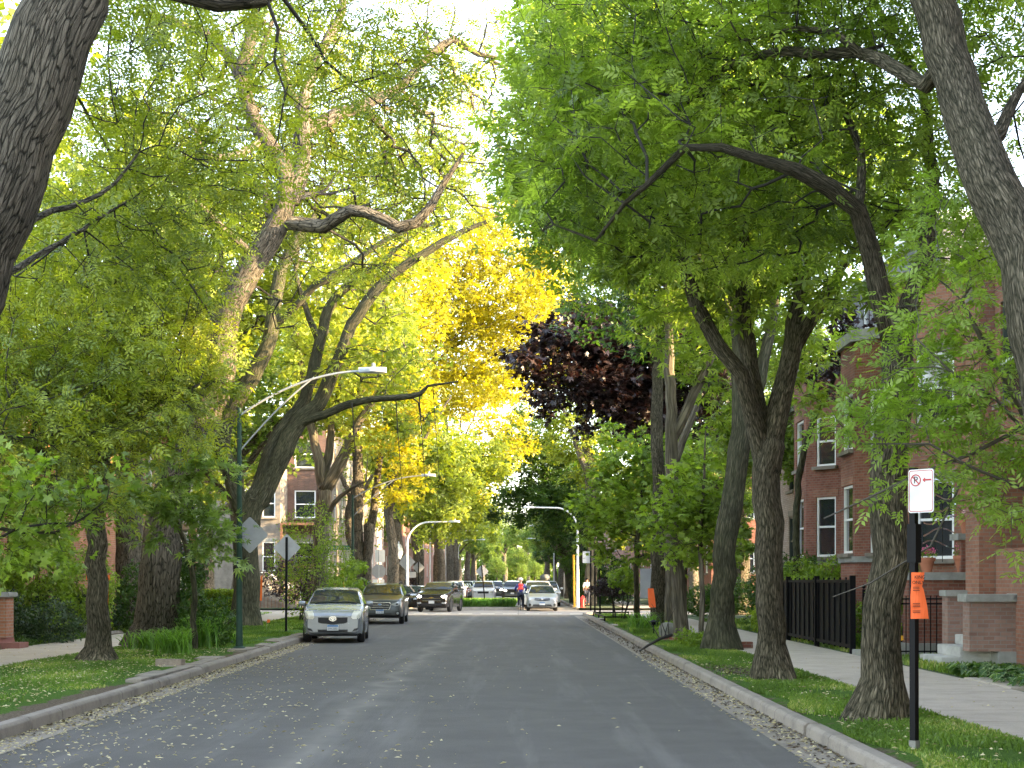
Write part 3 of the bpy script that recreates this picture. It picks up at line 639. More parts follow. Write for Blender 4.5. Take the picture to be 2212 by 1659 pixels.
    t.limb(V3((700,1060,60),(680,960,60),(660,850,60),(640,720,60)), [.24,.1]); t.limb(V3((700,1060,60),(735,1000,60),(765,930,60),(810,860,60),(880,760,60)), [.28,.07])
    t.limb(V3((690,1140,60),(720,1090,59.5),(750,1060,59),(790,1040,58.6)), [.13,.04]); t.limb(V3((700,1050,60),(712,950,60.5),(730,850,61),(740,740,61)), [.2,.07])
    t.fill([E(760,800,60,3.3,3,2.2), E(640,740,61,2,2,2), E(850,900,59.5,1.2,2,1.2), E(800,960,59,1.2,1.2,.7), E(700,640,61,2.5,2,1.5)], 800, seg=.6); t.finish()
    plant_tree('elm_tree', 'pale brown elm forking low behind the leaning bare branched shrub', t, M['bark_pale'], M['locust_leaf'], t.leaves(TPL['far'], 6, spread=.45, rmax=.025, bias=.1), flare=(.4, .2))
    t = Tree(27)
    t.limb([Vector((-7.35, 68, Z0))] + V3((772,1240,68),(772,1130,68),(772,1010,68),(768,900,68),(775,760,68)), [.34,.28,.27,.25,.2,.1])
    t.limb(V3((793,1318,68),(793,1230,68),(797,1160,68),(797,1134,68)), [.25,.21,.22,.2])
    t.limb(V3((782,1225,68),(800,1150,68.4),(812,1060,68.6),(830,940,69),(860,820,69.4)), [.22,.2,.17,.12,.06])
    t.fill([E(820,850,68,3,3,2.4), E(880,980,67.5,1.7,2,1.4), E(880,1060,67,1.3,1.6,1.0), E(740,740,69,2.4,2.4,2)], 800, seg=.7); t.finish()
    plant_tree('elm_tree', 'twin elm trunks with a sawn off limb behind the parked wagon', t, M['bark_locust'], M['elm_leaf'], t.leaves(TPL['far'], 6, spread=.5, size=1.15, rmax=.025), flare=(.4, .2))
    specs = [(28, 846, 80, .28, 'twisting elm trunk behind the octagonal sign back', [E(880,960,80,2.6,3,2.2), E(960,1040,79,2.2,2.4,1.6), E(800,760,80,3,3,3)], 'locust_leaf', 720),
             (29, 862, 98, .3, 'leaning elm trunk by the acorn shaped lantern', [E(920,1030,92,3.2,3,2.4), E(1010,990,91,3.2,3,1.8), E(960,1110,90,2.6,2.4,2.0)], 'locust_leaf', 1100),
             (30, 902, 104, .36, 'tall elm with sunlit golden foliage beyond the crossing', [E(1010,720,104,5.2,4,4.6), E(1100,620,104,5.0,4,4.4), E(920,660,104,5,4,4.4), E(1000,540,105,5.6,4.5,2.6), E(1090,470,106,4.0,4,1.6), E(1190,560,105,2.6,3.5,2.4), E(1160,720,103,3.2,4,4.4), E(1060,850,103,4.5,4,2.6), E(900,840,103,3.6,3,2.6), E(1090,950,103,2.6,3,2.0)], 'elm_leaf', 3700),
             (32, 760, 96, .34, 'broad elm catching warm light behind the twin trunks', [E(760,700,96,5,4,4.5), E(640,760,97,4,4,4), E(870,640,96,4,4,4), E(760,520,98,5,4,3), E(830,800,96,3.5,3.5,3)], 'elm_leaf', 1800),
             (31, 950, 128, .4, 'golden elm farther off with its top in evening sun', [E(1000,860,128,5,5,5), E(1110,780,128,5,5,6), E(1020,1000,127,3.6,4,3.6), E(1180,620,130,5,5,5), E(1110,900,126,3.4,3,3.4), E(1080,830,126,3,3,2)], 'elm_leaf', 1300)]
    for sd, u, Y, r, lab, blobs, lm, n in specs:
        t = Tree(sd); x = (u-VU)/FP*Y; rg = random.Random(sd)
        top = P(u+rg.uniform(10, 60), 780, Y)
        t.limb([Vector((x, Y, Z0)), Vector((x+.1, Y, 3)), Vector((x-.15, Y, 6)), Vector((x+.5, Y, 9.5)), top], [r*1.2, r, r*.9, r*.7, r*.35])
        t.limb([Vector((x-.1, Y, 5.5)), Vector((x+1.4, Y-1, 8.5)), Vector((x+3.2, Y-1, 11.5))], [r*.5, r*.2])
        t.limb([Vector((x, Y, 7)), Vector((x-1.2, Y-.5, 10)), Vector((x-1.5, Y-1, 13.5))], [r*.5, r*.2])
        t.fill(blobs, n, seg=.9); t.finish(tip=.008)
        plant_tree('elm_tree', lab, t, M['bark_locust'], M[lm], t.leaves(TPL['far'], 6.0, spread=.55, size=1.35, rmax=.035), flare=(.4, .2))

    # ---- stock trees, copied along the far blocks and into the yards
    def stock(sd, h, r, leafm, n, lab, name='street_tree'):
        t = Tree(sd)
        t.limb([(0,0,0), (.1,0,h*.2), (-.1,.1,h*.38), (.1,0,h*.6), (0,0,h*.85)], [r*1.3, r, r*.85, r*.5, r*.12])
        for k in range(5):
            a = k*1.26+sd; z = h*(.33+.05*k)
            t.limb([(0,0,z), (math.cos(a)*h*.12, math.sin(a)*h*.12, z+h*.12), (math.cos(a)*h*.25, math.sin(a)*h*.25, z+h*.27)], [r*.45, r*.1])
        rg = random.Random(sd)
        bl = [((0,0,h*.72),(h*.27,h*.27,h*.24))] + [((math.cos(k*1.05)*h*.2, math.sin(k*1.05)*h*.2, h*rg.uniform(.45,.72)), (h*.14,h*.14,h*.12)) for k in range(6)]
        t.fill(bl, n, seg=.8); t.finish(tip=.008)
        return plant_tree(name, lab, t, M['bark_locust'], M[leafm], t.leaves(TPL['far'], 6.5, spread=.5, size=1.35, rmax=.035), loc=(0,0,0))
    S = [stock(40, 14, .36, 'far_leaf', 900, None), stock(41, 12, .32, 'dark_leaf', 800, None), stock(42, 16, .4, 'locust_leaf', 1000, None)]
    used = [False]*3
    def put(k, x, y, s, lab, grp, sx=1.0):
        o = S[k] if not used[k] else copy_tree(S[k]); used[k] = True
        o.location = (x, y, 0.05); o.rotation_euler = (0, 0, random.Random(int(x*7+y)).uniform(0, 6.28)); o.scale = (s*sx, s*sx, s)
        o['label'] = lab
        if grp: o['group'] = grp
        elif 'group' in o: del o['group']
    LF, RF, EN = 'leafy street tree farther down the left side of the road', 'leafy street tree farther down the right side of the road', 'pale green tree closing the far end of the street'
    rg = random.Random(5)
    for i, y in enumerate((142, 158, 176, 194, 215, 240, 265)):
        put((0, 2, 0)[i % 3], -7.8+rg.uniform(-.5, .5), y, rg.uniform(.95, 1.15), LF, 'far street trees on the left')
    for i, y in enumerate((120, 134, 150, 166, 184, 204, 226, 250)):
        put((0, 1, 0, 2)[i % 4], 4.8+rg.uniform(-.3, .6), y, rg.uniform(.82, .98), RF, 'far street trees on the right')
    for x, y, s in ((-30, 300, 1.1), (-38, 320, 1.2), (24, 300, 1.1), (34, 310, 1.2), (-7, 296, 1.0), (9, 300, 1.0), (2, 320, 1.2), (-4, 275, .45), (3, 272, .4), (0.5, 262, .35), (-12, 300, 1.2), (-3, 330, 1.3), (6, 310, 1.15), (14, 295, 1.2), (-20, 290, 1.2), (0, 290, .6), (5, 285, .7)):
        put(0, x, y, s, EN, 'trees at the far end of the street')
    yl = [(-15, 44, .62, 0, 'yard tree half hidden behind the giant honey locust'), (-19, 36, .75, 2, 'tall yard tree at the left edge behind the drooping foliage'),
          (-16, 76, .85, 2, 'yard tree on the near left corner of the crossing'), (-15, 100, .85, 0, 'yard tree in front of the pale stone houses on the left'),
          (-17.5, 56, .72, 0, 'yard tree beside the porch with white railings'), (-14, 118, 1.0, 2, 'yard tree far left past the stone houses'), (-15, 140, 1.05, 0, 'yard tree deep on the left side past the crossing'),
          (-24, 64, 1.0, 2, 'tall tree rising behind the left brick house'), (-27, 46, 1.0, 0, 'rear garden tree behind the left brick house'), (-13.2, 50.5, 1.12, 2, 'tall garden tree behind the forked honey locust'), (-13.8, 32, 1.0, 2, 'tall garden tree at the far left behind the sidewalk'), (-12.8, 68, 1.1, 0, 'tall tree behind the twin elm trunks')]
    for x, y, s, k, lab in yl: put(k, x, y, s, lab, None)
    yr = [(34, 66, 1.15, 2, 'unseen tree added along the right side street to block the sun'), (46, 69, 1.15, 2, 'second unseen tree added along the right side street to block the sun'), (58, 66, 1.2, 2, 'third unseen tree added along the right side street to block the sun'), (26, 72, .9, 0, 'unseen garden tree added near the right side street to block the sun'), (-8.2, 2, .8, 0, 'unseen tree added beside the viewpoint on the left for shade and reflections'), (-8.0, -12, .85, 0, 'unseen tree added behind the viewpoint on the left for shade and reflections'), (5.4, -2, .75, 2, 'unseen tree added beside the viewpoint on the right for shade and reflections'), (5.2, -16, .8, 0, 'unseen tree added behind the viewpoint on the right for shade and reflections'), (11.5, 56, .85, 0, 'yard tree between the brick flats and the grey brick house'), (10.5, 70, .95, 0, 'dark yard tree behind the young maple'), (11, 100, .85, 0, 'yard tree right of the far corner hydrant'),  # side street and viewpoint trees are unseen, added for shade and green reflections
          (12, 118, .9, 2, 'yard tree on the right past the far corner'), (10.5, 88, .8, 0, 'small dark tree at the near right corner of the crossing'), (13, 140, 1.0, 1, 'dark yard tree deep on the right past the crossing')]
    for x, y, s, k, lab in yr: put(k, x, y, s, lab, None)

build_trees()
# ------------------------------------------------------------------ setting
def pos_tex(nt):
    g = N(nt, 'ShaderNodeNewGeometry'); return g.outputs['Position']
def mixn(nt, fac, a, b, bt='MIX'):
    x = N(nt, 'ShaderNodeMix', data_type='RGBA', blend_type=bt)
    for i, s in ((0, fac), (6, a), (7, b)):
        if hasattr(s, 'links') or hasattr(s, 'is_linked'): nt.links.new(s, x.inputs[i])
        elif i == 0: x.inputs[0].default_value = s
        else: x.inputs[i].default_value = (*s, 1)
    return x.outputs[2]
def noise(nt, vec, scale, detail=5.0, rough=0.6, sx=(1, 1, 1)):
    mp = N(nt, 'ShaderNodeMapping'); mp.inputs['Scale'].default_value = sx; nt.links.new(vec, mp.inputs[0])
    n = N(nt, 'ShaderNodeTexNoise', Scale=scale, Detail=detail, Roughness=rough); nt.links.new(mp.outputs[0], n.inputs['Vector'])
    return n.outputs['Fac']
def asphalt(name, c, streak=0.3):
    m, nt, b = new_mat(name); p = pos_tex(nt)
    fine = noise(nt, p, 90, 3); mid = noise(nt, p, 1.2, 8, 0.7); st = noise(nt, p, 1.0, 6, 0.65, (1.6, 0.10, 1))
    col1 = ramp(nt, fine, [(0.35, tuple(x*0.7 for x in c)), (0.65, tuple(x*1.25 for x in c))])
    col2 = mixn(nt, 1.0, col1, ramp(nt, mid, [(0.3, (0.82,)*3), (0.7, (1.15,)*3)]), 'MULTIPLY')
    # dusty tyre tracks worn along the lanes
    col3 = mixn(nt, ramp(nt, st, [(0.52, (0, 0, 0)), (0.72, (streak,)*3)]), col2, tuple(min(1, x*2.1+0.02) for x in c))
    wd = noise(nt, p, 0.5, 3, 0.5, (1, 1, 1))
    sp = N(nt, 'ShaderNodeSeparateXYZ'); nt.links.new(p, sp.inputs[0])
    a1 = N(nt, 'ShaderNodeMath', operation='MULTIPLY_ADD'); nt.links.new(wd, a1.inputs[0]); a1.inputs[1].default_value = 1.1; nt.links.new(sp.outputs[0], a1.inputs[2])
    a2 = N(nt, 'ShaderNodeMath', operation='ADD'); nt.links.new(a1.outputs[0], a2.inputs[0]); a2.inputs[1].default_value = 2.15-0.55
    a3 = N(nt, 'ShaderNodeMath', operation='ABSOLUTE'); nt.links.new(a2.outputs[0], a3.inputs[0])
    f = ramp(nt, a3.outputs[0], [(0.0, (1.0*streak/0.3,)*3), (0.12, (0.5*streak/0.3,)*3), (0.34, (0, 0, 0))])
    ff = N(nt, 'ShaderNodeMath', operation='MULTIPLY'); nt.links.new(f, ff.inputs[0]); nt.links.new(mid, ff.inputs[1])
    col4 = mixn(nt, ff.outputs[0], col3, (0.20, 0.185, 0.16))
    nt.links.new(col4, b.inputs['Base Color']); b.inputs['Roughness'].default_value = 0.8; b.inputs['Specular IOR Level'].default_value = 0.35
    bp = N(nt, 'ShaderNodeBump', Strength=0.6, Distance=0.004); nt.links.new(fine, bp.inputs['Height']); nt.links.new(bp.outputs[0], b.inputs['Normal'])
    return m
def concrete(name, c, joint=1.5, dirt=0.35, axis=1):
    m, nt, b = new_mat(name); p = pos_tex(nt)
    a = noise(nt, p, 2.0, 9, 0.75); f = noise(nt, p, 60, 3)
    c1 = ramp(nt, a, [(0.28, tuple(x*(1-dirt) for x in c)), (0.5, c), (0.75, tuple(min(1, x*1.15) for x in c))])
    c2 = mixn(nt, 1.0, c1, ramp(nt, f, [(0.3, (0.85,)*3), (0.7, (1.1,)*3)]), 'MULTIPLY')
    sp = N(nt, 'ShaderNodeSeparateXYZ'); nt.links.new(p, sp.inputs[0])
    md = N(nt, 'ShaderNodeMath', operation='PINGPONG'); nt.links.new(sp.outputs[axis], md.inputs[0]); md.inputs[1].default_value = joint/2
    j = ramp(nt, md.outputs[0], [(0.0, (0.35,)*3), (0.018, (1, 1, 1))])
    c3 = mixn(nt, 1.0, c2, j, 'MULTIPLY')
    nt.links.new(c3, b.inputs['Base Color']); b.inputs['Roughness'].default_value = 0.9
    bp = N(nt, 'ShaderNodeBump', Strength=0.5, Distance=0.01); nt.links.new(a, bp.inputs['Height']); nt.links.new(bp.outputs[0], b.inputs['Normal'])
    return m
def turf(name, kerbx, side, dirtw=0.5):
    """grass with bare earth near the kerb side and in worn patches"""
    m, nt, b = new_mat(name); p = pos_tex(nt)
    a = noise(nt, p, 1.1, 8, 0.7); f = noise(nt, p, 40, 4, 0.7, (1, 0.5, 1))
    g = ramp(nt, f, [(0.3, (0.035, 0.075, 0.012)), (0.55, (0.075, 0.145, 0.022)), (0.75, (0.13, 0.20, 0.04))])
    d = ramp(nt, f, [(0.3, (0.07, 0.052, 0.036)), (0.7, (0.20, 0.16, 0.115))])
    sp = N(nt, 'ShaderNodeSeparateXYZ'); nt.links.new(p, sp.inputs[0])
    e = N(nt, 'ShaderNodeMath', operation='MULTIPLY_ADD'); nt.links.new(sp.outputs[0], e.inputs[0]); e.inputs[1].default_value = side; e.inputs[2].default_value = -kerbx*side
    e2 = N(nt, 'ShaderNodeMath', operation='MULTIPLY_ADD'); nt.links.new(a, e2.inputs[0]); e2.inputs[1].default_value = 1.6; nt.links.new(e.outputs[0], e2.inputs[2])
    k = ramp(nt, e2.outputs[0], [(0.0, (1, 1, 1)), (min(.98, 0.62+dirtw*0.4), (1, 1, 1)), (min(1.0, 0.72+dirtw*0.4), (0, 0, 0))])
    nt.links.new(mixn(nt, k, g, d), b.inputs['Base Color']); b.inputs['Roughness'].default_value = 0.95; b.inputs['Specular IOR Level'].default_value = 0.1
    bp = N(nt, 'ShaderNodeBump', Strength=1.0, Distance=0.04); nt.links.new(f, bp.inputs['Height']); nt.links.new(bp.outputs[0], b.inputs['Normal'])
    return m
M['asphalt'] = asphalt('new asphalt', (0.100, 0.093, 0.084), 0.4)
M['asphalt_old'] = asphalt('old asphalt', (0.20, 0.185, 0.165), 0.15)
M['crossing'] = concrete('concrete crossing', (0.33, 0.285, 0.24), 4.5, 0.18, 0)
M['walk'] = concrete('walk concrete', (0.43, 0.37, 0.30), 1.5, 0.25)
M['kerb'] = concrete('kerb concrete', (0.25, 0.215, 0.175), 3.0, 0.5)
M['gutter'] = concrete('gutter concrete', (0.25, 0.215, 0.17), 2.2, 0.6)
M['turf_l'] = turf('left verge turf', -5.95, -1, 0.95)
M['turf_r'] = turf('right verge turf', 3.4, 1, 0.2)
M['yard'] = turf('yard turf', 60, 1, 0.0)
M['yard'] = plain('yard ground', (0.055, 0.085, 0.025), 0.95, var=0.5, scale=3, bump=0.03)

def sheet(name, x0, x1, y0, y1, z, mat, nx=1, ny=1, amp=0.0, edge=None):
    me = bpy.data.meshes.new(name); vs, fs = [], []
    rg = random.Random(hash(name) % 1000 if False else len(name))
    for j in range(ny+1):
        for i in range(nx+1):
            x = x0+(x1-x0)*i/nx; y = y0+(y1-y0)*j/ny
            inner = 0 < i < nx
            zz = z + (amp*(0.5+0.5*math.sin(x*2.1+y*0.9)*math.cos(y*1.3-x)) if inner else 0)
            vs.append((x, y, zz))
    for j in range(ny):
        for i in range(nx):
            a = j*(nx+1)+i; fs.append((a, a+1, a+nx+2, a+nx+1))
    me.from_pydata(vs, [], fs)
    o = link(name, me, mat); tag(o, kind='structure'); return o
KL, KR = -5.80, 3.12           # kerb faces
def SH(y): return -.019*(y-31.5)          # the left kerb drifts away from the right one up the block
def shear(o, x0=None, x1=None):
    for v in o.data.vertices:
        t = 1.0 if x0 is None else max(0.0, min(1.0, (v.co.x-x0)/(x1-x0)))
        v.co.x += SH(v.co.y)*t
    return o
YI0, YI1 = 73.5, 85.5          # the crossing
sheet('ground', -400, 400, -60, 900, -0.02, M['yard'])
o = sheet('road', KL, KR, -15, YI0, 0.0, M['asphalt'], 2, 1); shear(o, KR, KL)
sheet('cross_street', -150, 150, YI0, YI1, 0.004, M['crossing'])
sheet('far_road', -6.6, 3.4, YI1, 420, 0.0, M['asphalt_old'])
for x0, x1 in ((KL, KL+.42), (KR-.42, KR)):
    o = sheet('gutter', x0, x1, -15, YI0-1.5, 0.006, M['gutter'])
    if x0 < 0: shear(o)
# crossing stripes
mb = MB()
for k in range(8):
    x = -5.4+k*1.15
    mb.add([(x, 75.6, .010), (x+.72, 75.6, .010), (x+.72, 76.7, .010), (x, 76.7, .010)], [(0, 1, 2, 3)])
M['stripe'] = plain('worn white road paint', (0.62, 0.55, 0.42), 0.7, var=0.3, scale=8)
tag(mb.build('crosswalk_marking', M['stripe']), kind='structure')
# kerbs: cast lengths, each a little out of line
def kerb_run(name, xf, side, y0, y1, rg, corner=None):
    mb = MB(); y = y0
    while y < y1:
        L = min(rg.uniform(2.2, 3.6), y1-y); dz = rg.uniform(-.012, .012); dx = rg.uniform(-.012, .012)*side
        a, b = xf+dx, xf+dx+side*0.17
        h = 0.15+dz
        prof = [(a, -.03), (a+side*.012, h-.035), (a+side*.045, h-.004), (b, h), (b, -.03)]
        n = 5; vs = []
        for yy in (y+.008, y+L-.008): vs += [(px, yy, pz) for px, pz in prof]
        fs = [tuple(range(5)), tuple(range(9, 4, -1))] + [(i, i+1, 5+i+1, 5+i) for i in range(4)] + [(4, 0, 5, 9)]
        mb.add(vs, fs); y += L
    o = mb.build(name, M['kerb'], bevel=0.006); tag(o, kind='structure'); return o
rg = random.Random(3)
shear(kerb_run('kerb', KL, -1, -10, YI0-2.2, rg)); kerb_run('kerb', KR, 1, -10, YI0-1.6, rg)
kerb_run('kerb', -6.6, -1, YI1+2, 300, rg); kerb_run('kerb', 3.4, 1, YI1+2, 300, rg)
# rounded corners
mb = MB()
for cx, cy, a0, s in ((KR+3.0, YI0-1.6-.1, PI/2, 1), (KL-3.0+SH(71), YI0-2.2-.1, 0, 1)):
    R = 3.0
    for k in range(10):
        if cx > 0: t0, t1 = PI - k*PI/20, PI-(k+1)*PI/20
        else: t0, t1 = k*PI/20, (k+1)*PI/20
        q = [(cx+math.cos(t)*r, cy+math.sin(t)*r*.7) for t in (t0, t1) for r in (R, R-.17)]
        mb.prism([(q[0][0], q[0][1], -.02), (q[1][0], q[1][1], -.02), (q[3][0], q[3][1], -.02), (q[2][0], q[2][1], -.02)], (0, 0, .165))
tag(mb.build('kerb', M['kerb']), kind='structure')
# verges and walks
shear(sheet('left_verge', -9.55, KL-.165, -5, YI0-4, 0.105, M['turf_l'], 16, 200, 0.05), -9.55, KL-.165)
sheet('right_verge', KR+.17, 4.95, -5, YI0-4, 0.105, M['turf_r'], 8, 200, 0.04)
sheet('left_kerb_strip', -6.72, KL-.17, 14, 50, 0.135, concrete('left strip', (.34,.29,.24), 1.9, .6)) if False else None
sheet('left_sidewalk', -11.85, -9.55, -5, YI0+.0, 0.13, M['walk'])
sheet('right_sidewalk', 4.95, 7.15, -5, YI0+.0, 0.13, M['walk'])
sheet('left_yard', -40, -11.85, -5, YI0-3, 0.10, M['yard'])
sheet('right_yard', 7.15, 40, -5, YI0-3, 0.10, M['yard'])
sheet('corner_walk', -60, KL-1.0, YI0-4, YI0-1.9, 0.136, M['walk'])
sheet('corner_walk', KR+1.2, 60, YI0-4, YI0-1.9, 0.136, M['walk'])
sheet('far_verge', -9.5, -6.77, YI1+1.5, 300, 0.11, M['yard']); sheet('far_verge', 3.57, 6.2, YI1+1.5, 300, 0.11, M['yard'])
sheet('far_sidewalk', -11.6, -9.5, YI1, 300, 0.13, M['walk']); sheet('far_sidewalk', 6.2, 8.4, YI1, 300, 0.13, M['walk'])
sheet('far_yard', -60, -11.6, YI1, 300, 0.10, M['yard']); sheet('far_yard', 8.4, 60, YI1, 300, 0.10, M['yard'])
# paved strip on the kerb and cross paths on the verges
mb = MB()
rg = random.Random(8)
y = 22.0
while y < 47:
    L = rg.uniform(.7, 1.5)
    w = rg.uniform(.22, .62)
    if rg.random() < .2: y += L; continue
    mb.obox((KL-.17-w/2-.02, y+L/2, .135+rg.uniform(-.006, .012)), (1, rg.uniform(-.03, .03), 0), w/2, L/2-.02, .03); y += L
tag(shear(mb.build('kerb_paving', M['gutter'], bevel=.008)), kind='structure')
mb = MB()
mb.box(3.3, 4.94, 52, 53.3, .05, .155); mb.box(3.3, 4.94, 60, 62, .05, .155); mb.box(7.16, 8.6, 28.6, 31.0, .05, .15); mb.box(7.16, 9.5, 40.5, 42.0, .05, .15); mb.box(7.16, 8.9, 21.5, 23.8, .05, .15)
tag(mb.build('side_path', M['walk'], bevel=.01), kind='structure')

# median island beyond the crossing
M['kerb_pale'] = concrete('pale kerb', (.48, .42, .35), 2.0, .3, 0)
mb = MB()
def island(mb, x0, x1, y0, y1, z0, z1, n=8, r=.9):
    pts = []
    for cx, cy, a in ((x1-r, y0+r, -PI/2), (x1-r, y1-r, 0), (x0+r, y1-r, PI/2), (x0+r, y0+r, PI)):
        for k in range(n+1): t = a+k*PI/2/n; pts.append((cx+math.cos(t)*r, cy+math.sin(t)*r, z0))
    mb.prism(pts, (0, 0, z1-z0))
island(mb, -5.2, 0.35, 86.6, 89.2, -.02, .17)
tag(mb.build('island_kerb', M['kerb_pale'], bevel=.02), kind='structure')
mb = MB(); island(mb, -5.0, .1, 86.8, 89.0, .1, .20)
tag(mb.build('island_soil', M['yard']), kind='structure')

# ------------------------------------------------------------------ ground cover
def blades(name, pts, hmin, hmax, w, seed, mat, lean=.5, base=None, kind='stuff'):
    rng = np.random.default_rng(seed); n = len(pts); pts = np.asarray(pts, float)
    a = rng.random(n)*2*PI; h = rng.uniform(hmin, hmax, n); d = np.stack([np.cos(a), np.sin(a), np.zeros(n)], 1)
    la = rng.random(n)*2*PI; ld = np.stack([np.cos(la), np.sin(la), np.zeros(n)], 1)*(rng.random((n, 1))*lean)
    up = np.array([0, 0, 1.0])
    ww = w*(.6+.8*rng.random((n, 1)))
    v0 = pts - d*ww/2; v1 = pts + d*ww/2; m = pts + (up + ld*.35)*(h*.6)[:, None]; t = pts + (up*.85+ld)*h[:, None]
    V = np.stack([v0, v1, m + d*ww*.4, t], 1)
    var = np.clip(rng.random(n)*.6 + .35*np.sin(pts[:, 0]*2.3)*np.sin(pts[:, 1]*1.1) + .2, 0, 1)
    me = np_mesh(name, V.reshape(-1, 3), 4, attr=var); return link(name, me, mat)
rng = np.random.default_rng(4)
def scatter(x0, x1, y0, y1, n, near=1.6):
    u = rng.random(n); y = y0*(y1/y0)**(u**near if near != 1 else u); return np.stack([x0+(x1-x0)*rng.random(n), y, np.full(n, .115)], 1)
gr = scatter(3.32, 4.93, 10.5, 45, 120000, 1.15)
k = np.sin(gr[:, 0]*3+gr[:, 1]*.8)+np.sin(gr[:, 1]*1.7+1)+rng.normal(0, .5, len(gr)); gr = gr[(gr[:, 0] > 3.45+.12*np.sin(gr[:, 1]*2)) & (k > -0.75)]
gl = scatter(-9.5, -6.1, 17, 48, 150000, 1.15)
edge = SH(gl[:, 1])-6.8+.35*np.sin(gl[:, 1]*.9)+.2*np.sin(gl[:, 1]*2.7)+.25*rng.normal(0, .5, len(gl)); kk = np.sin(gl[:, 0]*2.2+gl[:, 1]*.7)+np.sin(gl[:, 1]*1.3+2)+rng.normal(0, .5, len(gl)); gl = gl[(gl[:, 0] < edge) & (kk > -1.1)]
tag(blades('grass', np.concatenate([gr, gl]), .03, .085, .010, 5, M['grass_blade']), 'short green lawn grass on both kerbside verges', 'grass', kind='stuff')
fz = np.concatenate([scatter(7.3, 11, 24, 60, 30000), scatter(-15, -12, 30, 72, 30000), scatter(-9.5, -6.5, 48, 68, 20000), scatter(3.5, 4.9, 45, 69, 12000)])
tag(blades('grass', fz, .05, .16, .03, 6, M['grass_blade']), 'ragged grass in the front gardens and far verges', 'grass', kind='stuff')
ip = np.stack([rng.uniform(-4.7, -.2, 5000), rng.uniform(86.9, 88.9, 5000), np.full(5000, .2)], 1)
ip[:, 0] += 0.0
tag(blades('long_grass', ip, .2, .62, .04, 7, M['strap_leaf'], lean=.6), 'tall grassy planting on the median island beyond the crossing', 'grass', kind='stuff')

# fallen catkins / leaflets
def litter(name, pts, L, W, seed, mat):
    rng = np.random.default_rng(seed); n = len(pts); a = rng.random(n)*2*PI; l = L*(.5+rng.random(n)); w = W*(.6+.8*rng.random(n))
    dx = np.stack([np.cos(a), np.sin(a), rng.normal(0, .12, n)], 1); dy = np.stack([-np.sin(a), np.cos(a), rng.normal(0, .25, n)], 1)
    p = np.asarray(pts)
    V = np.stack([p-dx*l[:, None]/2, p-dy*w[:, None]/2, p+dx*l[:, None]/2, p+dy*w[:, None]/2+np.array([0, 0, .012])], 1)
    return link(name, np_mesh(name, V.reshape(-1, 3), 4, attr=rng.random(n)), mat)
M['litter'] = leaf_mat('fallen yellow leaflet', [(0, (.30, .24, .12)), (1, (.62, .55, .33))], trans=.15, tcol=(1, 1, .8))
n1 = 1700; u = rng.random(n1)
lx = KL+.05 + (rng.beta(.8, 3.6, n1))*8.8; ly = 12.0*(34/12.0)**(u**1.5)
n2 = 1900
px = np.concatenate([lx, KL+.03+rng.random(n2)**2*.5, KR-.02-rng.random(900)**1.5*.5])
py = np.concatenate([ly, rng.uniform(14, 40, n2), rng.uniform(11, 34, 900)])
px = np.where(px < -1, px+SH(py), px)
road_l = np.stack([px, py, np.full(len(px), .017)], 1)
gx = np.concatenate([rng.uniform(-9.3, -6.2, 1700), rng.uniform(3.35, 4.9, 420), rng.uniform(-11.8, -9.6, 160), rng.uniform(5, 7.1, 50)])
gy = np.concatenate([17*(34/17)**rng.random(1700), rng.uniform(11, 30, 420), rng.uniform(22, 40, 160), rng.uniform(14, 30, 50)])
gz = np.concatenate([np.full(2120, .165), np.full(210, .142)])
tag(litter('fallen_leaves', np.concatenate([road_l, np.stack([gx, gy, gz], 1)]), 
    .052, .011, 9, M['litter']), 'pale yellow fallen leaflets scattered over the asphalt and verges', 'fallen leaves', kind='stuff')
M['debris'] = leaf_mat('brown leaf debris', [(0, (.03, .022, .015)), (1, (.13, .085, .055))], trans=.1)
dp = np.concatenate([np.stack([KR-.03-rng.random(2600)**2*.35, rng.uniform(12, 66, 2600), np.full(2600, .018)], 1),
                     (lambda yy: np.stack([KL+SH(yy)+.03+rng.random(1800)**2*.35, yy, np.full(1800, .018)], 1))(rng.uniform(16, 66, 1800)),
                     np.stack([rng.normal(3.75, .18, 700), rng.normal(25.6, .7, 700), np.full(700, .16)], 1)])
tag(litter('leaf_debris', dp, .05, .03, 10, M['debris']), 'brown leaf debris gathered along the gutters', 'leaf debris', kind='stuff')

def straps(name, label, c, n, h, r, seed, mat='strap_leaf', w=.03, cat='plant', group=None, segs=5):
    """clump of arching strap leaves"""
    rg = np.random.default_rng(seed); V = []; vr = []
    for i in range(n):
        a = rg.random()*2*PI; b0 = np.array([rg.normal(0, r*.3), rg.normal(0, r*.3), 0.0]); H = h*rg.uniform(.6, 1.1); R = r*rg.uniform(.4, 1.1)
        d = np.array([math.cos(a), math.sin(a), 0]); sd = np.array([-math.sin(a), math.cos(a), 0]); prev = None; v = rg.random()
        for k in range(segs+1):
            t = k/segs; p = b0 + d*R*t**1.4 + np.array([0, 0, H*(1.75*t-1.0*t*t*1.05)]); ww = w*(1-t)**.6*.5+.001
            cur = (p-sd*ww, p+sd*ww)
            if prev: V += [prev[0], prev[1], cur[1], cur[0]]; vr.append(np.clip(v*.7+t*.3, 0, 1))
            prev = cur
    o = link(name, np_mesh(name, np.array(V), 4, attr=np.array(vr)), M[mat]); o.location = c
    return tag(o, label, cat, group)
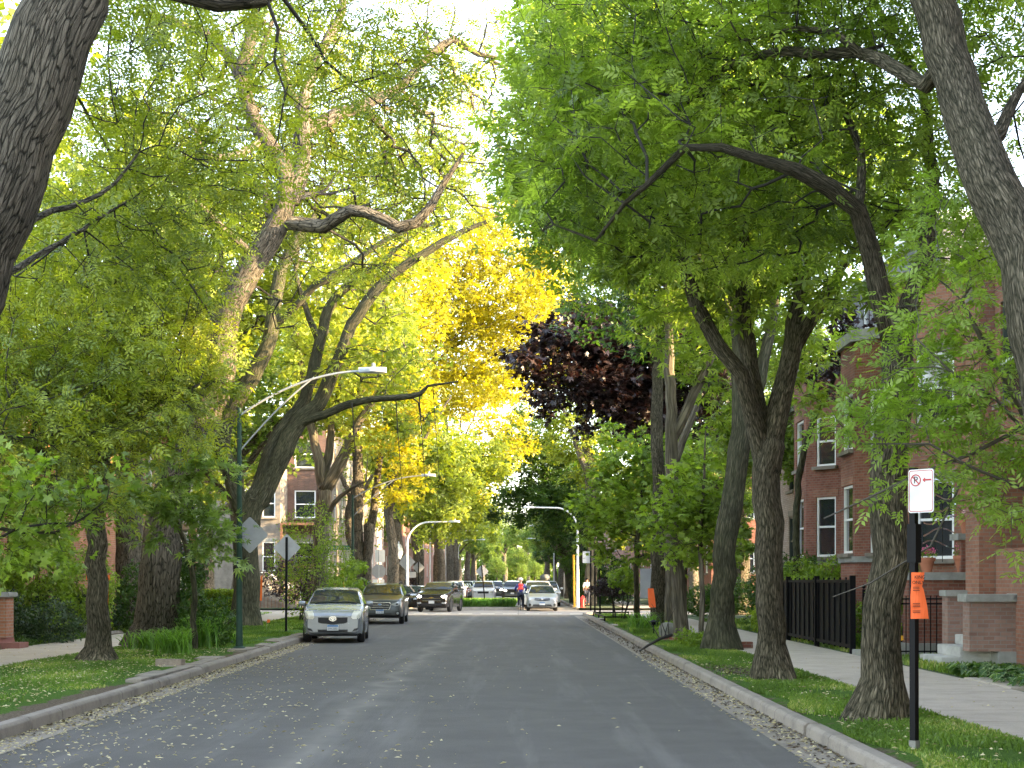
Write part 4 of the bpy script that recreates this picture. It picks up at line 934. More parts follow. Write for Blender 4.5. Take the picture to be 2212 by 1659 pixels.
for i, (u, v, h, r, n) in enumerate([(322,1404,.6,.65,170), (375,1414,.75,.65,180), (430,1400,.95,.65,190), (462,1380,1.05,.6,170), (405,1385,.95,.65,170)]):
    g = G(u, v); straps('daylily_clump', None, g, n, h, r, 20+i, group='daylily clumps at the foot of the big locust')['label'] = 'arching strap leaved daylily clump at the foot of the big locust'
g = G(1388, 1362); straps('daylily_clump', 'daylily clump in front of the broad grey ash on the right verge', g, 150, .75, .7, 31)
g = G(495, 1392); straps('daylily_clump', 'low yellowish daylily clump beside the green lamp post', g, 120, .4, .4, 33)
for i, (x, y) in enumerate(((7.9, 36.5), (8.0, 33.2))): straps('iris_clump', ('iris clump behind the solid black gate', 'iris clump inside the open railing fence')[i], (x, y, .1), 110, .6, .5, 35+i)

def leafball(blobs, n, tpl, size, seed, flat=.6):
    rg = np.random.default_rng(seed); P_ = []
    w = np.array([b[1][0]*b[1][1]*b[1][2] for b in blobs])**.7; w /= w.sum()
    for b, k in zip(blobs, rg.multinomial(n, w)):
        u = rg.normal(0, 1, (k, 3)); u /= np.linalg.norm(u, axis=1)[:, None]; rr = (.55+.45*rg.random((k, 1))**.5)
        bump = 1+.12*np.sin(u[:, :1]*7+seed)+.1*np.sin(u[:, 1:2]*9)+.1*np.sin(u[:, 2:]*8)
        P_.append(np.array(b[0])+u*rr*bump*np.array(b[1]))
    c = np.concatenate(P_); c = c[c[:, 2] > .03]; m = len(c)
    x = rg.normal(0, 1, (m, 3)); x[:, 2] -= .3; x /= np.linalg.norm(x, axis=1)[:, None]
    up_ = np.array([0, 0, flat])+rg.normal(0, .6, (m, 3)); y = np.cross(up_, x); y /= np.linalg.norm(y, axis=1)[:, None]; z = np.cross(x, y)
    T = np.asarray(tpl, float); nf = T.shape[0]
    V = np.einsum('va,mab->mvb', T.reshape(-1, 3), np.stack([x, y, z], 1))*(size*(.6+.7*rg.random(m)))[:, None, None]+c[:, None]
    var = np.repeat(np.clip(.5+.25*np.sin(c[:, 0]*5)*np.sin(c[:, 2]*6+c[:, 1]*4)+rg.normal(0, .2, m), 0, 1), nf)
    return np_mesh('foliage', V.reshape(-1, 3), 4, attr=var)
def shrub(name, label, c, blobs, n, mat, seed, tpl='one', size=1.0, cat='shrub', stems=True, group=None):
    root = empty(name, label, cat, c, group=group)
    link('foliage', leafball(blobs, n, TPL[tpl], size, seed), M[mat], root)
    if stems:
        mb = MB(); rg = random.Random(seed)
        for k in range(6):
            b = rg.choice(blobs); mb.tube([(rg.uniform(-.08, .08), rg.uniform(-.08, .08), 0), (b[0][0]*.5+rg.uniform(-.1, .1), b[0][1]*.5, b[0][2]*.5), (b[0][0]+rg.uniform(-.2, .2), b[0][1], b[0][2]+b[1][2]*.4)], [.02, .014, .006], 5)
        mb.build('stems', M['twig'], root)
    return root
M['pale_twig2'] = M['twig_pale']
# left gardens
shrub('yew_shrub', 'wide dark yew shrub behind the left sidewalk near the brick pier', (-12.9, 36.5, .1), [((0,0,.6),(1.1,1.2,.65)), ((-1.3,.5,.7),(1.0,1,.7)), ((1.0,1.2,.5),(.8,1,.6))], 9000, 'yew_leaf', 50, size=1.1)
shrub('yew_shrub', 'dark clipped yew shrub beside the left steps', (-13.6, 43.5, .1), [((0,0,.8),(1.1,1.2,.9)), ((1.0,.6,.6),(.7,.8,.7))], 7000, 'yew_leaf', 51, size=1.2)
shrub('ground_ivy', 'low ivy patch edging the sidewalk below the yew shrub', (-12.4, 35.6, .1), [((0,0,.08),(.6,1.5,.18))], 2500, 'dark_leaf', 52, size=.9, stems=False, cat='ivy')
shrub('privet_shrub', 'mid green shrub left of the giant ivy covered trunk', (-11.6, 45.0, .1), [((0,0,1.0),(.9,.9,1.0)), ((.8,1.2,1.4),(.8,.8,1.2))], 6000, 'dark_leaf', 53, tpl='one', size=1.4)
shrub('lilac_shrub', 'tall lilac shrub in the left front garden', (-14.5, 38.5, .1), [((0,0,1.8),(1.2,1.2,1.5)), ((-1.5,1,2.2),(1.3,1.2,1.6)), ((1.3,2,1.7),(1.1,1,1.3))], 9000, 'maple_leaf', 54, tpl='one', size=1.5)
shrub('lilac_shrub', 'leafy lilac shrub behind the short stout tree', (-13.3, 40.8, .1), [((0,0,1.6),(1.2,1.0,1.4)), ((1.1,1.0,1.4),(.9,1,1.2)), ((0,0.5,2.8),(1.0,1,.9))], 8000, 'ash_leaf', 55, tpl='one', size=1.5)
shrub('climbing_ivy', 'ivy climbing the right side of the giant trunk', (-7.65, 34.6, .1), [((0,0,1.0),(.36,.4,1.1)), ((.1,.1,2.2),(.30,.35,.8)), ((.5,.5,.6),(.45,.5,.6))], 3600, 'dark_leaf', 56, tpl='one', size=1.1, cat='ivy')
shrub('bare_shrub', 'leaning thinly leaved shrub behind the first diamond sign', (-8.3, 56, .1), [((.6,0,1.4),(1.3,.8,1.3)), ((-.3,0,2.4),(1.0,.8,.9)), ((1.4,0,1.0),(.8,.6,.8)), ((.5,0,3.5),(1.2,.8,1.0)), ((1.3,0,2.6),(.7,.7,.7))], 5600, 'maple_leaf', 57, tpl='one', size=1.2)
shrub('maple_shrub', 'light green maple shrub in front of the street name sign', (-7.9, 63, .1), [((.5,0,1.4),(.9,.8,.6)), ((.9,0,2.2),(.5,.6,.35)), ((1.5,0,1.0),(.5,.5,.4)), ((0,0,.8),(.6,.6,.4))], 1100, 'maple_leaf', 58, tpl='maple', size=1.1)
shrub('barberry_shrub', 'dark red shrub behind the diamond sign by the stone steps', (-13.0, 86, .1), [((0,0,1.7),(1.9,.9,1.4)), ((1.4,0,1.2),(1,.8,1.1))], 4500, 'purple_leaf', 59, size=2.0)
shrub('barberry_shrub', 'dark red shrub between the octagonal sign back and the white lamp', (-6.6+-.9, 99, .1), [((0,0,1.2),(.8,.7,1.2))], 1800, 'purple_leaf', 60, size=2.0)
# clipped hedge
root = empty('hedge', 'bright yellow green clipped hedge left of the green post', 'hedge', (-12.9, 62.5, .1))
rgn = np.random.default_rng(61); m = 9000
face = rgn.random((m, 3))*np.array([2.2, 1.6, 1.15])-np.array([1.1, .8, 0]); ax = rgn.integers(0, 3, m)
face[ax == 0, 0] = np.sign(rgn.random((ax == 0).sum())-.5)*1.1; face[ax == 1, 1] = -.8; face[ax == 2, 2] = 1.15
face += rgn.normal(0, .035, (m, 3)); x = rgn.normal(0, 1, (m, 3)); x /= np.linalg.norm(x, axis=1)[:, None]; y = np.cross(rgn.normal(0, 1, (m, 3)), x); y /= np.linalg.norm(y, axis=1)[:, None]
V = face[:, None]+x[:, None]*np.array([0, .05, .1, .05])[None, :, None]+y[:, None]*np.array([0, -.025, 0, .025])[None, :, None]
link('foliage', np_mesh('foliage', V.reshape(-1, 3), 4, attr=rgn.random(m)), M['hedge_leaf'], root)
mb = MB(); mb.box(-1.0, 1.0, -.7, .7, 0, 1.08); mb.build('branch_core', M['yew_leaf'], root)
# right gardens
shrub('boxwood_shrub', 'glossy dark shrub behind the leaning ash and gate', (8.0, 46, .1), [((0,0,1.2),(.9,1.0,1.2)), ((.8,-.6,1.4),(.8,.8,.9))], 8000, 'dark_leaf', 70, size=1.3)
shrub('boxwood_shrub', 'bright topped shrub spilling above the solid black gate', (9.0, 42.5, .1), [((0,0,1.4),(1.2,1.2,.75)), ((-.6,1.6,1.5),(1.0,1,.7)), ((.8,-1.0,1.1),(.8,.8,.7))], 9000, 'maple_leaf', 71, size=1.3)
shrub('boxwood_shrub', 'yellow green shrub at the left end of the solid gate', (7.6, 44.5, .1), [((0,0,.55),(.6,.7,.6))], 2500, 'hedge_leaf', 72, size=1.2)
shrub('fern_shrub', 'rounded fern like shrub behind the orange notice on the iron fence', (8.15, 31.6, .1), [((0,0,1.45),(.62,.5,.42))], 1500, 'maple_leaf', 73, tpl='ash', size=.9)
shrub('boxwood_shrub', 'low shrub seen through the open iron railings', (8.3, 36.0, .1), [((0,0,.55),(.75,.8,.5)), ((.2,-1.6,.4),(.5,.6,.4))], 3500, 'maple_leaf', 74, size=1.1)
shrub('japanese_maple_shrub', 'small reddish japanese maple by the black posts', G(1328, 1336), [((0,0,1.5),(.75,.6,.35)), ((-.2,0,1.2),(.9,.6,.3))], 1500, 'purple_leaf', 75, tpl='silver', size=.9, cat='small tree')
shrub('green_sapling', 'small yellow green sapling beside the reddish japanese maple', G(1345, 1340), [((0,0,1.7),(.6,.5,.45)), ((.3,0,1.35),(.4,.4,.3))], 900, 'maple_leaf', 76, tpl='silver', size=.9, cat='small tree')
shrub('boxwood_shrub', 'round green shrub at the near right corner of the crossing', (8.2, 67, .1), [((0,0,.7),(1.2,1,.7)), ((1.5,.5,.9),(1.2,1,.9))], 5000, 'dark_leaf', 77, size=1.6)
shrub('boxwood_shrub', 'dark shrub mass behind the red hydrant', (6.2, 101, .1), [((0,0,1.6),(1.6,2,1.8)), ((-1.2,3,1.4),(1.2,2,1.6))], 7000, 'dark_leaf', 78, size=2.2)
for i in range(5): shrub('weed_tuft', 'small leafy weed growing at the foot of the right verge trees', G((1480, 1508, 1440, 1530, 1456)[i], (1392, 1400, 1372, 1395, 1366)[i]), [((0,0,.15),(.3,.3,.22))], 300, 'maple_leaf', 80+i, size=1.2, stems=False, cat='weed', group='weeds under the right verge trees')
# hostas: broad leaves in rosettes
def hosta(c, seed, s):
    rg = np.random.default_rng(seed); V = []; vr = []
    for i in range(26):
        a = rg.random()*2*PI; tl = rg.uniform(.3, .9); d = np.array([math.cos(a), math.sin(a), 0]); sd = np.array([-math.sin(a), math.cos(a), 0])
        p0 = d*.03; p1 = d*.13*tl*1.4+np.array([0, 0, .20*tl+.05]); L = rg.uniform(.14, .22); p2 = p1+d*L*.5+np.array([0, 0, .02]); p3 = p1+d*L+np.array([0, 0, -.07])
        w = L*.3
        V += [p1, p2-sd*w, p3, p2+sd*w]; vr.append(rg.random()*.75)
        V += [p1+sd*.008, p2+sd*w*1.08+[0,0,-.004], p3+d*.01, p2+sd*w*.84+[0,0,.003]]; vr.append(1.0)
    o = link('hosta', np_mesh('hosta', np.array(V)*s, 4, attr=np.array(vr)), M['hosta_leaf']); o.location = c
    return tag(o, 'variegated hosta in the bed below the brick steps', 'hosta', 'hostas in the bed below the brick steps')
hs = [hosta((7.6, 25.0, .1), 90, .8), hosta((8.1, 25.1, .1), 91, .9)]
rg = random.Random(12)
for i in range(58):
    o = hs[i % 2].copy(); col.objects.link(o); o.location = (7.45+(i % 7)*.27+rg.uniform(-.06, .06), 20.9+(i//7)*.5+rg.uniform(-.1, .1), .1); o.rotation_euler = (0, 0, rg.uniform(0, 6)); o.scale = (rg.uniform(.8, 1.15),)*3

# the far wood that closes the street, one mass too distant to count
bl = []; rg = random.Random(77)
for k in range(46): bl.append(((rg.uniform(-42, 42), rg.uniform(0, 24), rg.uniform(1.5, 9)), (rg.uniform(3, 5.5), 3, rg.uniform(2.2, 4))))
me = leafball(bl, 42000, TPL['far'], 3.2, 78); o = link('distant_woods', me, M['far_leaf']); o.location = (0, 335, 0); tag(o, 'pale green mass of distant trees closing the street', 'woods', kind='stuff')
# ------------------------------------------------------------------ buildings
M['brick_red'] = brick_mat('red brick', (.19,.068,.044), (.27,.105,.068), (.22,.15,.115))
M['brick_brown'] = brick_mat('brown brick', (.24,.10,.062), (.32,.145,.09), (.24,.18,.135))
M['brick_orange'] = brick_mat('orange brick', (.30,.12,.06), (.38,.16,.085), (.3,.24,.19))
M['brick_grey'] = brick_mat('pale mixed brick', (.34,.27,.23), (.46,.38,.33), (.30,.2,.16))
M['brick_dull'] = brick_mat('dull brown brick', (.11,.062,.046), (.16,.085,.062), (.12,.10,.08))
M['brick_wall'] = brick_mat('weathered pinkish brick', (.22,.125,.095), (.30,.19,.15), (.24,.2,.17))
M['limestone'] = plain('limestone', (.21,.18,.145), .85, var=.35, scale=2.2, bump=.01)
M['stone_grey'] = plain('grey cast stone', (.27,.27,.245), .85, var=.25, scale=3.5, bump=.008)
M['concrete_step'] = plain('step concrete', (.42,.41,.38), .9, var=.22, scale=4, bump=.006)
M['white_frame'] = plain('white window paint', (.84,.84,.82), .5, var=.05)
M['dark_frame'] = plain('dark green frame', (.05,.065,.055), .5)
M['glass'] = glass_mat('window glass')
M['roof_grey'] = plain('grey mansard shingle', (.17,.17,.175), .85, var=.25, scale=14, bump=.01)
M['iron'] = plain('black iron', (.004,.004,.005), .5, .0, spec=.12)
M['gate_black'] = plain('black gate panel', (.005,.006,.007), .5, spec=.12)
M['curtain'] = plain('pale curtain', (.55,.52,.46), .9)
M['wood_brown'] = plain('brown painted wood', (.16,.075,.05), .8)
M['terracotta'] = plain('terracotta', (.42,.16,.085), .8)
M['petal_pink'] = leaf_mat('pink petal', [(0, (.55,.09,.22)), (1, (.75,.25,.4))], trans=.2, tcol=(1,.5,.6))
M['petal_pale'] = leaf_mat('pale pink petal', [(0, (.6,.35,.38)), (1, (.8,.6,.6))], trans=.2, tcol=(1,.8,.8))
M['petal_yellow'] = leaf_mat('yellow petal', [(0, (.6,.42,.03)), (1, (.8,.65,.1))], trans=.2, tcol=(1,.9,.3))

def wall_face(mb, p0, p1, z0, z1, ops, depth=.12):
    """vertical wall from p0 to p1 with openings (s0, s1, a0, a1); outside is to the right of p0->p1 looking down"""
    p0 = Vector((*p0, 0)); p1 = Vector((*p1, 0)); d = (p1-p0); L = d.length; d.normalize(); n = Vector((d.y, -d.x, 0))
    ss = sorted({0, L, *[o[0] for o in ops], *[o[1] for o in ops]}); zs = sorted({z0, z1, *[o[2] for o in ops], *[o[3] for o in ops]})
    def q(s, z, dep=0): return tuple(p0 + d*s - n*dep + Vector((0, 0, z)))
    for i in range(len(ss)-1):
        for j in range(len(zs)-1):
            sm, zm = (ss[i]+ss[i+1])/2, (zs[j]+zs[j+1])/2
            if any(o[0] < sm < o[1] and o[2] < zm < o[3] for o in ops): continue
            mb.add([q(ss[i], zs[j]), q(ss[i+1], zs[j]), q(ss[i+1], zs[j+1]), q(ss[i], zs[j+1])], [(0, 1, 2, 3)])
    for s0, s1, a0, a1 in [o[:4] for o in ops]:
        for (sa, za), (sb, zb) in (((s0,a0),(s1,a0)), ((s1,a0),(s1,a1)), ((s1,a1),(s0,a1)), ((s0,a1),(s0,a0))):
            mb.add([q(sa, za), q(sb, zb), q(sb, zb, depth), q(sa, za, depth)], [(0, 1, 2, 3)])
    return d, n
def add_window(root, p0, p1, op, frame='white_frame', depth=.12, sash=True, sill='limestone', cols=1, curtain=False):
    p0 = Vector((*p0, 0)); p1 = Vector((*p1, 0)); d = (p1-p0).normalized(); n = Vector((d.y, -d.x, 0))
    s0, s1, a0, a1 = op[:4]; mb = MB(); fw = .07
    def bar(sa, sb, za, zb, dep, th):
        c = p0+d*((sa+sb)/2)-n*(dep)+Vector((0, 0, (za+zb)/2)); mb.obox(c, d, (sb-sa)/2, th/2, (zb-za)/2)
    bar(s0, s0+fw, a0, a1, depth*.6, .07); bar(s1-fw, s1, a0, a1, depth*.6, .07); bar(s0+fw, s1-fw, a1-fw, a1, depth*.6, .066); bar(s0+fw, s1-fw, a0, a0+fw, depth*.6, .066)
    if sash: zm = a0+(a1-a0)*.5; bar(s0+fw, s1-fw, zm-.03, zm+.03, depth*.68, .05)
    for k in range(1, cols): sm = s0+(s1-s0)*k/cols; bar(sm-.03, sm+.03, a0+fw, a1-fw, depth*.64, .055)
    w = mb.build('window', M[frame], root)
    g = MB(); c = p0+d*((s0+s1)/2)-n*(depth*.85)+Vector((0, 0, (a0+a1)/2)); g.obox(c, d, (s1-s0)/2-fw*.5, .004, (a1-a0)/2-fw*.5)
    g.build('pane', M['glass'], w)
    if sill:
        g = MB(); c = p0+d*((s0+s1)/2)+n*.03+Vector((0, 0, a0-.055)); g.obox(c, d, (s1-s0)/2+.08, .11, .052); g.build('sill', M[sill], w)
    return w
def building(name, label, path, z0, z1, opens, mat, base=None, cap='stone_grey', roof=True, frame='white_frame', lintel=None, capw=.12, caph=.22, cat='building', cols=1):
    """path: plan points in order (outside on the right hand); opens: {segment: [(s0, s1, a0, a1), ...]}"""
    c0 = Vector((path[0][0], path[0][1], 0)); root = empty(name, label, cat, c0)
    pth = [(p[0]-c0.x, p[1]-c0.y) for p in path]; mb = MB()
    for i in range(len(pth)-1): wall_face(mb, pth[i], pth[i+1], z0, z1, opens.get(i, []))
    mb.build('wall', M[mat], root)
    for i, ops in opens.items():
        for o in ops: add_window(root, pth[i], pth[i+1], o, frame=o[4] if len(o) > 4 else frame, cols=o[5] if len(o) > 5 else cols, sash=not (len(o) > 6 and o[6]))
    mb = MB(); mb2 = MB()
    for i in range(len(pth)-1):
        a, b = Vector((*pth[i], 0)), Vector((*pth[i+1], 0)); d = (b-a).normalized(); n = Vector((d.y, -d.x, 0)); L = (b-a).length
        mb.obox((a+b)/2+n*.0+Vector((0, 0, z1+caph/2)), d, L/2+capw*.7, capw, caph/2)
        for o in opens.get(i, []):
            mb2.obox(a+d*((o[0]+o[1])/2)+n*.004+Vector((0, 0, o[3]+.12)), d, (o[1]-o[0])/2+.1, .014, .11)
    mb.build('cornice', M[cap], root)
    if lintel: mb2.build('lintels', M[lintel], root)['kind'] = 'stuff'
    if roof:
        me = bpy.data.meshes.new('roof'); me.from_pydata([(p[0], p[1], z1-.02) for p in pth], [], [tuple(range(len(pth)))]); link('roof', me, M['roof_grey'], root)
    return root, pth
B = {}
# brick flats with two canted bays (right, middle distance). Path runs so that the outside (street) is on the right hand.
W1, W2 = (2.45, 4.3), (5.25, 6.8)
path = [(10.2, 38.0), (10.2, 38.4), (9.0, 39.6), (9.0, 41.3), (10.0, 42.3), (10.0, 45.1), (9.0, 46.3), (9.0, 48.3), (10.0, 49.4), (10.0, 50.4), (22, 50.4), (22, 38.0), (10.2, 38.0)]
path = path[::-1]
# reversed list: segments counted from the back; outside on the right hand requires travelling toward the camera on the street side
def segs(path, pred):
    return [i for i in range(len(path)-1) if pred(path[i], path[i+1])]
ops = {}
for i in range(len(path)-1):
    a, b = path[i], path[i+1]; L = math.dist(a, b)
    if max(a[0], b[0]) <= 10.25 and L > 1.2:
        c = L/2; hw = .38 if a[0] != b[0] else (.62 if L < 2.5 else .45)
        ops[i] = [(c-hw, c+hw, *W1), (c-hw, c+hw, *W2)]
B['flats'], _ = building('brick_flats', 'dark red brick flats with two canted bays of white windows', path, .1, 8.1, ops, 'brick_red', lintel='brick_brown', caph=.3)
root = B['flats']; c0 = root.location.copy()
mb = MB(); 
def belt(mb, path, z, h, pr):
    for i in range(len(path)-1):
        a, b = Vector((path[i][0]-c0.x, path[i][1]-c0.y, 0)), Vector((path[i+1][0]-c0.x, path[i+1][1]-c0.y, 0)); d = (b-a).normalized(); n = Vector((d.y, -d.x, 0))
        if max(path[i][0], path[i+1][0]) < 11: mb.obox((a+b)/2+n*pr/2+Vector((0, 0, z)), d, (b-a).length/2+pr*.5, pr/2+.01, h/2)
belt(mb, path, 2.28, .16, .06); mb.build('stone_band', M['stone_grey'], root)
# mansard storey with white windows
pm = [(22, 50.2), (10.9, 50.2), (10.9, 38.2), (22, 38.2), (22, 50.2)]
c1 = c0
mb = MB(); pmr = [(p[0]-c1.x, p[1]-c1.y) for p in pm]
o3 = [(1.2, 2.1, 8.9, 10.4), (3.4, 4.3, 8.9, 10.4), (6.4, 7.3, 8.9, 10.4), (9.0, 9.9, 8.9, 10.4)]; o4 = [(.5, 1.4, 8.9, 10.4), (2.0, 2.9, 8.9, 10.4)]
for i in range(4): wall_face(mb, pmr[i], pmr[i+1], 8.1, 11.0, o3 if i == 1 else o4 if i == 2 else [])
mb.build('mansard', M['roof_grey'], root)
for o in o3: add_window(root, pmr[1], pmr[2], o)
for o in o4: add_window(root, pmr[2], pmr[3], o, cols=2)
mb = MB(); mb.obox(((pmr[1][0]+pmr[3][0])/2, (pmr[1][1]+pmr[2][1])/2, 11.1), (1, 0, 0), 5.8, 6.25, .12); mb.build('eaves', M['white_frame'], root)
# nearer brick house with porch and piers (right edge)
path = [(22, 37.2), (10.0, 37.2), (10.0, 36.4), (8.95, 35.3), (8.95, 34.2), (10.0, 33.1), (10.0, 29.0), (10.0, 18.5), (22, 18.5), (22, 37.2)]
ops = {2: [(.3, 1.2, 2.2, 4.0), (.3, 1.2, 5.3, 6.9)], 3: [(.25, .85, 2.2, 4.0), (.25, .85, 5.3, 6.9)], 4: [(.28, 1.24, 2.2, 4.0), (.28, 1.24, 5.3, 6.9)],
       5: [(1.2, 2.3, 2.1, 4.2, 'dark_frame'), (1.2, 2.3, 5.3, 7.0, 'dark_frame')], 6: [(.8, 2.0, 2.1, 4.2, 'dark_frame'), (3, 4.2, 5.3, 7.0, 'dark_frame')]}
B['porch_house'], _ = building('brick_house', 'brown brick house with tall porch pier at the right edge', path, .1, 8.6, ops, 'brick_brown', cap='limestone', lintel='limestone')
root = B['porch_house']; c0 = root.location.copy()
def loc(x, y): return x-c0.x, y-c0.y
# porch piers, parapets, floor, upper glazed room
px, py = loc(8.72, 28.0)
for yy in (28.0, 22.3):
    mb = MB(); py = loc(0, yy)[1]; mb.box(px, px+.95, py, py+.85, .1, 7.55); pier = mb.build('porch_pier', M['brick_brown'], root); mb = MB()
    a, b = loc(8.72, yy); mb.box(a-.06, a+1.01, b-.06, b+.91, 7.55, 7.7); mb.box(a-.16, a+1.11, b-.16, b+1.01, 7.7, 7.95)
    mb.box(a+.34, a+.6, b-.10, b+.0, 7.05, 7.53); mb.box(a-.1, a-.0, b+.3, b+.55, 7.05, 7.53); mb.build('cap', M['limestone'], pier)
a0, b0 = loc(9.0, 23.2); a1, b1 = loc(9.2, 27.96)
mb = MB(); wall_face(mb, (a0, b1), (a0, b0), 4.3, 7.5, [(.35, 1.9, 5.0, 6.9), (2.4, 4.2, 5.0, 6.9)]); mb.box(a0, a0+.98, b0, b1, 4.0, 4.3); mb.box(a0, a0+.98, b0, b1, 7.5, 7.8)
mb.box(a0+.02, a0+.3, b0, b1, .1, 2.3)
mb.build('porch_room', M['brick_brown'], root)
for o in ((.35, 1.9, 5.0, 6.9), (2.4, 4.2, 5.0, 6.9)):
    add_window(root, (a0, b1), (a0, b0), o, frame='dark_frame', sash=False)
mb = MB(); mb.box(a0-.03, a0+.02, b0+.8, b1-.4, 5.72, 5.78); mb.build('handrail', M['white_frame'], root)
# side parapet facing the camera with stone coping: carries the flower pots
a, b = loc(8.05, 30.6)
mb = MB(); mb.box(a, a+1.95, b, b+.35, .1, 1.72); mb.box(a+1.1, a+1.62, b-.04, b+.45, 1.88, 2.55); mb.build('parapet', M['brick_red'], root)
mb = MB(); mb.box(a-.08, a+2.0, b-.07, b+.42, 1.72, 1.88); mb.build('coping', M['stone_grey'], root)
mb = MB(); mb.box(a+1.02, a+1.70, b-.1, b+.52, 2.55, 2.68); mb.build('block_cap', M['stone_grey'], root)
mb = MB(); mb.box(a-.5, a+2, b-.02, b+.3, .1, .42); mb.build('footing', M['stone_grey'], root)
# stair flight with brick cheek wall
root = empty('front_steps', 'grey concrete steps with pinkish brick cheek wall and sloping stone coping', 'steps', (7.8, 27.25, .1)); c0 = root.location.copy()
mb = MB()
for k in range(6): mb.box(k*.34, 2.3, 0.0, 1.5, (k*.19 if k else 0.0), (k+1)*.19)
mb.build('steps', M['concrete_step'], root, bevel=.012)
mb = MB()
mb.box(.38, 3.6, -.42, -.02, 0.32, 1.22); mb.prism([(1.15, -.42, 1.22), (3.6, -.42, 1.22), (3.6, -.42, 2.3), (2.9, -.42, 2.3)], (0, .40, 0))
mb.box(.55, 3.0, 1.53, 1.9, 0, 1.3)
mb.build('cheek_wall', M['brick_wall'], root)
mb = MB(); mb.box(.9, 3.6, -.46, 0, 0, .32); mb.build('footing', M['stone_grey'], root, bevel=.01)
mb = MB(); mb.box(.30, 1.22, -.5, .06, 1.22, 1.36)
mb.prism([(1.1, -.5, 1.22), (1.2, -.5, 1.36), (3.1, -.5, 2.5), (3.1, -.5, 2.34)], (0, .56, 0)); mb.build('coping', M['stone_grey'], root, bevel=.01)
mb = MB(); mb.box(.5, 1.4, 1.48, 1.95, 1.3, 1.42)
mb.prism([(1.4, 1.48, 1.28), (1.4, 1.48, 1.42), (3.1, 1.48, 2.6), (3.1, 1.48, 2.46)], (0, .47, 0))
mb.build('coping', M['stone_grey'], root, bevel=.01)
# terracotta pots with flowers
def pot(name, label, c, s, petal, seed, group=None):
    root = empty(name, label, 'flower pot', c, group=group)
    mb = MB(); mb.lathe([(.09*s, 0), (.145*s, .22*s), (.165*s, .22*s), (.17*s, .29*s), (.14*s, .29*s), (.13*s, .26*s)], 16); mb.build('pot', M['terracotta'], root, smooth=True)
    link('foliage', leafball([((0,0,.34*s),(.17*s,.15*s,.09*s))], 260, TPL['one'], .5, seed), M['maple_leaf'], root)
    link('flowers', leafball([((.02,0,.44*s),(.14*s,.12*s,.08*s))], 220, TPL['one'], .45, seed+1), M[petal], root)
pot('flower_pot', 'terracotta pot of bright pink flowers, larger and nearer the pier', (9.25, 30.78, 1.88), 1.2, 'petal_pink', 301)
pot('flower_pot', 'smaller terracotta pot of pink flowers on the parapet', (8.5, 30.78, 1.88), 1.05, 'petal_pink', 303)
pot('flower_pot', 'pot of pale pink flowers standing on the raised parapet block', (9.35, 30.85, 2.68), 1.0, 'petal_pale', 305)
# house between, pale bricks
path = [(22, 66), (10.6, 66), (10.6, 52), (22, 52), (22, 66)]
building('grey_brick_house', 'pale mottled brick house with dark green windows beyond the bay flats', path, .1, 8.2,
         {1: [(1, 2.2, 2.3, 4.2), (4, 5.2, 2.3, 4.2), (8, 9.4, 2.3, 4.2), (11.4, 12.8, 2.3, 4.2), (1, 2.2, 5.2, 7), (4, 5.2, 5.2, 7), (8, 9.4, 5.2, 7), (11.4, 12.8, 5.2, 7)], 2: [(.4, 1.6, 2.3, 4.2), (2.4, 3.6, 5.2, 7.0)]}, 'brick_grey', frame='dark_frame', lintel='limestone')
path = [(22, 122), (12.0, 122), (12.0, 92), (22, 92), (22, 122)]
building('corner_brick_house', 'brick corner house beyond the crossing on the right', path, .1, 10.6,  # wall height raised to keep low sun off the trunks opposite
         {1: [(s, s+1.3, a, b) for s in (2, 7, 12, 17, 22, 27) for a, b in ((2.2, 4), (5.6, 7.4))], 2: [(s, s+1.2, a, b) for s in (1.5, 5) for a, b in ((2.2, 4), (5.6, 7.4))]}, 'brick_red')
path = [(24, 250), (12.0, 250), (12.0, 128), (24, 128), (24, 250)]
building('terrace_row', 'long brick terrace far down the right side, heightened to block the sun', path, .1, 11.5, {1: [(s, s+1.4, a, b) for s in range(3, 118, 8) for a, b in ((2.2, 4), (5.4, 7.2))]}, 'brick_brown')  # extra height added to shade the far left trunks
# left: brick house behind the trees
path = [(-15.6, 41), (-15.6, 66), (-28, 66), (-28, 41), (-15.6, 41)]
building('orange_brick_house', 'orange brick house mostly hidden by the left trees', path, .1, 9.2,
         {0: [(s, s+1.1, a, b) for s in (2, 5, 9, 13, 17, 21) for a, b in ((2.3, 4.1), (5.6, 7.4))], 3: [(s, s+1.0, a, b) for s in (8.5, 10.5, 5) for a, b in ((2.3, 4.1), (5.6, 7.4))]}, 'brick_orange', cap='limestone', lintel='limestone')
path = [(-15.0, 24), (-15.0, 38.5), (-28, 38.5), (-28, 24), (-15.0, 24)]
building('pale_stone_house', 'cream stone house glimpsed through the leaves at the left edge', path, .1, 9.0,
         {0: [(s, s+1.1, a, b) for s in (2, 5, 8, 11) for a, b in ((2.3, 4.1), (5.6, 7.4))]}, 'limestone', cap='stone_grey')
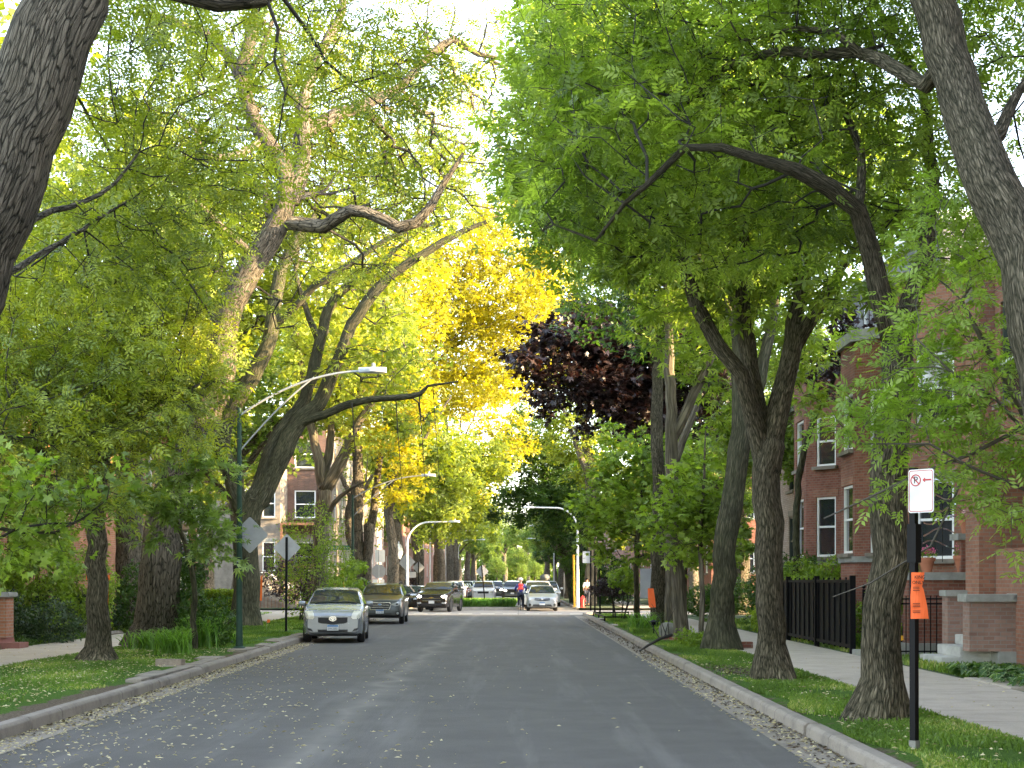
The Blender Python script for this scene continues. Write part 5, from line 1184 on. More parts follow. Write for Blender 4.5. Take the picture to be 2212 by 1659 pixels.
# porch with white railings and brick posts
root = empty('porch', 'white railed porch on brick posts above dark lattice beside the hedge', 'porch', (-14.4, 60.5, .1))
mb = MB(); mb.box(-1.1, 1.2, 0, 2.6, 1.0, 1.14); mb.box(-1.2, 1.3, -.1, 2.7, 3.7, 3.95); mb.build('deck', M['limestone'], root)
for x in (-1.1, .9):
    mb = MB(); mb.box(x, x+.3, 0, .3, 0, 3.7); mb.build('porch_post', M['brick_orange'], root)
mb = MB(); mb.box(-.8, .9, .1, .16, 1.85, 1.92); mb.box(-.8, .9, .1, .16, 1.2, 1.25)
for k in range(17): mb.box(-.76+k*.1, -.73+k*.1, .11, .14, 1.25, 1.85)
mb.build('railing', M['white_frame'], root)
mb = MB()
for k in range(14): mb.box(-.8+k*.12, -.77+k*.12, .1, .13, 0, 1.0)
for k in range(7): mb.box(-.8, .9, .13, .15, .1+k*.13, .13+k*.13)
mb.build('lattice', M['wood_brown'], root)
# stone house across the side street
path = [(-11.9, 91.5), (-11.9, 112), (-30, 112), (-30, 91.5), (-17.5, 91.5), (-17.2, 90.6), (-14.6, 90.6), (-14.3, 91.5), (-11.9, 91.5)]
F3 = ((2.3, 4.1), (5.6, 7.3), (8.7, 10.4))
ops = {0: [(s, s+1.1, a, b) for s in (1, 4, 8, 12, 16) for a, b in F3], 3: [(s, s+1.1, a, b) for s in (3, 6, 9) for a, b in F3],
       5: [(.25, 1.0, a, b) for a, b in F3] + [(1.5, 2.3, a, b) for a, b in F3], 7: [(.45, 1.75, a, b) for a, b in F3]}
root, _ = building('stone_corner_house', 'pale limestone bayed house with brick flank across the side street', path, .1, 11.3, ops, 'limestone', cap='stone_grey', lintel='stone_grey')
mb = MB(); mb.box(-2.34, -.03, -.03, .25, 5.0, 11.25) if False else None
c0 = root.location
mb = MB(); wall_face(mb, (-2.38, -.02), (0.02, -.02), 4.6, 11.25, [(.43, 1.77, a, b) for a, b in F3[1:]], depth=.03); mb.build('brick_flank', M['brick_dull'], root)
mb = MB(); mb.box(-2.6, -.2, -1.5, -.05, 2.5, 2.7); mb.box(-2.6, -.2, -1.5, -.05, 5.1, 5.25)
for x in (-2.6, -.35): mb.box(x, x+.12, -1.5, -1.38, 0.1, 5.1)
mb.build('balcony', M['wood_brown'], root)
mb = MB()
for z in (2.75, 3.5): mb.box(-2.6, -.2, -1.5, -1.45, z, z+.06)
for k in range(20): mb.box(-2.58+k*.125, -2.55+k*.125, -1.49, -1.46, 2.75, 3.5)
mb.build('railing', M['iron'], root)
root = empty('garden_steps', 'worn stone steps with handrails behind the first diamond sign', 'steps', (-13.9, 88.2, .1))
mb = MB()
for k in range(7): mb.box(-2.6, .9-k*.32, 0, 1.4, (k*.18 if k else 0), (k+1)*.18)
mb.build('steps', M['limestone'], root, bevel=.01)
for y in (0.02, 1.36):
    mb = MB(); mb.tube([(1.0, y, .95), (-1.3, y, 2.1), (-2.5, y, 2.1)], .025, 6)
    for x, z in ((.9, .0), (.0, .5), (-1.0, 1.05), (-2.4, 1.2)): mb.tube([(x, y, z), (x, y, z+1.0)], .018, 6)
    mb.build('handrail', M['white_frame'], root)
mb = MB()
for k in range(12): mb.box(-2.6+k*.22, -2.57+k*.22, -.04, -.01, 0, 1.1-k*.07)
mb.build('lattice', M['wood_brown'], root)
path = [(-12.4, 113.5), (-12.4, 136), (-28, 136), (-28, 113.5), (-12.4, 113.5)]
building('yellow_stone_house', 'yellowish stone house beyond the limestone corner house', path, .1, 10.5, {0: [(s, s+1.2, a, b) for s in (1, 4, 8, 12, 16, 20) for a, b in F3[:2]], 3: [(s, s+1.2, a, b) for s in (13, 10) for a, b in F3[:2]]}, 'brick_grey')
path = [(-12.8, 140), (-12.8, 260), (-28, 260), (-28, 140), (-12.8, 140)]
building('terrace_row', 'long low brick terrace far down the left side', path, .1, 9, {0: [(s, s+1.3, a, b) for s in range(3, 116, 8) for a, b in F3[:2]]}, 'brick_brown')
# left edge gate pier
root = empty('brick_pier', 'red brick gate pier with stone cap and flared plinth at the left edge', 'pier', (-12.15, 34.7, .1))
mb = MB(); mb.box(-.28, .22, -.25, .25, .28, 1.22); mb.build('shaft', M['brick_orange'], root)
mb = MB(); mb.lathe([(.38, 0), (.37, .12), (.33, .2), (.31, .28)], 4); mb.box(-1.2, .55, -.32, .32, -.0, .16); mb.build('plinth', plain('red sandstone', (.24,.10,.08), .8, bump=.01), root)
mb = MB(); mb.box(-.36, .30, -.33, .33, 1.22, 1.34); mb.build('cap', M['stone_grey'], root, bevel=.02)
root = empty('garden_steps', 'short concrete steps and low wall behind the short stout tree', 'steps', (-12.9, 43.6, .1))
mb = MB()
for k in range(3): mb.box(-1.4+0*k, .5-k*.36, 0, 1.0, (k*.17 if k else 0), (k+1)*.17)
mb.box(.1, .32, -.3, -.05, 0, .62); mb.build('steps', M['concrete_step'], root, bevel=.01)
mb = MB()
for k in range(9): mb.lathe([(.12, 0), (.16, .05), (.11, .12)], 7, (.75+.02*k, -1.2+k*.24, 0))
mb.build('edging_stones', M['limestone'], root, smooth=True)
# ---- fences on the right
root = empty('privacy_gate', 'solid black slatted gate panel along the right sidewalk', 'gate', (7.25, 32.2, .1))
mb = MB(); Lg = 11.4
mb.box(.03, .05, 0, Lg, .12, 1.62); mb.build('panel', M['gate_black'], root)
mb = MB()
for k in range(20): y = k*Lg/19; mb.box(-.005, .03, y-.018, y+.018, .1, 1.68)
for z in (.14, 1.56): mb.box(-.012, -.004, 0, Lg, z, z+.07)
mb.build('bars', M['iron'], root)
for y in (-.05, 3.8, 7.6, Lg+.05):
    mb = MB(); mb.box(-.05, .07, y-.05, y+.05, 0, 1.72); mb.build('post', M['iron'], root)
for i, (y0, y1, x, lab) in enumerate(((29.4, 31.9, 7.45, 'open black iron railing fence in front of the porch'),)):
    root = empty('iron_fence', lab, 'fence', (x, y0, .1)); L = y1-y0
    mb = MB()
    for k in range(int(L/.125)): y = k*.125; mb.box(-.009, .009, y-.009, y+.009, .05, 1.3); mb.add([(-.02, y, 1.3), (0, y-.02, 1.3), (.02, y, 1.3), (0, y+.02, 1.3), (0, y, 1.38)], [(0,1,4),(1,2,4),(2,3,4),(3,0,4)])
    mb.build('bars', M['iron'], root)['kind'] = 'stuff'
    mb = MB()
    for z in (.15, 1.12, 1.22): mb.box(-.013, .013, 0, L, z, z+.03)
    mb.build('rails', M['iron'], root)
    for k in range(4):
        y = k*L/3; mb = MB(); mb.box(-.03, .03, y-.03, y+.03, 0, 1.42); mb.lathe([(.0, 0), (.04, .04), (.04, .08), (0, .12)], 8, (0, y, 1.42)); mb.build('post', M['iron'], root)
# cross fence in front of the parapet, facing the camera
root = empty('iron_fence', 'short iron railing running back from the walk to the porch wall', 'fence', (7.55, 30.15, .1))
mb = MB()
for k in range(13): x = k*.125+.1; mb.box(x-.009, x+.009, -.009, .009, .05, 1.3)
mb.build('bars', M['iron'], root); mb = MB()
for z in (.15, 1.12, 1.22): mb.box(0, 1.7, -.013, .013, z, z+.03)
mb.build('rails', M['iron'], root)
mb = MB(); mb.box(-.1, .12, 0, 8.2, 0, .13)
o = mb.build('garden_edging', M['stone_grey'], None, bevel=.01); o.scale = (1, .32, 1); o.location = (7.3, 29.3, .1); tag(o, 'low stone edging under the iron railing fence', 'edging')
# unseen houses added to continue the right side of the block behind the viewpoint (they keep the evening sun off the road)
for y0, y1, h, lab in ((2, 18, 12.5, 'unseen brick house beside the viewpoint on the right, added to block the sun'), (-16, 1, 12.0, 'unseen brick house behind the viewpoint on the right, added to block the sun'), (-34, -17, 12.5, 'second unseen brick house behind the viewpoint on the right, added to block the sun')):
    path = [(22, y1), (10.0, y1), (10.0, y0), (22, y0), (22, y1)]
    building('brick_house', lab, path, .1, h, {1: [(s, s+1.2, a, b) for s in (2, 6, 10) for a, b in ((2.2, 4.1), (5.5, 7.3), (8.8, 10.5))]}, 'brick_brown', lintel='limestone')
# ------------------------------------------------------------------ cars
M['p_silver'] = paint_mat('silver paint', (.30,.325,.35), .35, .22)
M['p_grey'] = paint_mat('graphite paint', (.055,.06,.066), .5, .28)
M['p_black'] = paint_mat('dark brown paint', (.022,.020,.018), .3, .22)
M['p_white'] = paint_mat('white paint', (.72,.73,.74), 0, .3)
M['p_lightsilver'] = paint_mat('light silver paint', (.38,.40,.41), .4, .3)
M['p_red'] = paint_mat('dark red paint', (.20,.02,.018), .2, .3)
M['p_teal'] = paint_mat('slate blue paint', (.045,.065,.08), .5, .3)
M['car_glass'] = glass_mat('car glass', (.02,.03,.036), .03)
M['car_glass'].node_tree.nodes['Principled BSDF'].inputs['Coat Weight'].default_value = 0
M['car_glass'].node_tree.nodes['Principled BSDF'].inputs['Specular IOR Level'].default_value = .45
M['tyre'] = plain('tyre rubber', (.018,.018,.018), .85)
M['alloy'] = plain('alloy rim', (.42,.43,.44), .35, .8)
M['black_plastic'] = plain('black plastic', (.018,.018,.02), .55)
M['chrome'] = plain('chrome trim', (.75,.76,.77), .15, 1.0, var=.03)
M['lens'] = plain('hazy headlamp lens', (.62,.60,.50), .18, 0, coat=.8)
M['lens_clear'] = plain('clear headlamp lens', (.55,.57,.58), .1, .3, coat=1)
M['lamp_on'] = emit('lit headlamp', (1, .93, .75), 9.0)
M['drl_on'] = emit('distant lit headlamp', (1, .9, .7), 5.0)
M['tail_on'] = emit('lit brake lamp', (1, .16, .05), 5.0)
M['tail'] = plain('red lamp lens', (.35,.01,.01), .2, coat=.8)
M['plate_white'] = plain('number plate', (.62,.64,.66), .5, var=.15, scale=40)
M['plate_blue'] = plain('plate blue', (.05,.18,.42), .5)
M['plate_ink'] = plain('plate ink', (.08,.09,.16), .5)
M['amber'] = plain('amber lens', (.6,.2,.02), .3)

def lerp_tab(tab, y):
    if y <= tab[0][0]: return tab[0][1]
    for (a, va), (b, vb) in zip(tab, tab[1:]):
        if y <= b:
            t = (y-a)/(b-a); t = t*t*(3-2*t)*.6 + t*.4
            return va+(vb-va)*t
    return tab[-1][1]
def make_car(name, label, cat, L, W, H, top, belt, ground, wr, axles, paint, cabin, nose=.86, tumble=.2, lamp='lens', roof_rails=False, grille=None, group=None, detail=2, tailw=.9, rim='alloy', on=False, rear_lit=False):
    """top/belt: height tables along the car, cabin=(cowl, windscreen top, rear roof, rear glass foot); front at y=0 facing -y"""
    root = empty(name, label, cat, (0, 0, 0), group=group)
    cw, wt, rt, rb = cabin
    ys = sorted({0, .03, .08, .16, .3, .5, *[round(axles[0]+k*wr*.34, 3) for k in range(-4, 5)], *[round(axles[1]+k*wr*.34, 3) for k in range(-4, 5)], cw, cw+.03, wt, wt+.06,
                 (cw+wt)/2, axles[1]-wr-.3, (wt+rt)/2-.04, (wt+rt)/2+.04, rt-.06, rt, (rt+rb)/2, rb, rb+.05, L-.25, L-.12, L-.04, L})
    hw = [(0, W/2*nose*.93), (.08, W/2*nose), (.3, W/2*.955), (.8, W/2), (L-.9, W/2), (L-.2, W/2*.95), (L-.04, W/2*tailw), (L, W/2*tailw*.96)]
    rows = []; NP = 14
    for y in ys:
        w = lerp_tab(hw, y); zt = lerp_tab(top, y); zb = ground + (.10 if y < .06 or y > L-.06 else .04 if y < .2 else 0); bl = min(lerp_tab(belt, y), zt-.015)
        arch = 0
        for ax in axles:
            dy = abs(y-ax); Ra = wr*1.17
            if dy < Ra: arch = max(arch, wr+math.sqrt(Ra*Ra-dy*dy))
        zl = max(zb+.03, arch)
        c = max(0, min(1, (zt-bl)/(H-lerp_tab(belt, L/2)))); wr_ = w*(1-.05-tumble*c)
        pts = [(0, zb), (w*.86, zb), (w*.965, min(zl, max(zb+.03, zl)))]
        for k, f in enumerate((.2, .45, .7, .9)): pts.append((w*(.985+.015*math.sin(PI*f)+(.008 if k == 2 else 0)), zl+(bl-zl)*f))
        pts.append((w*.975, bl)); 
        gt = zt-.07*c-.01*(1-c)
        pts.append((w*.955, bl+.012 if c > .2 else bl+.003)); pts.append(((w*.955+wr_)/2+.01, (bl+gt)/2+.01)); pts.append((wr_+.005, gt-.01*c))
        pts.append((wr_-.05, zt-.018*c-.004)); pts.append((wr_*.6, zt-.002)); pts.append((0, zt+.008))
        rows.append([(x, y, z) for x, z in pts])
    def half(sgn): return [[(sgn*x, y, z) for x, y, z in r] for r in rows]
    V, body, wind, side, rear = [], [], [], [], []
    def vid(sgn, i, j): return (0 if sgn > 0 else 1)*len(ys)*NP + i*NP + j
    for sg in (1, -1):
        for r in half(sg): V += r
    for sg in (1, -1):
        for i in range(len(ys)-1):
            ym = (ys[i]+ys[i+1])/2
            for j in range(NP-1):
                f = (vid(sg, i, j), vid(sg, i, j+1), vid(sg, i+1, j+1), vid(sg, i+1, j))
                if sg < 0: f = f[::-1]
                tgt = body
                if j in (11, 12) and cw+.03 < ym < wt: tgt = wind
                if j in (11, 12) and rt < ym < rb: tgt = rear
                if j in (8, 9) and cw+.5*(wt-cw) < ym < (rt+rb)/2+.02 and not abs(ym-(wt+rt)/2) < .041: tgt = side
                tgt.append(f)
        n = [vid(sg, 0, j) for j in range(NP)]; body.append(tuple(n) if sg < 0 else tuple(n[::-1]))
        n = [vid(sg, len(ys)-1, j) for j in range(NP)]; body.append(tuple(n) if sg > 0 else tuple(n[::-1]))
    def part(nm, fs, mat):
        used = sorted({i for f in fs for i in f}); mp = {k: i for i, k in enumerate(used)}
        m = MB(); m.add([V[k] for k in used], [tuple(mp[k] for k in f) for f in fs]); o = m.build(nm, mat)
        bm = bmesh.new(); bm.from_mesh(o.data); bmesh.ops.remove_doubles(bm, verts=bm.verts, dist=.0008); bm.normal_update(); bm.to_mesh(o.data); bm.free()
        o.data.polygons.foreach_set('use_smooth', [True]*len(o.data.polygons)); o.data.set_sharp_from_angle(angle=math.radians(40)); o.parent = root; return o
    body_o = part('body', body, M[paint]); part('windshield', wind, M['car_glass']); 
    for sg in (1, -1):
        fs = [f for f in side if V[f[1]][0]*sg > 0]; part('side_window', fs, M['car_glass'])
    part('rear_window', rear, M['car_glass'])
    tree = BVHTree.FromPolygons(V, body+wind+side+rear)
    def front(poly, nm, mat, lift=.012, th=.02, par=None, back=False, split=6):
        """a flat outline in (x, z) pressed onto the nose (or tail) of the body"""
        poly = [Vector((x, 0, z)) for x, z in poly]; m = MB(); c = sum(poly, Vector())/len(poly); out = []
        n = len(poly); ring = []
        for i in range(n):
            for k in range(3): ring.append(poly[i].lerp(poly[(i+1) % n], k/3))
        def hit(p):
            o = Vector((p.x, L+2 if back else -2, p.z)); h = tree.ray_cast(o, Vector((0, -1 if back else 1, 0)))[0]
            if h is None: h = Vector((p.x, L-.05 if back else .06, p.z))
            return h
        s = 1 if back else -1
        vs, fs = [], []
        for f in (1, .66, .33): vs += [hit(c.lerp(p, f))+Vector((0, s*lift, 0)) for p in ring]
        vs.append(hit(c)+Vector((0, s*lift, 0))); R = len(ring)
        for a in range(2):
            for i in range(R): fs.append((a*R+i, a*R+(i+1) % R, (a+1)*R+(i+1) % R, (a+1)*R+i))
        for i in range(R): fs.append((2*R+i, 2*R+(i+1) % R, 3*R))
        b = len(vs); vs += [Vector(v)-Vector((0, s*(lift+th), 0)) for v in vs[:R]]
        for i in range(R): fs.append((i, (i+1) % R, b+(i+1) % R, b+i))
        m.add(vs, fs); return m.build(nm, M[mat], par or root, smooth=True)
    # wheels
    for ax in axles:
        for sg in (1, -1):
            m = MB(); xc = sg*(W/2-.11); m.lathe([(wr*.62, -.10), (wr*.93, -.10), (wr, -.06), (wr, .06), (wr*.93, .10), (wr*.62, .10)], 24)
            m.v = [(xc+z*sg, ax+x, wr+y) for x, y, z in m.v]; wh = m.build('wheel', M['tyre'], root, smooth=True)
            m = MB(); m.lathe([(wr*.62, -.05), (wr*.62, .085), (wr*.56, .09), (wr*.52, .05), (wr*.12, .07), (.02, .085)], 20); m.v = [(xc+z*sg, ax+x, wr+y) for x, y, z in m.v]
            m.build('rim', M[rim], wh, smooth=True)
            if detail > 1:
                m = MB()
                for k in range(6):
                    a = k*PI/3; c_, s_ = math.cos(a), math.sin(a); q = [(-.03, .1*wr), (.03, .1*wr), (.022, .56*wr), (-.022, .56*wr)]
                    m.prism([(xc+sg*.075, ax+p*c_-r*s_, wr+p*s_+r*c_) for p, r in q], (sg*.014, 0, 0))
                m.build('spokes', M[rim], wh)
    m = MB(); m.box(-W/2*.8, W/2*.8, .3, L-.3, ground-.02, ground+.25)
    for ax in axles: m.box(-W/2+.02, W/2-.02, ax-wr*.9, ax+wr*.9, wr*.7, wr*2.0) if False else None
    m.build('underbody', M['black_plastic'], root)
    # mirrors
    ym = cw+.55*(wt-cw)+.0; zm = lerp_tab(belt, ym)+.07
    for sg in (1, -1):
        m = MB(); m.lathe([(.02, -.10), (.075, -.085), (.09, -.03), (.092, .04), (.07, .09), (.02, .1)], 12); m.v = [(sg*(W/2+.10)+z*1.0, ym+y*.7, zm+x*.8+.02) for x, y, z in m.v]
        mo = m.build('side_mirror', M[paint], root, smooth=True); m = MB(); m.box(min(sg*(W/2-.06), sg*(W/2+.03)), max(sg*(W/2-.06), sg*(W/2+.03)), ym-.03, ym+.03, zm-.05, zm); m.build('mirror_arm', M['black_plastic'], mo)
    if roof_rails:
        for sg in (1, -1):
            m = MB(); x = sg*W/2*.70; m.tube([(x, wt+.12, H-.04), (x, wt+.25, H+.035), (x, rt-.3, H+.03), (x, rt-.1, H-.05)], .022, 6); m.build('roof_rail', M['black_plastic'], root, smooth=True)
    if detail:
        # cowl and wipers
        m = MB()
        for x0, x1 in ((-.55, .12), (-.0, .6)):
            x0, x1 = x0*W/1.7, x1*W/1.7
            pts = []
            for k in range(6):
                t = k/5; x = x0+(x1-x0)*t; y = cw+.08+.05*math.sin(PI*t); h = tree.ray_cast(Vector((x, y, 3)), Vector((0, 0, -1)))[0]; pts.append(h+Vector((0, 0, .016)) if h else Vector((x, y, lerp_tab(top, y)+.02)))
            m.tube(pts, .011, 5)
        m.build('wiper', M['black_plastic'], root)
    return root, front, tree, body_o
def mirror_poly(p): return [(-x, z) for x, z in p][::-1]
def ell(cx, cz, rx, rz, n=16): return [(cx+rx*math.cos(2*PI*k/n), cz+rz*math.sin(2*PI*k/n)) for k in range(n)]
def plate(front, x, z, text='', w=.31, h=.155, blue=True, back=False):
    p = front([(x-w/2, z-h/2), (x+w/2, z-h/2), (x+w/2, z+h/2), (x-w/2, z+h/2)], 'number_plate', 'plate_white', .02, .02, back=back)
    if blue: front([(x-w/2+.005, z+h*.18), (x+w/2-.005, z+h*.18), (x+w/2-.005, z+h/2-.004), (x-w/2+.005, z+h/2-.004)], 'plate_band', 'plate_blue', .024, .003, par=p, back=back)
    if text:
        n = len(text); k0 = (w-.03)/n
        for i, chh in enumerate(text):
            if chh == ' ': continue
            a = x-w/2+.015+i*k0; front([(a+.005, z-h*.38), (a+k0-.008, z-h*.38), (a+k0-.008, z+h*.08), (a+.005, z+h*.08)], 'plate_character', 'plate_ink', .026, .003, par=p) if False else None
    return p
def text_obj(s, name, size, mat, loc, rot, parent, ext=.002, align='CENTER', sx=1.0):
    cu = bpy.data.curves.new(name, 'FONT'); cu.body = s; cu.size = size; cu.extrude = ext; cu.align_x = align; cu.align_y = 'CENTER'
    o = bpy.data.objects.new(name, cu); col.objects.link(o); bpy.context.view_layer.update()
    me = bpy.data.meshes.new_from_object(o.evaluated_get(bpy.context.evaluated_depsgraph_get())); bpy.data.objects.remove(o)
    o = link(name, me, mat, parent); o.location = loc; o.rotation_euler = rot; o.scale = (sx, 1, 1); return o

def place(root, x, y, rz=0.0): root.location = (x, y, 0.006); root.rotation_euler = (0, 0, rz)

# --- silver hatchback, first in the left row
L = 3.8
r, front, tr, bo = make_car('parked_hatchback', 'silver hatchback with hazy headlamps parked first by the left kerb', 'car', L, 1.70, 1.52,
    [(0, .74), (.06, .80), (.3, .90), (.95, 1.04), (1.75, 1.44), (2.2, 1.52), (3.2, 1.47), (3.45, 1.38), (3.7, 1.0), (3.8, .85)], [(0, .68), (.3, .84), (1.0, .96), (2.5, 1.02), (3.8, 1.0)], .2, .30, (.72, 3.18), 'p_silver', (.98, 1.78, 3.25, 3.62), nose=.86, tumble=.23)
hl = [(.56, .73), (.60, .68), (.775, .64), (.79, .78), (.76, .93), (.62, .92)]
hl = [(.50, .70), (.54, .655), (.70, .66), (.76, .74), (.77, .86), (.72, .93), (.58, .90), (.52, .80)]
front(hl, 'headlight', 'lens'); front(mirror_poly(hl), 'headlight', 'lens')
front([(-.40, .70), (.40, .70), (.40, .57), (.31, .535), (.12, .52), (.05, .50), (-.05, .50), (-.12, .52), (-.31, .535), (-.40, .57)][::-1], 'grille', 'black_plastic', .006)
lg = front(ell(0, .665, .10, .07), 'emblem', 'chrome', .02)
front(ell(0, .665, .082, .054), 'emblem_field', 'p_silver', .024, .003, par=lg); 
for e_ in (ell(0, .665, .03, .05, 12), ell(0, .682, .06, .024, 12)): front(e_, 'emblem_ring', 'chrome', .028, .003, par=lg); 
front([(-.40, .30), (.40, .30), (.41, .37), (-.41, .37)], 'lower_grille', 'black_plastic', .006)
m = MB()
f1 = [(.52, .31), (.66, .35), (.70, .42), (.58, .39)]; front(f1, 'fog_recess', 'black_plastic', .005); front(mirror_poly(f1), 'fog_recess', 'black_plastic', .005)
front([(-.62, .215), (.62, .215), (.6, .25), (-.6, .25)], 'front_lip', 'black_plastic', .01)
pl = plate(front, .0, .42); 
h = tr.ray_cast(Vector((0, -2, .40)), Vector((0, 1, 0)))[0]
text_obj('DV5 ZZ92', 'plate_text', .07, M['plate_ink'], (0, h.y-.032, .395), (PI/2, 0, 0), pl, .001, sx=.8)
place(r, -5.06, 40.3, math.radians(3.6))
# --- graphite wagon
L = 4.82
r, front, tr, bo = make_car('parked_wagon', 'dark grey wagon with roof rails parked behind the silver hatchback', 'car', L, 1.84, 1.62,
    [(0, .86), (.05, .93), (.3, 1.02), (1.25, 1.13), (2.05, 1.52), (2.5, 1.62), (4.1, 1.6), (4.35, 1.5), (4.7, 1.1), (4.82, .95)], [(0, .8), (.3, .94), (1.3, 1.04), (3, 1.08), (4.82, 1.1)], .26, .345, (.92, 3.67), 'p_grey', (1.28, 2.1, 4.15, 4.6), nose=.88, tumble=.2, roof_rails=True)
hl = [(.46, .76), (.60, .70), (.80, .76), (.84, .90), (.78, .91), (.60, .84), (.46, .80)]
for p in (hl, mirror_poly(hl)):
    q = front(p, 'headlight', 'lens_clear'); cx = sum(a for a, b in p)/len(p); front(ell(cx+.02*(1 if cx > 0 else -1), .79, .05, .04, 12), 'lamp_projector', 'black_plastic', .016, .004, par=q)
g = front([(-.40, .86), (.40, .86), (.46, .78), (.38, .56), (-.38, .56), (-.46, .78)][::-1], 'grille', 'chrome', .010)
front([(-.37, .835), (.37, .835), (.42, .775), (.35, .585), (-.35, .585), (-.42, .775)][::-1], 'grille_mesh', 'black_plastic', .016, .004, par=g)
for z in (.66, .74): front([(-.37, z), (.37, z), (.37, z+.02), (-.37, z+.02)], 'grille_bar', 'chrome', .021, .004, par=g)
lg = front(ell(0, .775, .085, .042), 'emblem', 'chrome', .028); front(ell(0, .775, .07, .03), 'emblem_field', 'plate_blue', .032, .003, par=lg)
for x, z in ((-.04, .78), (.0, .785), (.03, .782), (.01, .765), (.04, .77)): front(ell(x, z, .007, .007, 6), 'emblem_star', 'chrome', .036, .003, par=lg)
front([(-.5, .33), (.5, .33), (.44, .45), (-.44, .45)], 'lower_grille', 'black_plastic', .006)
for sg in (1, -1):
    p = ell(.70*sg, .43, .10, .10, 14); q = front(p if sg > 0 else p, 'fog_recess', 'black_plastic', .006); front(ell(.70*sg, .43, .05, .05, 12), 'fog_lamp', 'lens_clear', .012, .004, par=q)
front([(-.8, .27), (.8, .27), (.78, .33), (-.78, .33)], 'front_lip', 'black_plastic', .01)
pl = plate(front, 0, .50)
h = tr.ray_cast(Vector((0, -2, .48)), Vector((0, 1, 0)))[0]; text_obj('BK 41 706', 'plate_text', .065, M['plate_ink'], (0, h.y-.032, .475), (PI/2, 0, 0), pl, .001, sx=.8)
place(r, -5.42, 57.8, math.radians(1.5))
# --- dark SUV, headlamps on, turning through the crossing
L = 4.65
r, front, tr, bo = make_car('dark_suv', 'dark brown SUV with both headlamps lit beyond the crossing', 'car', L, 1.86, 1.68,
    [(0, .92), (.05, .98), (.3, 1.06), (1.2, 1.17), (1.95, 1.6), (2.4, 1.68), (3.9, 1.64), (4.15, 1.55), (4.5, 1.15), (4.65, 1.0)], [(0, .86), (.3, .98), (1.3, 1.09), (3, 1.14), (4.65, 1.16)], .25, .36, (.93, 3.65), 'p_black', (1.22, 2.0, 3.95, 4.4), nose=.88, tumble=.2)
SUVF = front
hl = [(.50, .82), (.66, .76), (.84, .80), (.86, .92), (.72, .93), (.54, .88)]
for p in (hl, mirror_poly(hl)):
    q = front(p, 'headlight', 'lens_clear'); cx = sum(a for a, b in p)/len(p); front(ell(cx, .855, .12, .055, 14), 'lamp_beam', 'lamp_on', .02, .004, par=q)
g = front([(-.5, .86), (.5, .86), (.44, .62), (-.44, .62)][::-1], 'grille', 'black_plastic', .008)
for z in (.74, .60): front([(-.5, z), (.5, z), (.5, z+.035), (-.5, z+.035)], 'grille_bar', 'chrome', .018, .006, par=g)
M['gold'] = plain('gold badge', (.6, .42, .1), .3, .8)
front([(-.13, .80), (-.04, .80), (-.04, .825), (.06, .825), (.06, .80), (.13, .80), (.11, .765), (.04, .765), (.04, .74), (-.06, .74), (-.06, .765), (-.15, .765)], 'emblem', 'gold', .03, .004)
front([(-.6, .36), (.6, .36), (.55, .5), (-.55, .5)], 'lower_grille', 'black_plastic', .006)
for sg in (1, -1): front(ell(.68*sg, .50, .13, .05, 12), 'fog_lamp', 'lens_clear', .01)
plate(front, 0, .55, blue=False)
place(r, -4.72, 80.2, math.radians(-9)); 
# --- light silver sedan on the right beyond the crossing
L = 4.54
r, front, tr, bo = make_car('parked_sedan', 'light silver sedan parked nose on just past the crossing at the right', 'car', L, 1.76, 1.46,
    [(0, .70), (.05, .76), (.3, .85), (1.1, .99), (1.95, 1.39), (2.4, 1.46), (3.2, 1.42), (3.9, 1.1), (4.4, 1.06), (4.54, .9)], [(0, .65), (.3, .8), (1.2, .93), (3, .98), (4.54, .98)], .19, .315, (.85, 3.45), 'p_lightsilver', (1.12, 1.98, 3.2, 3.88), nose=.86, tumble=.24)
hl = [(.48, .62), (.66, .58), (.80, .66), (.80, .78), (.68, .80), (.56, .72)]
for p in (hl, mirror_poly(hl)): front(p, 'headlight', 'lens_clear')
for z0, z1 in ((.62, .665), (.70, .74)):
    front([(-.44, z1), (-.1, z0+.0), (.1, z0+.0), (.44, z1), (.42, z1-.05), (.1, z0-.045), (-.1, z0-.045), (-.42, z1-.05)], 'grille', 'black_plastic', .006)
front(ell(0, .69, .06, .042), 'emblem', 'chrome', .02)
front([(-.56, .26), (.56, .26), (.5, .38), (-.5, .38)], 'lower_grille', 'black_plastic', .006)
for sg in (1, -1): front(ell(.70*sg, .36, .075, .075, 12), 'fog_recess', 'black_plastic', .006)
plate(front, 0, .42)
place(r, 1.33, 82.8, 0.0)
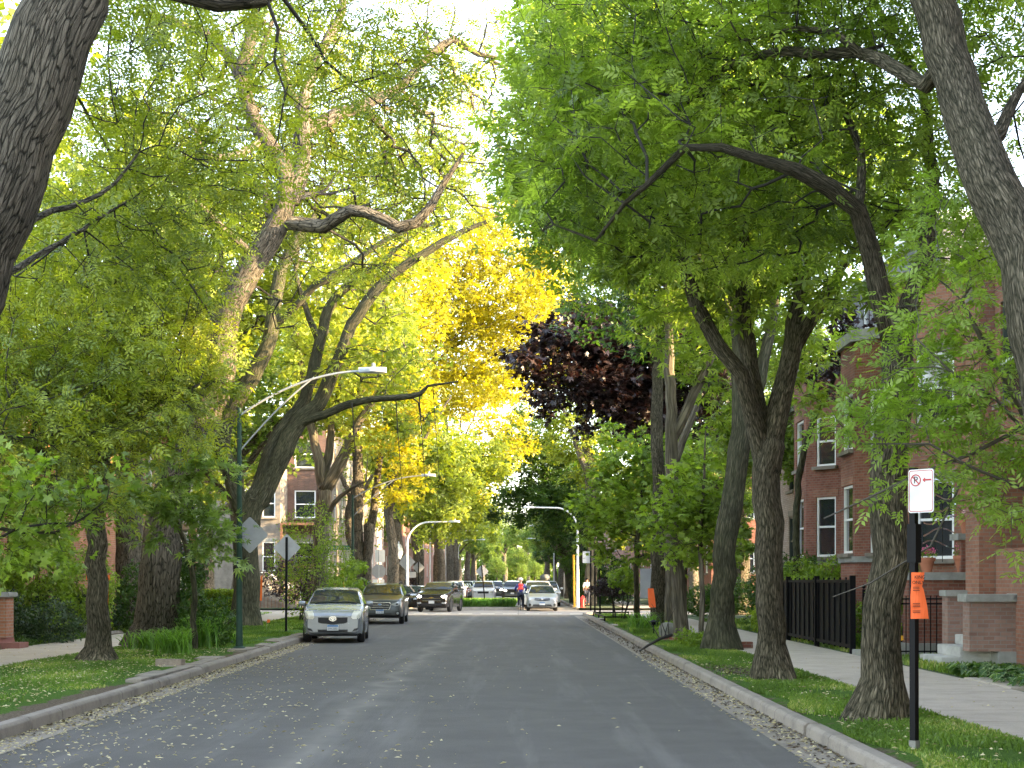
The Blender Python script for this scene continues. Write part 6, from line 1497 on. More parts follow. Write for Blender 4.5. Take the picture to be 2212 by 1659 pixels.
# --- stock cars for the far rows (one of each, then copies)
def stock_car(name, kind, paint, lamps=None, detail=1):
    if kind == 'sedan':
        a = make_car(name, None, 'car', 4.5, 1.78, 1.46, [(0, .7), (.05, .76), (.3, .86), (1.1, .99), (1.95, 1.39), (2.4, 1.46), (3.2, 1.42), (3.9, 1.08), (4.5, .9)], [(0, .65), (.3, .8), (1.2, .93), (3, .98), (4.5, .98)], .2, .32, (.85, 3.45), paint, (1.12, 1.98, 3.2, 3.88), detail=1)
        z = .68
    else:
        a = make_car(name, None, 'car', 4.6, 1.86, 1.72, [(0, .9), (.05, .97), (.3, 1.05), (1.15, 1.16), (1.85, 1.62), (2.3, 1.72), (4.0, 1.68), (4.3, 1.5), (4.6, 1.0)], [(0, .85), (.3, .98), (1.3, 1.09), (3, 1.14), (4.6, 1.14)], .24, .35, (.92, 3.6), paint, (1.18, 1.9, 4.05, 4.45), detail=1)
        z = .84
    fr = a[1]
    h = [(.52, z-.06), (.78, z-.04), (.8, z+.07), (.56, z+.05)]
    for p in (h, mirror_poly(h)): fr(p, 'headlight', lamps or 'lens_clear')
    fr([(-.42, z-.12), (.42, z-.12), (.45, z+.04), (-.45, z+.04)], 'grille', 'black_plastic', .006); plate(fr, 0, z-.26, blue=False)
    t_ = [(.58, z+.02), (.8, z+.02), (.8, z+.18), (.6, z+.18)]
    for p in (t_, mirror_poly(t_)): fr(p, 'tail_light', 'tail', back=True)
    return a[0]
far = []
A = stock_car('white_suv', 'suv', 'p_white'); place(A, 1.2, 89.6); A['label'] = 'white SUV parked directly behind the light silver sedan'
A2 = copy_tree(A); place(A2, -2.75, 115, 0.0); A2['label'] = 'white SUV driving toward the median island'
S1 = stock_car('slate_sedan', 'sedan', 'p_teal'); place(S1, -5.5, 98.5); S1['label'] = 'slate blue sedan right behind the SUV with lit headlamps'
S2 = stock_car('black_sedan', 'sedan', 'p_black'); place(S2, -6.5, 84.0, -.1); S2['label'] = 'black sedan half hidden at the left of the lit SUV'
S3 = stock_car('red_sedan', 'sedan', 'p_red'); place(S3, -5.55, 106); S3['label'] = 'dark red sedan parked third behind the lit SUV'
D1 = stock_car('oncoming_car', 'suv', 'p_grey', 'drl_on'); place(D1, -.55, 134); D1['label'] = 'grey car approaching with lit lamps seen past the cyclist'
D2 = copy_tree(D1); place(D2, -2.35, 145); D2['label'] = 'oncoming car with one bright lamp behind the white SUV'
T1 = stock_car('braking_car', 'sedan', 'p_black'); 
for c in T1.children:
    if c.name.startswith('tail_light'): c.data.materials[0] = M['tail_on']
place(T1, 1.0, 185, PI); T1.location.x = -2.0; T1['label'] = 'car far ahead with glowing brake lamps'
rg = random.Random(21)
src = [S1, S2, S3, A]
for i, y in enumerate(range(114, 260, 7)):
    o = copy_tree(src[(i*3+1) % 4]); place(o, -5.6, y); o['label'] = 'parked car in the distant left hand row'; o['group'] = 'distant cars parked on the left'; o.name = 'parked_car'
for i, y in enumerate(range(99, 260, 7)):
    o = copy_tree(src[(i*5+3) % 4]); place(o, 1.9 if y < 130 else 2.0, y); o['label'] = 'parked car in the distant right hand row'; o['group'] = 'distant cars parked on the right'; o.name = 'parked_car'
mb = MB(); mb.lathe([(.03, -.2), (.26, -.18), (.34, -.05), (.34, .05), (.26, .18), (.03, .2)], 16); mb.v = [(x, y*1.6, z) for x, y, z in mb.v]
o = mb.build('roof_box', plain('grey roof cover', (.16,.16,.15), .8), None, smooth=True); o.location = (1.72, 94.9, 1.93); tag(o, 'rounded grey bundle carried on the white SUV roof', 'roof box')
# ------------------------------------------------------------------ street furniture
M['pole_green'] = plain('dark green pole paint', (.02,.05,.033), .55, spec=.25, var=.25, scale=5)
M['pole_black'] = plain('black post paint', (.004,.004,.005), .5, spec=.15)
M['pole_white'] = plain('pale grey pole paint', (.60,.60,.58), .55)
M['galv'] = plain('galvanised arm', (.42,.44,.46), .4, .5)
M['sign_back'] = plain('bare aluminium sign back', (.36,.37,.39), .42, .5, var=.08)
M['sign_white'] = plain('white sign face', (.74,.74,.72), .5, var=.05)
M['sign_red'] = plain('sign red', (.48,.03,.03), .5)
M['sign_green'] = plain('street sign green', (.015,.19,.10), .45)
M['notice_orange'] = plain('fluorescent orange paper', (.98,.16,.035), .75, var=.05)
M['ink'] = plain('black ink', (.03,.02,.02), .8)
M['hydrant_red'] = plain('hydrant red', (.40,.02,.015), .45)
M['yellow'] = plain('yellow guard', (.75,.36,.015), .6)
M['orange_tape'] = plain('orange tape', (.85,.16,.02), .7)
M['lamp_lens'] = plain('lamp lens', (.62,.66,.70), .25)
M['cable'] = plain('black cable', (.012,.012,.012), .6)
M['rock'] = plain('mossy boulder', (.20,.19,.16), .9, var=.35, scale=4, bump=.03)
M['cut_wood'] = plain('fresh sawn wood', (.62,.42,.22), .8, var=.2, scale=30)
M['old_wood'] = plain('weathered timber', (.20,.16,.12), .9, var=.3, scale=12)

def led_head(mb_par, c, d, name='lamp_head'):
    """flat teardrop street lantern, pointing along d from c"""
    d = Vector(d).normalized(); sd = Vector((-d.y, d.x, 0)); up = Vector((0, 0, 1)); out = []
    prof = [(0, .055), (.06, .06), (.12, .10), (.3, .15), (.5, .15), (.6, .10), (.63, .03)]
    m = MB(); n = len(prof)
    for z in (.04, .075, -.01, -.035):
        pass
    vs = []
    for z, k in ((.075, .75), (.045, 1), (-.02, 1), (-.04, .85)):
        for x, w in prof: vs.append(c+d*x+sd*w*k+up*z)
        for x, w in reversed(prof): vs.append(c+d*x-sd*w*k+up*z)
    R = 2*n; fs = [tuple(range(R)), tuple(range(3*R, 4*R))[::-1]]
    for a in range(3):
        for i in range(R): fs.append((a*R+i, a*R+(i+1) % R, (a+1)*R+(i+1) % R, (a+1)*R+i))
    m.add(vs, fs); h = m.build(name, M['lamp_lens'], mb_par, smooth=True)
    m = MB(); m.lathe([(.035, 0), (.045, .03), (.04, .09), (.01, .115)], 10, tuple(c+d*.33+up*.075)); m.build('photocell', M['galv'], h, smooth=True)
    return h
def arc(p0, p1, p2, n=12):
    p0, p1, p2 = Vector(p0), Vector(p1), Vector(p2); return [(p0*(1-t)**2+p1*2*t*(1-t)+p2*t*t) for t in [k/n for k in range(n+1)]]
def truss_lamp(label, base, H, reach, drop, group=None):
    r = empty('street_lamp', label, 'street lamp', base, group=group)
    m = MB(); m.lathe([(.14, 0), (.14, .06), (.085, .09), (.072, .5), (.065, 3), (.05, H-.05), (.05, H)], 14); m.build('pole', M['pole_green'], r, smooth=True)
    e = Vector((reach, 0, H-.1+.95))
    m = MB(); m.tube(arc((.03, 0, H-.15), (reach*.5, 0, e.z-.05), e, 14), .026, 7); m.build('upper_arm', M['galv'], r, smooth=True)
    m = MB(); m.tube(arc((.03, 0, H-.95), (reach*.33, 0, e.z-.75), (reach*.62, 0, e.z-.14), 12), .02, 7); m.build('lower_arm', M['galv'], r, smooth=True)
    led_head(r, e+Vector((-.03, 0, 0)), (1, 0, 0)); return r
b = G(517, 1404); b.z = .13
lampA = truss_lamp('green street lamp post with a trussed arm over the left lane, nearest', b, 5.5, 2.75, 0)
m = MB(); m.tube([(0, 0, 2.0), (.0, 0, 2.03)], .09, 12); m.build('clamp', M['galv'], lampA)
b2 = Vector(((762-VU)/FP*66, 66, .1)); truss_lamp('second trussed street lamp beside the twin elm trunks', b2, 5.45, 3.1, 0)
def curved_lamp(label, x, y, H, reach, R, group=None, sgn=1, s=1.0):
    r = empty('street_lamp', label, 'street lamp', (x, y, .1), group=group); m = MB()
    pts = [(0, 0, 0), (0, 0, H*.5), (0, 0, H-R)] + [(sgn*(R-R*math.cos(t)), 0, H-R+R*math.sin(t)) for t in [k*PI/16 for k in range(1, 9)]] + [(sgn*reach, 0, H+.03)]
    m.tube(pts, [.10*s, .08*s, .06*s]+[.05*s]*8+[.04*s], 10); m.build('pole', M['pole_white'], r, smooth=True); led_head(r, Vector((sgn*reach, 0, H+.02)), (sgn, 0, 0)); return r
curved_lamp('curved white street lamp on the left just past the crossing', (880-VU)/FP*88, 88, 5.1, 2.5, 1.3)
curved_lamp('curved white street lamp on the right corner beside the red hydrant', 3.52, 88, 5.95, 2.6, 1.3, sgn=-1)
for i, (x, y, sg) in enumerate(((-7.3, 122, 1), (-7.3, 148, 1), (4.2, 135, -1), (4.2, 175, -1), (-7.3, 180, 1))):
    curved_lamp('slim curved street lamp far down the block', x, y, 6.6, 2.6, 1.2, group='distant curved street lamps', sgn=sg, s=.8)
# acorn lantern
b = Vector(((861.5-VU)/FP*90, 90, .1)); r = empty('acorn_lantern', 'black post lantern with a white acorn globe on the far left corner', 'lantern', b)
m = MB(); m.lathe([(.16, 0), (.16, .3), (.09, .45), (.06, 1.2), (.05, 2.75), (.12, 2.85), (.08, 2.95)], 12); m.build('post', M['pole_black'], r, smooth=True)
m = MB(); m.lathe([(.10, 2.95), (.24, 3.2), (.27, 3.4), (.22, 3.6), (.12, 3.72)], 14); m.build('globe', M['sign_white'], r, smooth=True)
m = MB(); m.lathe([(.20, 3.68), (.13, 3.8), (.04, 3.86), (.03, 3.98), (.005, 4.02)], 12); m.build('finial', M['pole_white'], r, smooth=True)

def rounded(w, h, rad, n=4):
    out = []
    for cx, cz, a in ((w/2-rad, h/2-rad, 0), (-w/2+rad, h/2-rad, PI/2), (-w/2+rad, -h/2+rad, PI), (w/2-rad, -h/2+rad, 1.5*PI)):
        for k in range(n+1): t = a+k*PI/2/n; out.append((cx+rad*math.cos(t), cz+rad*math.sin(t)))
    return out
def diamond(s, rad=.04): return [((x-z)*.7071, (x+z)*.7071) for x, z in rounded(s, s, rad)]
def slab(m, outline, c, y=0, th=.006): m.prism([(c[0]+x, c[1]+y, c[2]+z) for x, z in outline], (0, th, 0))
def sign_post(name, label, base, H, lean=0.0, mat='pole_black', r=.03, square=True):
    root = empty(name, label, 'sign', base); m = MB()
    if square: m.prism([(-r, -r, 0), (r, -r, 0), (r, r, 0), (-r, r, 0)], (lean*H, 0, H))
    else: m.tube([(0, 0, 0), (lean*H, 0, H)], r, 10)
    m.build('post', M[mat], root); return root
# diamond sign backs
b = G(618, 1366); b.z = .12
r = sign_post('road_sign', 'grey diamond sign back on a black post at the left verge', b, 2.92, .005, r=.033); m = MB(); slab(m, diamond(.60), (.02, .04, 2.60)); m.build('sign_panel', M['sign_back'], r)
bl = lampA.location; r = empty('road_sign', 'pale diamond sign back strapped to the green lamp post', 'sign', (bl.x, bl.y, bl.z)); m = MB(); slab(m, diamond(.60), (.22, .11, 2.62)); m.build('sign_panel', M['sign_back'], r)
m = MB()
for z in (2.45, 2.8): m.box(-.1, .1, .07, .11, z, z+.03)
m.build('bracket', M['galv'], r)
for lab, u, v, Y, s, lean in (('large diamond sign back behind the curved white lamp on the left', 878, 1214, 93, .80, 0), ('small diamond sign back right of the acorn lantern', 904, 1226, 94, .56, -.02), ('diamond sign back on a leaning post in the median island', 1041, 1234, 87.6, .56, -.09)):
    c = P(u, v, Y); H = c.z+.32-.1; bb = Vector((c.x-lean*c.z, Y, .15)); r = sign_post('road_sign', lab, bb, H, lean, r=.035)
    m = MB(); slab(m, diamond(s), (lean*(c.z-.15), .045, c.z-.15)); m.build('sign_panel', M['sign_back'], r)
    if Y == 93: m = MB(); slab(m, rounded(.5, .36, .04), (.35, .05, c.z-.95)); m.build('plaque', M['sign_back'], r)
# stop sign seen from behind
c = P(818, 1234, 82); r = sign_post('stop_sign', 'octagonal stop sign seen from behind with a white panel above', (c.x, 82, .1), 3.35, 0, 'galv', .03)
m = MB(); slab(m, [(.41*math.cos(PI/8+k*PI/4), .41*math.sin(PI/8+k*PI/4)) for k in range(8)], (0, .045, c.z-.1)); m.build('sign_panel', M['sign_back'], r)
m = MB(); slab(m, rounded(.54, .68, .05), (.08, .045, P(820, 1201, 82).z-.1)); m.build('upper_panel', M['sign_white'], r)
m = MB(); slab(m, rounded(.26, .24, .03), (-.2, .045, c.z-.1-.58)); m.build('lower_panel', M['sign_white'], r); m = MB(); slab(m, rounded(.26, .24, .03), (.18, .045, c.z-.1-.58)); m.build('lower_panel', M['sign_white'], r)
# street name sign
c = P(760, 1184, 70); r = sign_post('street_name_sign', 'green street name sign reading BALMORAL above a white sign back', (c.x, 70, .1), 3.35, 0, r=.035)
z = c.z-.1; m = MB(); slab(m, rounded(.96, .20, .02), (-.58, -.03, z+.02)); p = m.build('name_panel', M['sign_green'], r)
text_obj('W BALMORAL AV', 'lettering', .135, M['sign_white'], (-.58, -.036, z+.015), (PI/2, 0, 0), p, .002, sx=.86)
m = MB(); slab(m, rounded(.60, .86, .05), (.05, .05, P(762, 1204, 70).z-.1)); m.build('white_panel', M['sign_white'], r)
# no parking sign with notice
b = G(1975, 1620); b.z = .13; r = sign_post('parking_sign', 'black post with red and white no parking sign by the right kerb', b, 2.62, -.003, r=.030)
s1 = (.105, -.05, 2.40)
m = MB(); slab(m, rounded(.27, .40, .025), s1, 0, .004); p = m.build('sign_panel', M['sign_white'], r)
m = MB(); o_, i_ = rounded(.25, .38, .022), rounded(.238, .368, .019); nn = len(o_)
m.add([(s1[0]+x, s1[1]-.003, s1[2]+zz) for x, zz in o_+i_], [(k, (k+1) % nn, nn+(k+1) % nn, nn+k) for k in range(nn)]); m.build('border', M['sign_red'], p)
ring = []
m = MB(); nn = 24
for rr in (.056, .045): ring += [(s1[0]-.055+rr*math.cos(2*PI*k/nn), s1[1]-.004, s1[2]+.10+rr*math.sin(2*PI*k/nn)) for k in range(nn)]
m.add(ring, [(k, (k+1) % nn, nn+(k+1) % nn, nn+k) for k in range(nn)]); m.prism([(s1[0]-.055+a, s1[1]-.004, s1[2]+.10+b__) for a, b__ in ((-.040, .032), (-.032, .040), (.040, -.032), (.032, -.040))], (0, .0015, 0)); m.build('ban_ring', M['sign_red'], p)
text_obj('P', 'letter', .09, M['ink'], (s1[0]-.055, s1[1]-.003, s1[2]+.10), (PI/2, 0, 0), p, .001)
m = MB(); zz = s1[2]+.10; m.prism([(s1[0]+.015, s1[1]-.004, zz), (s1[0]+.045, s1[1]-.004, zz+.024), (s1[0]+.045, s1[1]-.004, zz+.008), (s1[0]+.11, s1[1]-.004, zz+.008), (s1[0]+.11, s1[1]-.004, zz-.008), (s1[0]+.045, s1[1]-.004, zz-.008), (s1[0]+.045, s1[1]-.004, zz-.024)], (0, .0015, 0)); m.build('arrow', M['sign_red'], p)
m = MB(); m.box(-.036, .036, -.036, .036, 0, .09); m.build('sleeve', M['rock'], r)
m = MB(); m.box(-.05, .045, -.045, .045, 1.74, 2.10); m.build('box', M['pole_black'], r)
r.rotation_euler = (0, 0, -.85)
# orange paper notice wrapped on the post
def notice(label, c, pts, letters=True, par_loc=None):
    root = empty('paper_notice', label, 'notice', c); m = MB()
    V = []; rows_ = len(pts)
    for (z, x0, x1) in pts:
        for k in range(7):
            t = k/6; V.append((x0+(x1-x0)*t, -.042-.012*math.sin(PI*t)-.006*math.sin(z*23+t*5), z))
    m.add(V, [(i*7+k, i*7+k+1, (i+1)*7+k+1, (i+1)*7+k) for i in range(rows_-1) for k in range(6)])
    V2 = [(x, y+.002, z) for x, y, z in V]; m.add(V2, [(i*7+k, (i+1)*7+k, (i+1)*7+k+1, i*7+k+1) for i in range(rows_-1) for k in range(6)])
    p = m.build('sheet', M['notice_orange'], root)
    if letters:
        for s, z, sz, x in (('KING', .385, .042, .045), ('RT', .335, .042, .03)):
            text_obj({'KING': 'KING', 'RT': 'ONLY'}[s], 'lettering', sz, M['ink'], (x-.01, -.062, z), (PI/2, 0, 0), p, .001)
        m = MB()
        for z in (.29, .275, .26, .14, .125, .11, .07, .055): m.box(-.03, .03+.04*(.3-z), -.0625, -.061, z, z+.005)
        m.build('print_lines', M['ink'], p)
    return root
notice('fluorescent orange paper notice wrapped round the black parking post', (b.x, b.y, b.z+1.22), [(0, -.045, .125), (.1, -.045, .11), (.2, -.045, .092), (.27, -.042, .078), (.3, -.04, .062), (.34, -.04, .074), (.43, -.038, .082)])
c = P(1403, 1312, 46.6); notice('orange paper notice tied to the far side of the broad grey ash', (c.x, c.y, c.z), [(0, -.02, .2), (.3, -.05, .17), (.6, -.06, .12)], letters=False)
# posts at the right corner
for lab, u, Y, H in (('first slim black sign post by the right corner', 1276, 79, 3.2), ('middle slim black sign post by the right corner', 1285, 74, 3.1), ('slim black sign post nearest the maple at the right corner', 1296, 68, 2.95)):
    r = sign_post('black_post', lab, ((u-VU)/FP*Y, Y, .12), H, 0, r=.04); r['category'] = 'post'
    if u == 1276: m = MB(); slab(m, rounded(.46, .62, .04), (-.2, .06, 2.85)); m.build('sign_panel', M['sign_white'], r)
c = P(1394, 1262, 50); r = sign_post('blue_post', 'blue parking pay post with grey panel behind the maple sapling trunk', (c.x+.25, 50, .12), 2.0, .02, r=.05); m = MB(); m.box(-.42, .0, -.05, .0, 1.0, 2.0); m.build('panel', M['sign_back'], r); r['category'] = 'post'
# hydrant
r = empty('fire_hydrant', 'red fire hydrant at the foot of the right curved lamp', 'fire hydrant', (3.82, 88.3, .08)); m = MB()
m.lathe([(.17, 0), (.17, .05), (.12, .07), (.115, .5), (.16, .52), (.16, .56), (.14, .58), (.12, .66), (.06, .72), (.03, .73), (.03, .77)], 14); m.build('barrel', M['hydrant_red'], r, smooth=True)
for sg in (1, -1):
    m = MB(); m.tube([(sg*.1, 0, .42), (sg*.2, 0, .42)], .05, 8); m.build('nozzle', M['hydrant_red'], r)
# guy guards
for lab, u, Y, z0, z1 in (('yellow plastic guy guard left of the twin elm trunks', 743, 69, .1, 2.35), ('tall yellow guard tube beside the right curved lamp', 1241, 90, .1, 3.3)):
    x = (u-VU)/FP*Y; m = MB(); m.tube([(x, Y, z0), (x-.05, Y, z1)], .06, 8); o = m.build('guy_guard', M['yellow'], None); tag(o, lab, 'guy guard')
# overhead service cable from the green lamp
m = MB(); a = P(516, 770, 32.6); e = P(-260, -560, 12); pts = []
for k in range(33):
    t = k/32; q = a.lerp(e, t); q.z -= .25*math.sin(PI*t); pts.append(q)
m.tube(pts, .022, 6); tag(m.build('overhead_cable', M['cable'], None), 'black service cable slanting down across the upper left trees', 'cable')
# orange ribbon, utility flags, wood block, fallen branch, boulder
b = base_at(212, 1428); m = MB(); 
m.lathe([(.222, 0), (.228, .05), (.225, .1)], 20); o = m.build('orange_ribbon', M['orange_tape'], None, smooth=True); o.location = (b.x+.0, b.y, 1.72); 
me2 = MB(); me2.add([(.2, -.16, .05), (.26, -.17, .04), (.25, -.18, -.5), (.17, -.16, -.46)], [(0, 1, 2, 3)]); rr_ = me2.build('ribbon_tail', M['orange_tape'], o); tag(o, 'orange ribbon tied round the short stout tree', 'ribbon')
b4 = base_at(560, 1357); m = MB(); m.prism([(0, 0, 0), (.07, -.02, .0), (.09, -.02, .85), (.03, 0, .8)], (.0, .01, 0)); o = m.build('orange_ribbon', M['orange_tape'], None); o.location = (P(559, 1300, 48.7).x, 48.9, 1.05); tag(o, 'hanging orange tape on the forked locust trunk', 'ribbon')
def flag(label, c, h, mat):
    r = empty('utility_flag', label, 'flag', c); m = MB(); m.tube([(0, 0, 0), (.01, 0, h)], .004, 5); m.build('wire', M['galv'], r)
    m = MB(); m.prism([(.01, 0, h-.11), (.11, .0, h-.09), (.10, 0, h), (.01, 0, h)], (0, .002, 0)); m.build('pennant', mat, r)
flag('yellow utility flag among the daylilies', G(462, 1378), .72, M['yellow']); flag('orange utility flag on the verge by the forked locust', G(576, 1362), .35, M['orange_tape'])
flag('yellow utility flag behind the iron railing', (7.65, 29.8, .1), .5, M['yellow'])
b = G(368, 1440); m = MB(); m.obox((0, 0, .07), (1, -.25, 0), .26, .09, .07); o = m.build('timber_block', M['old_wood'], None, bevel=.01); o.location = b; tag(o, 'weathered timber block beside the daylilies', 'timber')
g0, g1 = G(1315, 1396), P(1448, 1365, 39.0)
m = MB(); a = P(1405, 1392, 36.5); e = P(1462, 1362, 38.0); pts = [Vector((3.28, a.y-3.5, .20))]
pts = [G(1382, 1406, .2), G(1400, 1394, .28), G(1425, 1380, .40), G(1450, 1372, .46)]
m.tube(pts, [.018, .03, .035, .04], 7); 
for k in range(5): q = pts[2].lerp(pts[3], k/5); m.tube([q, q+Vector((.12*(k % 3-1), .3, .25+.05*k)), q+Vector((.3*(k % 3-1), .5, .5+.08*k))], [.014, .009, .004], 5)
tag(m.build('fallen_branch', M['twig'], None, smooth=True), 'fallen branch leaning over the right kerb', 'branch')
def boulder(label, c, s, seed):
    rg2 = random.Random(seed); bm = bmesh.new(); bmesh.ops.create_icosphere(bm, subdivisions=3, radius=1)
    ph = [rg2.uniform(0, 6) for _ in range(6)]
    for v in bm.verts:
        n = v.co.copy(); k = 1+.12*math.sin(n.x*3+ph[0])+.1*math.sin(n.y*4+ph[1])+.08*math.sin(n.z*5+ph[2])+.04*math.sin(n.x*11+n.y*9+ph[3]); v.co = Vector((n.x*s[0], n.y*s[1], n.z*s[2]))*k
    me = bpy.data.meshes.new('boulder'); bm.to_mesh(me); bm.free(); o = link('boulder', me, M['rock']); me.polygons.foreach_set('use_smooth', [True]*len(me.polygons)); o.location = c; tag(o, label, 'boulder')
boulder('mossy boulder between the two thinner ash trunks', G(1450, 1376)+Vector((0, 0, .1)), (.36, .3, .34), 5)
# brick ring and small things at trunk feet
m = MB(); b = base_at(1472, 1382)
for k in range(9): a = k*2*PI/9; m.obox(b+Vector((math.cos(a)*.5, math.sin(a)*.5, .09)), (-math.sin(a), math.cos(a), 0), .12, .05, .05)
tag(m.build('brick_ring', M['brick_red'], None, bevel=.006), 'ring of red bricks round the thin straight ash', 'brick edging')
b = G(1606, 1400); m = MB(); m.obox(b+Vector((0, 0, .07)), (1, .2, 0), .2, .1, .08); tag(m.build('loose_bricks', M['brick_red'], None, bevel=.006), 'loose red bricks beside the flared ash roots', 'bricks')
r = empty('garden_light', 'small black garden light near the daylilies on the right verge', 'garden light', G(1412, 1370)); m = MB(); m.tube([(0, 0, 0), (0, 0, .3)], .02, 6); m.build('stake', M['pole_black'], r); m = MB(); m.lathe([(.07, .28), (.07, .36), (.13, .37), (.02, .43)], 8); m.build('head', M['pole_black'], r)
m = MB()
for a_, b__ in (((3.35, 57.5), (4.9, 57.5)), ((3.35, 57.5), (3.35, 66)), ((3.35, 66), (4.9, 66))): m.tube([(*a_, .3), (*b__, .3)], .03, 6)
for q in ((3.35, 57.5), (4.9, 57.5), (3.35, 61.7), (3.35, 66), (4.9, 66)): m.tube([(*q, .1), (*q, .34)], .03, 6)
tag(m.build('parkway_rail', M['pole_black'], None), 'low black rail around the verge planting near the right corner', 'rail')

# ------------------------------------------------------------------ cyclist
def skin_mesh(name, verts, edges, radii, mat, parent=None, root=0, levels=2):
    me = bpy.data.meshes.new(name); me.from_pydata(verts, edges, []); o = bpy.data.objects.new(name, me); col.objects.link(o)
    md = o.modifiers.new('skin', 'SKIN'); sv = me.skin_vertices[0].data
    for i, r in enumerate(radii): sv[i].radius = (r, r) if not isinstance(r, tuple) else r; sv[i].use_root = (i == root)
    md.use_smooth_shade = True; s = o.modifiers.new('sub', 'SUBSURF'); s.levels = levels; s.render_levels = levels
    bpy.context.view_layer.update(); m2 = bpy.data.meshes.new_from_object(o.evaluated_get(bpy.context.evaluated_depsgraph_get())); bpy.data.objects.remove(o)
    m2.polygons.foreach_set('use_smooth', [True]*len(m2.polygons)); m2.name = name; return link(name, m2, mat, parent)
M['skin'] = plain('skin', (.45,.27,.19), .6); M['jacket'] = plain('blue jacket', (.035,.045,.20), .8); M['vest'] = plain('red vest', (.75,.055,.04), .75)
M['trousers'] = plain('dark navy trousers', (.022,.026,.045), .85); M['helmet'] = plain('pale helmet', (.60,.58,.54), .5); M['shoe'] = plain('white shoe', (.55,.55,.55), .6)
cx, cyy = (1125-VU)/FP*85.0, 85.0
pr = empty('person', 'cyclist in a red vest, blue sleeves and pale helmet riding away', 'person', (cx, cyy, .006))
# local frame: rides toward +y; saddle height .95
pts = {'pel': (0, 0, .98), 'wa': (0, .06, 1.16), 'ch': (0, .16, 1.38), 'nb': (0, .22, 1.53), 'hd0': (0, .25, 1.62), 'hd': (0, .27, 1.72), 'ht': (0, .27, 1.80),
       'ls': (-.20, .18, 1.45), 'le': (-.33, .30, 1.22), 'lw': (-.24, .52, 1.10), 'rs': (.20, .18, 1.45), 're': (.33, .30, 1.22), 'rw': (.24, .52, 1.10),
       'lh': (-.10, .0, .94), 'lk': (-.13, .36, .72), 'la': (-.12, .16, .30), 'lt': (-.12, .30, .24), 'rh': (.10, .0, .94), 'rk': (.13, .28, .52), 'ra': (.12, .12, .13), 'rt': (.12, .26, .07)}
ks = list(pts); ed = [('pel','wa'),('wa','ch'),('ch','nb'),('nb','hd0'),('hd0','hd'),('hd','ht'),('ch','ls'),('ls','le'),('le','lw'),('ch','rs'),('rs','re'),('re','rw'),('pel','lh'),('lh','lk'),('lk','la'),('la','lt'),('pel','rh'),('rh','rk'),('rk','ra'),('ra','rt')]
rd = {'pel': .15, 'wa': .135, 'ch': .15, 'nb': .055, 'hd0': .065, 'hd': .09, 'ht': .06, 'ls': .06, 'le': .045, 'lw': .03, 'rs': .06, 're': .045, 'rw': .03, 'lh': .085, 'lk': .058, 'la': .035, 'lt': .03, 'rh': .085, 'rk': .058, 'ra': .035, 'rt': .03}
skin_mesh('body', [pts[k] for k in ks], [(ks.index(a), ks.index(b_)) for a, b_ in ed], [rd[k] for k in ks], M['skin'], pr)
def cloth(nm, keys, edges, grow, mat):
    return skin_mesh(nm, [pts[k] for k in keys], [(keys.index(a), keys.index(b_)) for a, b_ in edges], [rd[k]*grow+.012 for k in keys], mat, pr)
cloth('jacket', ['pel','wa','ch','ls','le','lw','rs','re','rw'], [('pel','wa'),('wa','ch'),('ch','ls'),('ls','le'),('le','lw'),('ch','rs'),('rs','re'),('re','rw')], 1.06, M['jacket'])
vv = [(0,.04,1.10),(0,.08,1.2),(0,.155,1.36),(0,.19,1.46),(-.12,.17,1.45),(.12,.17,1.45)]
skin_mesh('vest', vv, [(0,1),(1,2),(2,3),(3,4),(3,5)], [.175,.19,.205,.12,.105,.105], M['vest'], pr)
cloth('trousers', ['pel','lh','lk','la','rh','rk','ra'], [('pel','lh'),('lh','lk'),('lk','la'),('pel','rh'),('rh','rk'),('rk','ra')], 1.12, M['trousers'])
for s, k0, k1 in ((-1, 'la', 'lt'), (1, 'ra', 'rt')):
    a = Vector(pts[k0]); m = MB(); m.obox(a+Vector((0, .07, -.05)), (0, 1, 0), .14, .045, .04); m.build('shoe', M['shoe'], pr, bevel=.02)
m = MB(); m.lathe([(.13, 0), (.135, .04), (.115, .10), (.07, .135), (.01, .15)], 14, (0, .27, 1.75)); m.v = [(x, .27+(y-.27)*1.2, z) for x, y, z in m.v]; m.build('helmet', M['helmet'], pr, smooth=True)
for s in (-1, 1):   # hands closed round the grips
    hx = s*.25; V_ = [(s*.24, .53, 1.095), (hx, .58, 1.085)]; E_ = [(0, 1)]; R_ = [.026, .030]
    for f in range(4):
        b0 = len(V_); xx = hx+s*(-.03+.02*f); V_ += [(xx, .61, 1.09), (xx, .645, 1.075), (xx, .64, 1.045), (xx, .61, 1.04)]; E_ += [(1, b0), (b0, b0+1), (b0+1, b0+2), (b0+2, b0+3)]; R_ += [.010, .0095, .009, .008]
    b0 = len(V_); V_ += [(hx-s*.04, .59, 1.06), (hx-s*.045, .62, 1.045)]; E_ += [(1, b0), (b0, b0+1)]; R_ += [.011, .009]
    skin_mesh('hand', V_, E_, R_, M['skin'], pr, levels=1)
bk = empty('bicycle', 'dark bicycle ridden by the person in the red vest', 'bicycle', (cx, cyy, .006))
def ringm(c, R, r_, n=28):
    m = MB(); pts_ = [(c[0], c[1]+R*math.cos(2*PI*k/n), c[2]+R*math.sin(2*PI*k/n)) for k in range(n+1)]; return m.tube(pts_, r_, 6, cap=False)
for y in (-.44, .62):
    w_ = ringm((0, y, .35), .33, .02).build('wheel', M['tyre'], bk, smooth=True); m = MB()
    for k in range(12): a = k*PI/6; m.tube([(0, y, .35), (0, y+.32*math.cos(a), .35+.32*math.sin(a))], .003, 4)
    m.tube([(-.05, y, .35), (.05, y, .35)], .025, 8); m.build('spokes', M['galv'], w_)
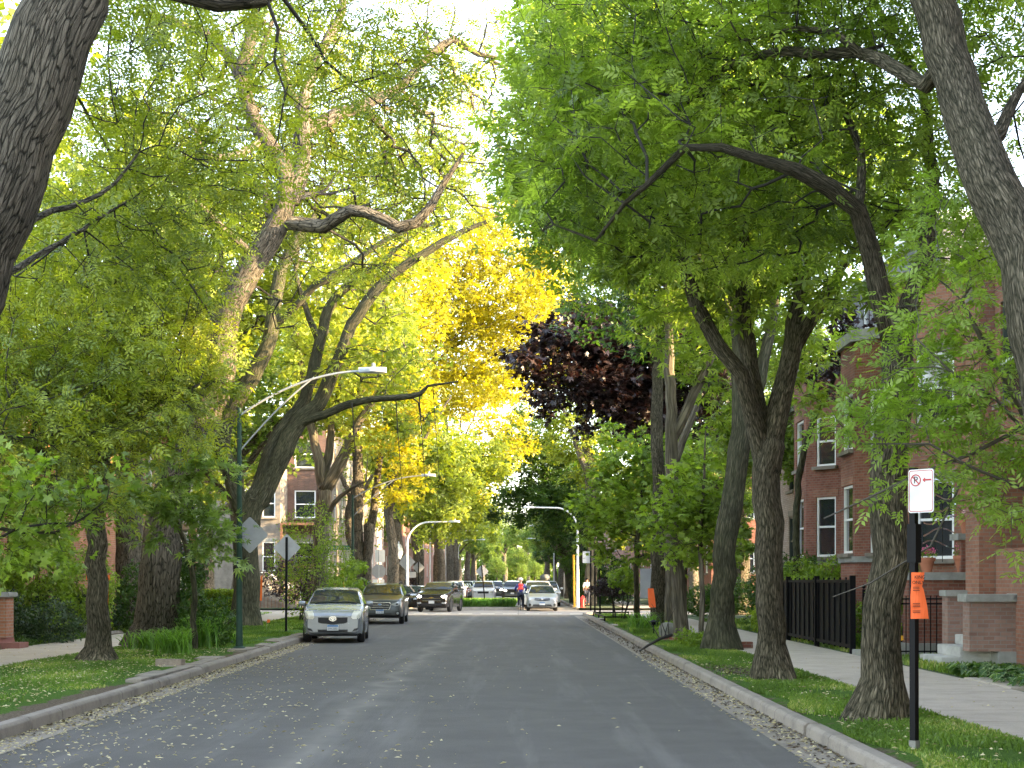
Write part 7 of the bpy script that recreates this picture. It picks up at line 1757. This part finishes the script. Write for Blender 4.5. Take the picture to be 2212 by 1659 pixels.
m = MB(); bb_, st, ht = (0, .02, .30), (0, -.10, .82), (0, .46, .90)
for a, b_ in ((bb_, st), (bb_, ht), (st, ht), (st, (0, -.44, .35)), (bb_, (0, -.44, .35)), (ht, (0, .62, .35))): m.tube([a, b_], .02, 8)
m.build('frame', M['pole_black'], bk, smooth=True)
m = MB(); m.tube([(-.30, .60, 1.06), (-.1, .52, 1.05), (.1, .52, 1.05), (.30, .60, 1.06)], .016, 8); m.tube([(0, .46, .9), (0, .5, 1.05)], .018, 8); m.build('handlebar', M['pole_black'], bk)
m = MB(); m.prism([(-.07, -.22, .86), (.07, -.22, .86), (.03, .06, .86), (-.03, .06, .86)], (0, 0, .05)); m.tube([(0, -.1, .8), (0, -.11, .87)], .014, 6); m.build('saddle', M['pole_black'], bk, bevel=.012)
m = MB(); m.tube([(-.12, .14, .24), (-.05, .02, .30)], .012, 6); m.tube([(.12, .10, .07), (.05, .02, .30)], .012, 6); m.box(-.17, -.07, .10, .2, .22, .245); m.box(.07, .17, .06, .16, .05, .075); m.build('cranks', M['galv'], bk)

# pedestrian on the far right pavement
pw = empty('person', 'pedestrian in a white shirt and black trousers beside the far right corner', 'person', ((1268-VU)/FP*93, 93, .13))
q = {'pel': (0, 0, .95), 'wa': (0, .0, 1.12), 'ch': (0, .01, 1.34), 'nb': (0, .02, 1.50), 'hd0': (0, .03, 1.56), 'hd': (0, .03, 1.66), 'ht': (0, .02, 1.74), 'ls': (-.18, .0, 1.43), 'le': (-.22, -.06, 1.15), 'lw': (-.20, .06, .92),
     'rs': (.18, .0, 1.43), 're': (.22, -.10, 1.16), 'rw': (.20, -.04, .92), 'lh': (-.09, 0, .90), 'lk': (-.09, .16, .52), 'la': (-.09, .12, .10), 'lt': (-.09, .26, .04), 'rh': (.09, 0, .90), 'rk': (.09, -.04, .50), 'ra': (.09, -.26, .14), 'rt': (.09, -.16, .05)}
pts.clear() if isinstance(pts, list) else None
pts = q; keep_rd = dict(rd); rd.update({'pel': .13, 'wa': .12, 'ch': .135})
skin_mesh('body', [q[k] for k in ks], [(ks.index(a), ks.index(b_)) for a, b_ in ed], [rd[k] for k in ks], M['skin'], pw)
M['shirt'] = plain('white shirt', (.62,.62,.60), .85)
cloth_parent = pr; pr = pw
cloth('shirt', ['wa','ch','ls','le','rs','re'], [('wa','ch'),('ch','ls'),('ls','le'),('ch','rs'),('rs','re')], 1.1, M['shirt'])
cloth('trousers', ['pel','lh','lk','la','rh','rk','ra'], [('pel','lh'),('lh','lk'),('lk','la'),('pel','rh'),('rh','rk'),('rk','ra')], 1.12, M['trousers'])
m = MB(); m.lathe([(.02, 1.62), (.10, 1.64), (.105, 1.70), (.08, 1.76), (.01, 1.78)], 12, (0, .01, 0)); m.build('hair', M['pole_black'], pw, smooth=True)
for k0, k1 in (('la', 'lt'), ('ra', 'rt')):
    a = Vector(q[k0]); m = MB(); m.obox((a.x, a.y+.08, .035), (0, 1, 0), .13, .042, .035); m.build('shoe', M['pole_black'], pw, bevel=.02)
# twisting silver ornament hanging at the porch window
r = empty('hanging_ornament', 'shiny curling silver ribbons hanging in front of the porch bay window', 'ornament', (8.95, 31.2, 2.2))
for k in range(6):
    z = 1.55-k*.26; m = MB(); V_ = []; 
    for i in range(15):
        t = i/14; x = -.42+.75*t; zz = z+.09*math.sin(t*5+k*1.3); y = .06*math.cos(t*5+k)
        V_ += [(x, y, zz), (x, y+.02, zz+.035)]
    m.add(V_, [(2*i, 2*i+2, 2*i+3, 2*i+1) for i in range(14)]); m.build('ribbon', M['chrome'], r)
m = MB(); m.tube([(0, .02, -.1), (0, .02, 1.9)], .008, 5); m.build('cord', M['pole_black'], r)
# ------------------------------------------------------------------ light, camera, render
SUN_EL, SUN_AZ = math.radians(11), math.radians(-14)      # azimuth measured from +X toward +Y
w = bpy.data.worlds.new('World'); sc.world = w; w.use_nodes = True; nt = w.node_tree
bg = nt.nodes['Background']; sky = nt.nodes.new('ShaderNodeTexSky'); sky.sky_type = 'NISHITA'; sky.sun_disc = False
sky.sun_elevation = SUN_EL; sky.sun_rotation = PI/2 - SUN_AZ; sky.air_density = 1.0; sky.dust_density = 0.8; sky.ozone_density = 1.0
hs_ = nt.nodes.new('ShaderNodeHueSaturation'); hs_.inputs['Saturation'].default_value = .6   # desaturated to take the blue cast out of the shade
nt.links.new(sky.outputs[0], hs_.inputs['Color'])
tn = nt.nodes.new('ShaderNodeMix'); tn.data_type = 'RGBA'; tn.blend_type = 'MULTIPLY'; tn.inputs[0].default_value = 1; tn.inputs[7].default_value = (1.0, 1.0, 1.04, 1)
nt.links.new(hs_.outputs[0], tn.inputs[6]); nt.links.new(tn.outputs[2], bg.inputs[0]); bg.inputs[1].default_value = SKY
sd = bpy.data.lights.new('sun', 'SUN'); sd.energy = SUN; sd.angle = math.radians(.6); sd.color = (1.0, .72, .38)
so = bpy.data.objects.new('sun', sd); col.objects.link(so)
dv = Vector((math.cos(SUN_EL)*math.cos(SUN_AZ), math.cos(SUN_EL)*math.sin(SUN_AZ), math.sin(SUN_EL)))
so.rotation_euler = dv.to_track_quat('Z', 'Y').to_euler()
cd = bpy.data.cameras.new('camera'); co = bpy.data.objects.new('camera', cd); col.objects.link(co)
co.location = (0, 0, CAM); co.rotation_euler = (PI/2, 0, 0)
cd.sensor_width = 36; cd.lens = 36*FP/2212; cd.shift_x = -(VU-1106)/2212; cd.shift_y = (VV-829.5)/2212; cd.clip_end = 3000; cd.clip_start = .1
sc.camera = co
sc.view_settings.view_transform = 'Standard'; sc.view_settings.look = 'None'; sc.view_settings.exposure = EXPO; sc.view_settings.gamma = 1
sc.render.engine = 'CYCLES'
cy = sc.cycles; cy.max_bounces = 7; cy.diffuse_bounces = 5; cy.glossy_bounces = 3; cy.transmission_bounces = 3; cy.transparent_max_bounces = 4
cy.use_adaptive_sampling = True; cy.adaptive_threshold = 0.02; cy.use_denoising = True; cy.denoising_prefilter = 'ACCURATE'; cy.sample_clamp_indirect = 6
bpy.context.view_layer.update()
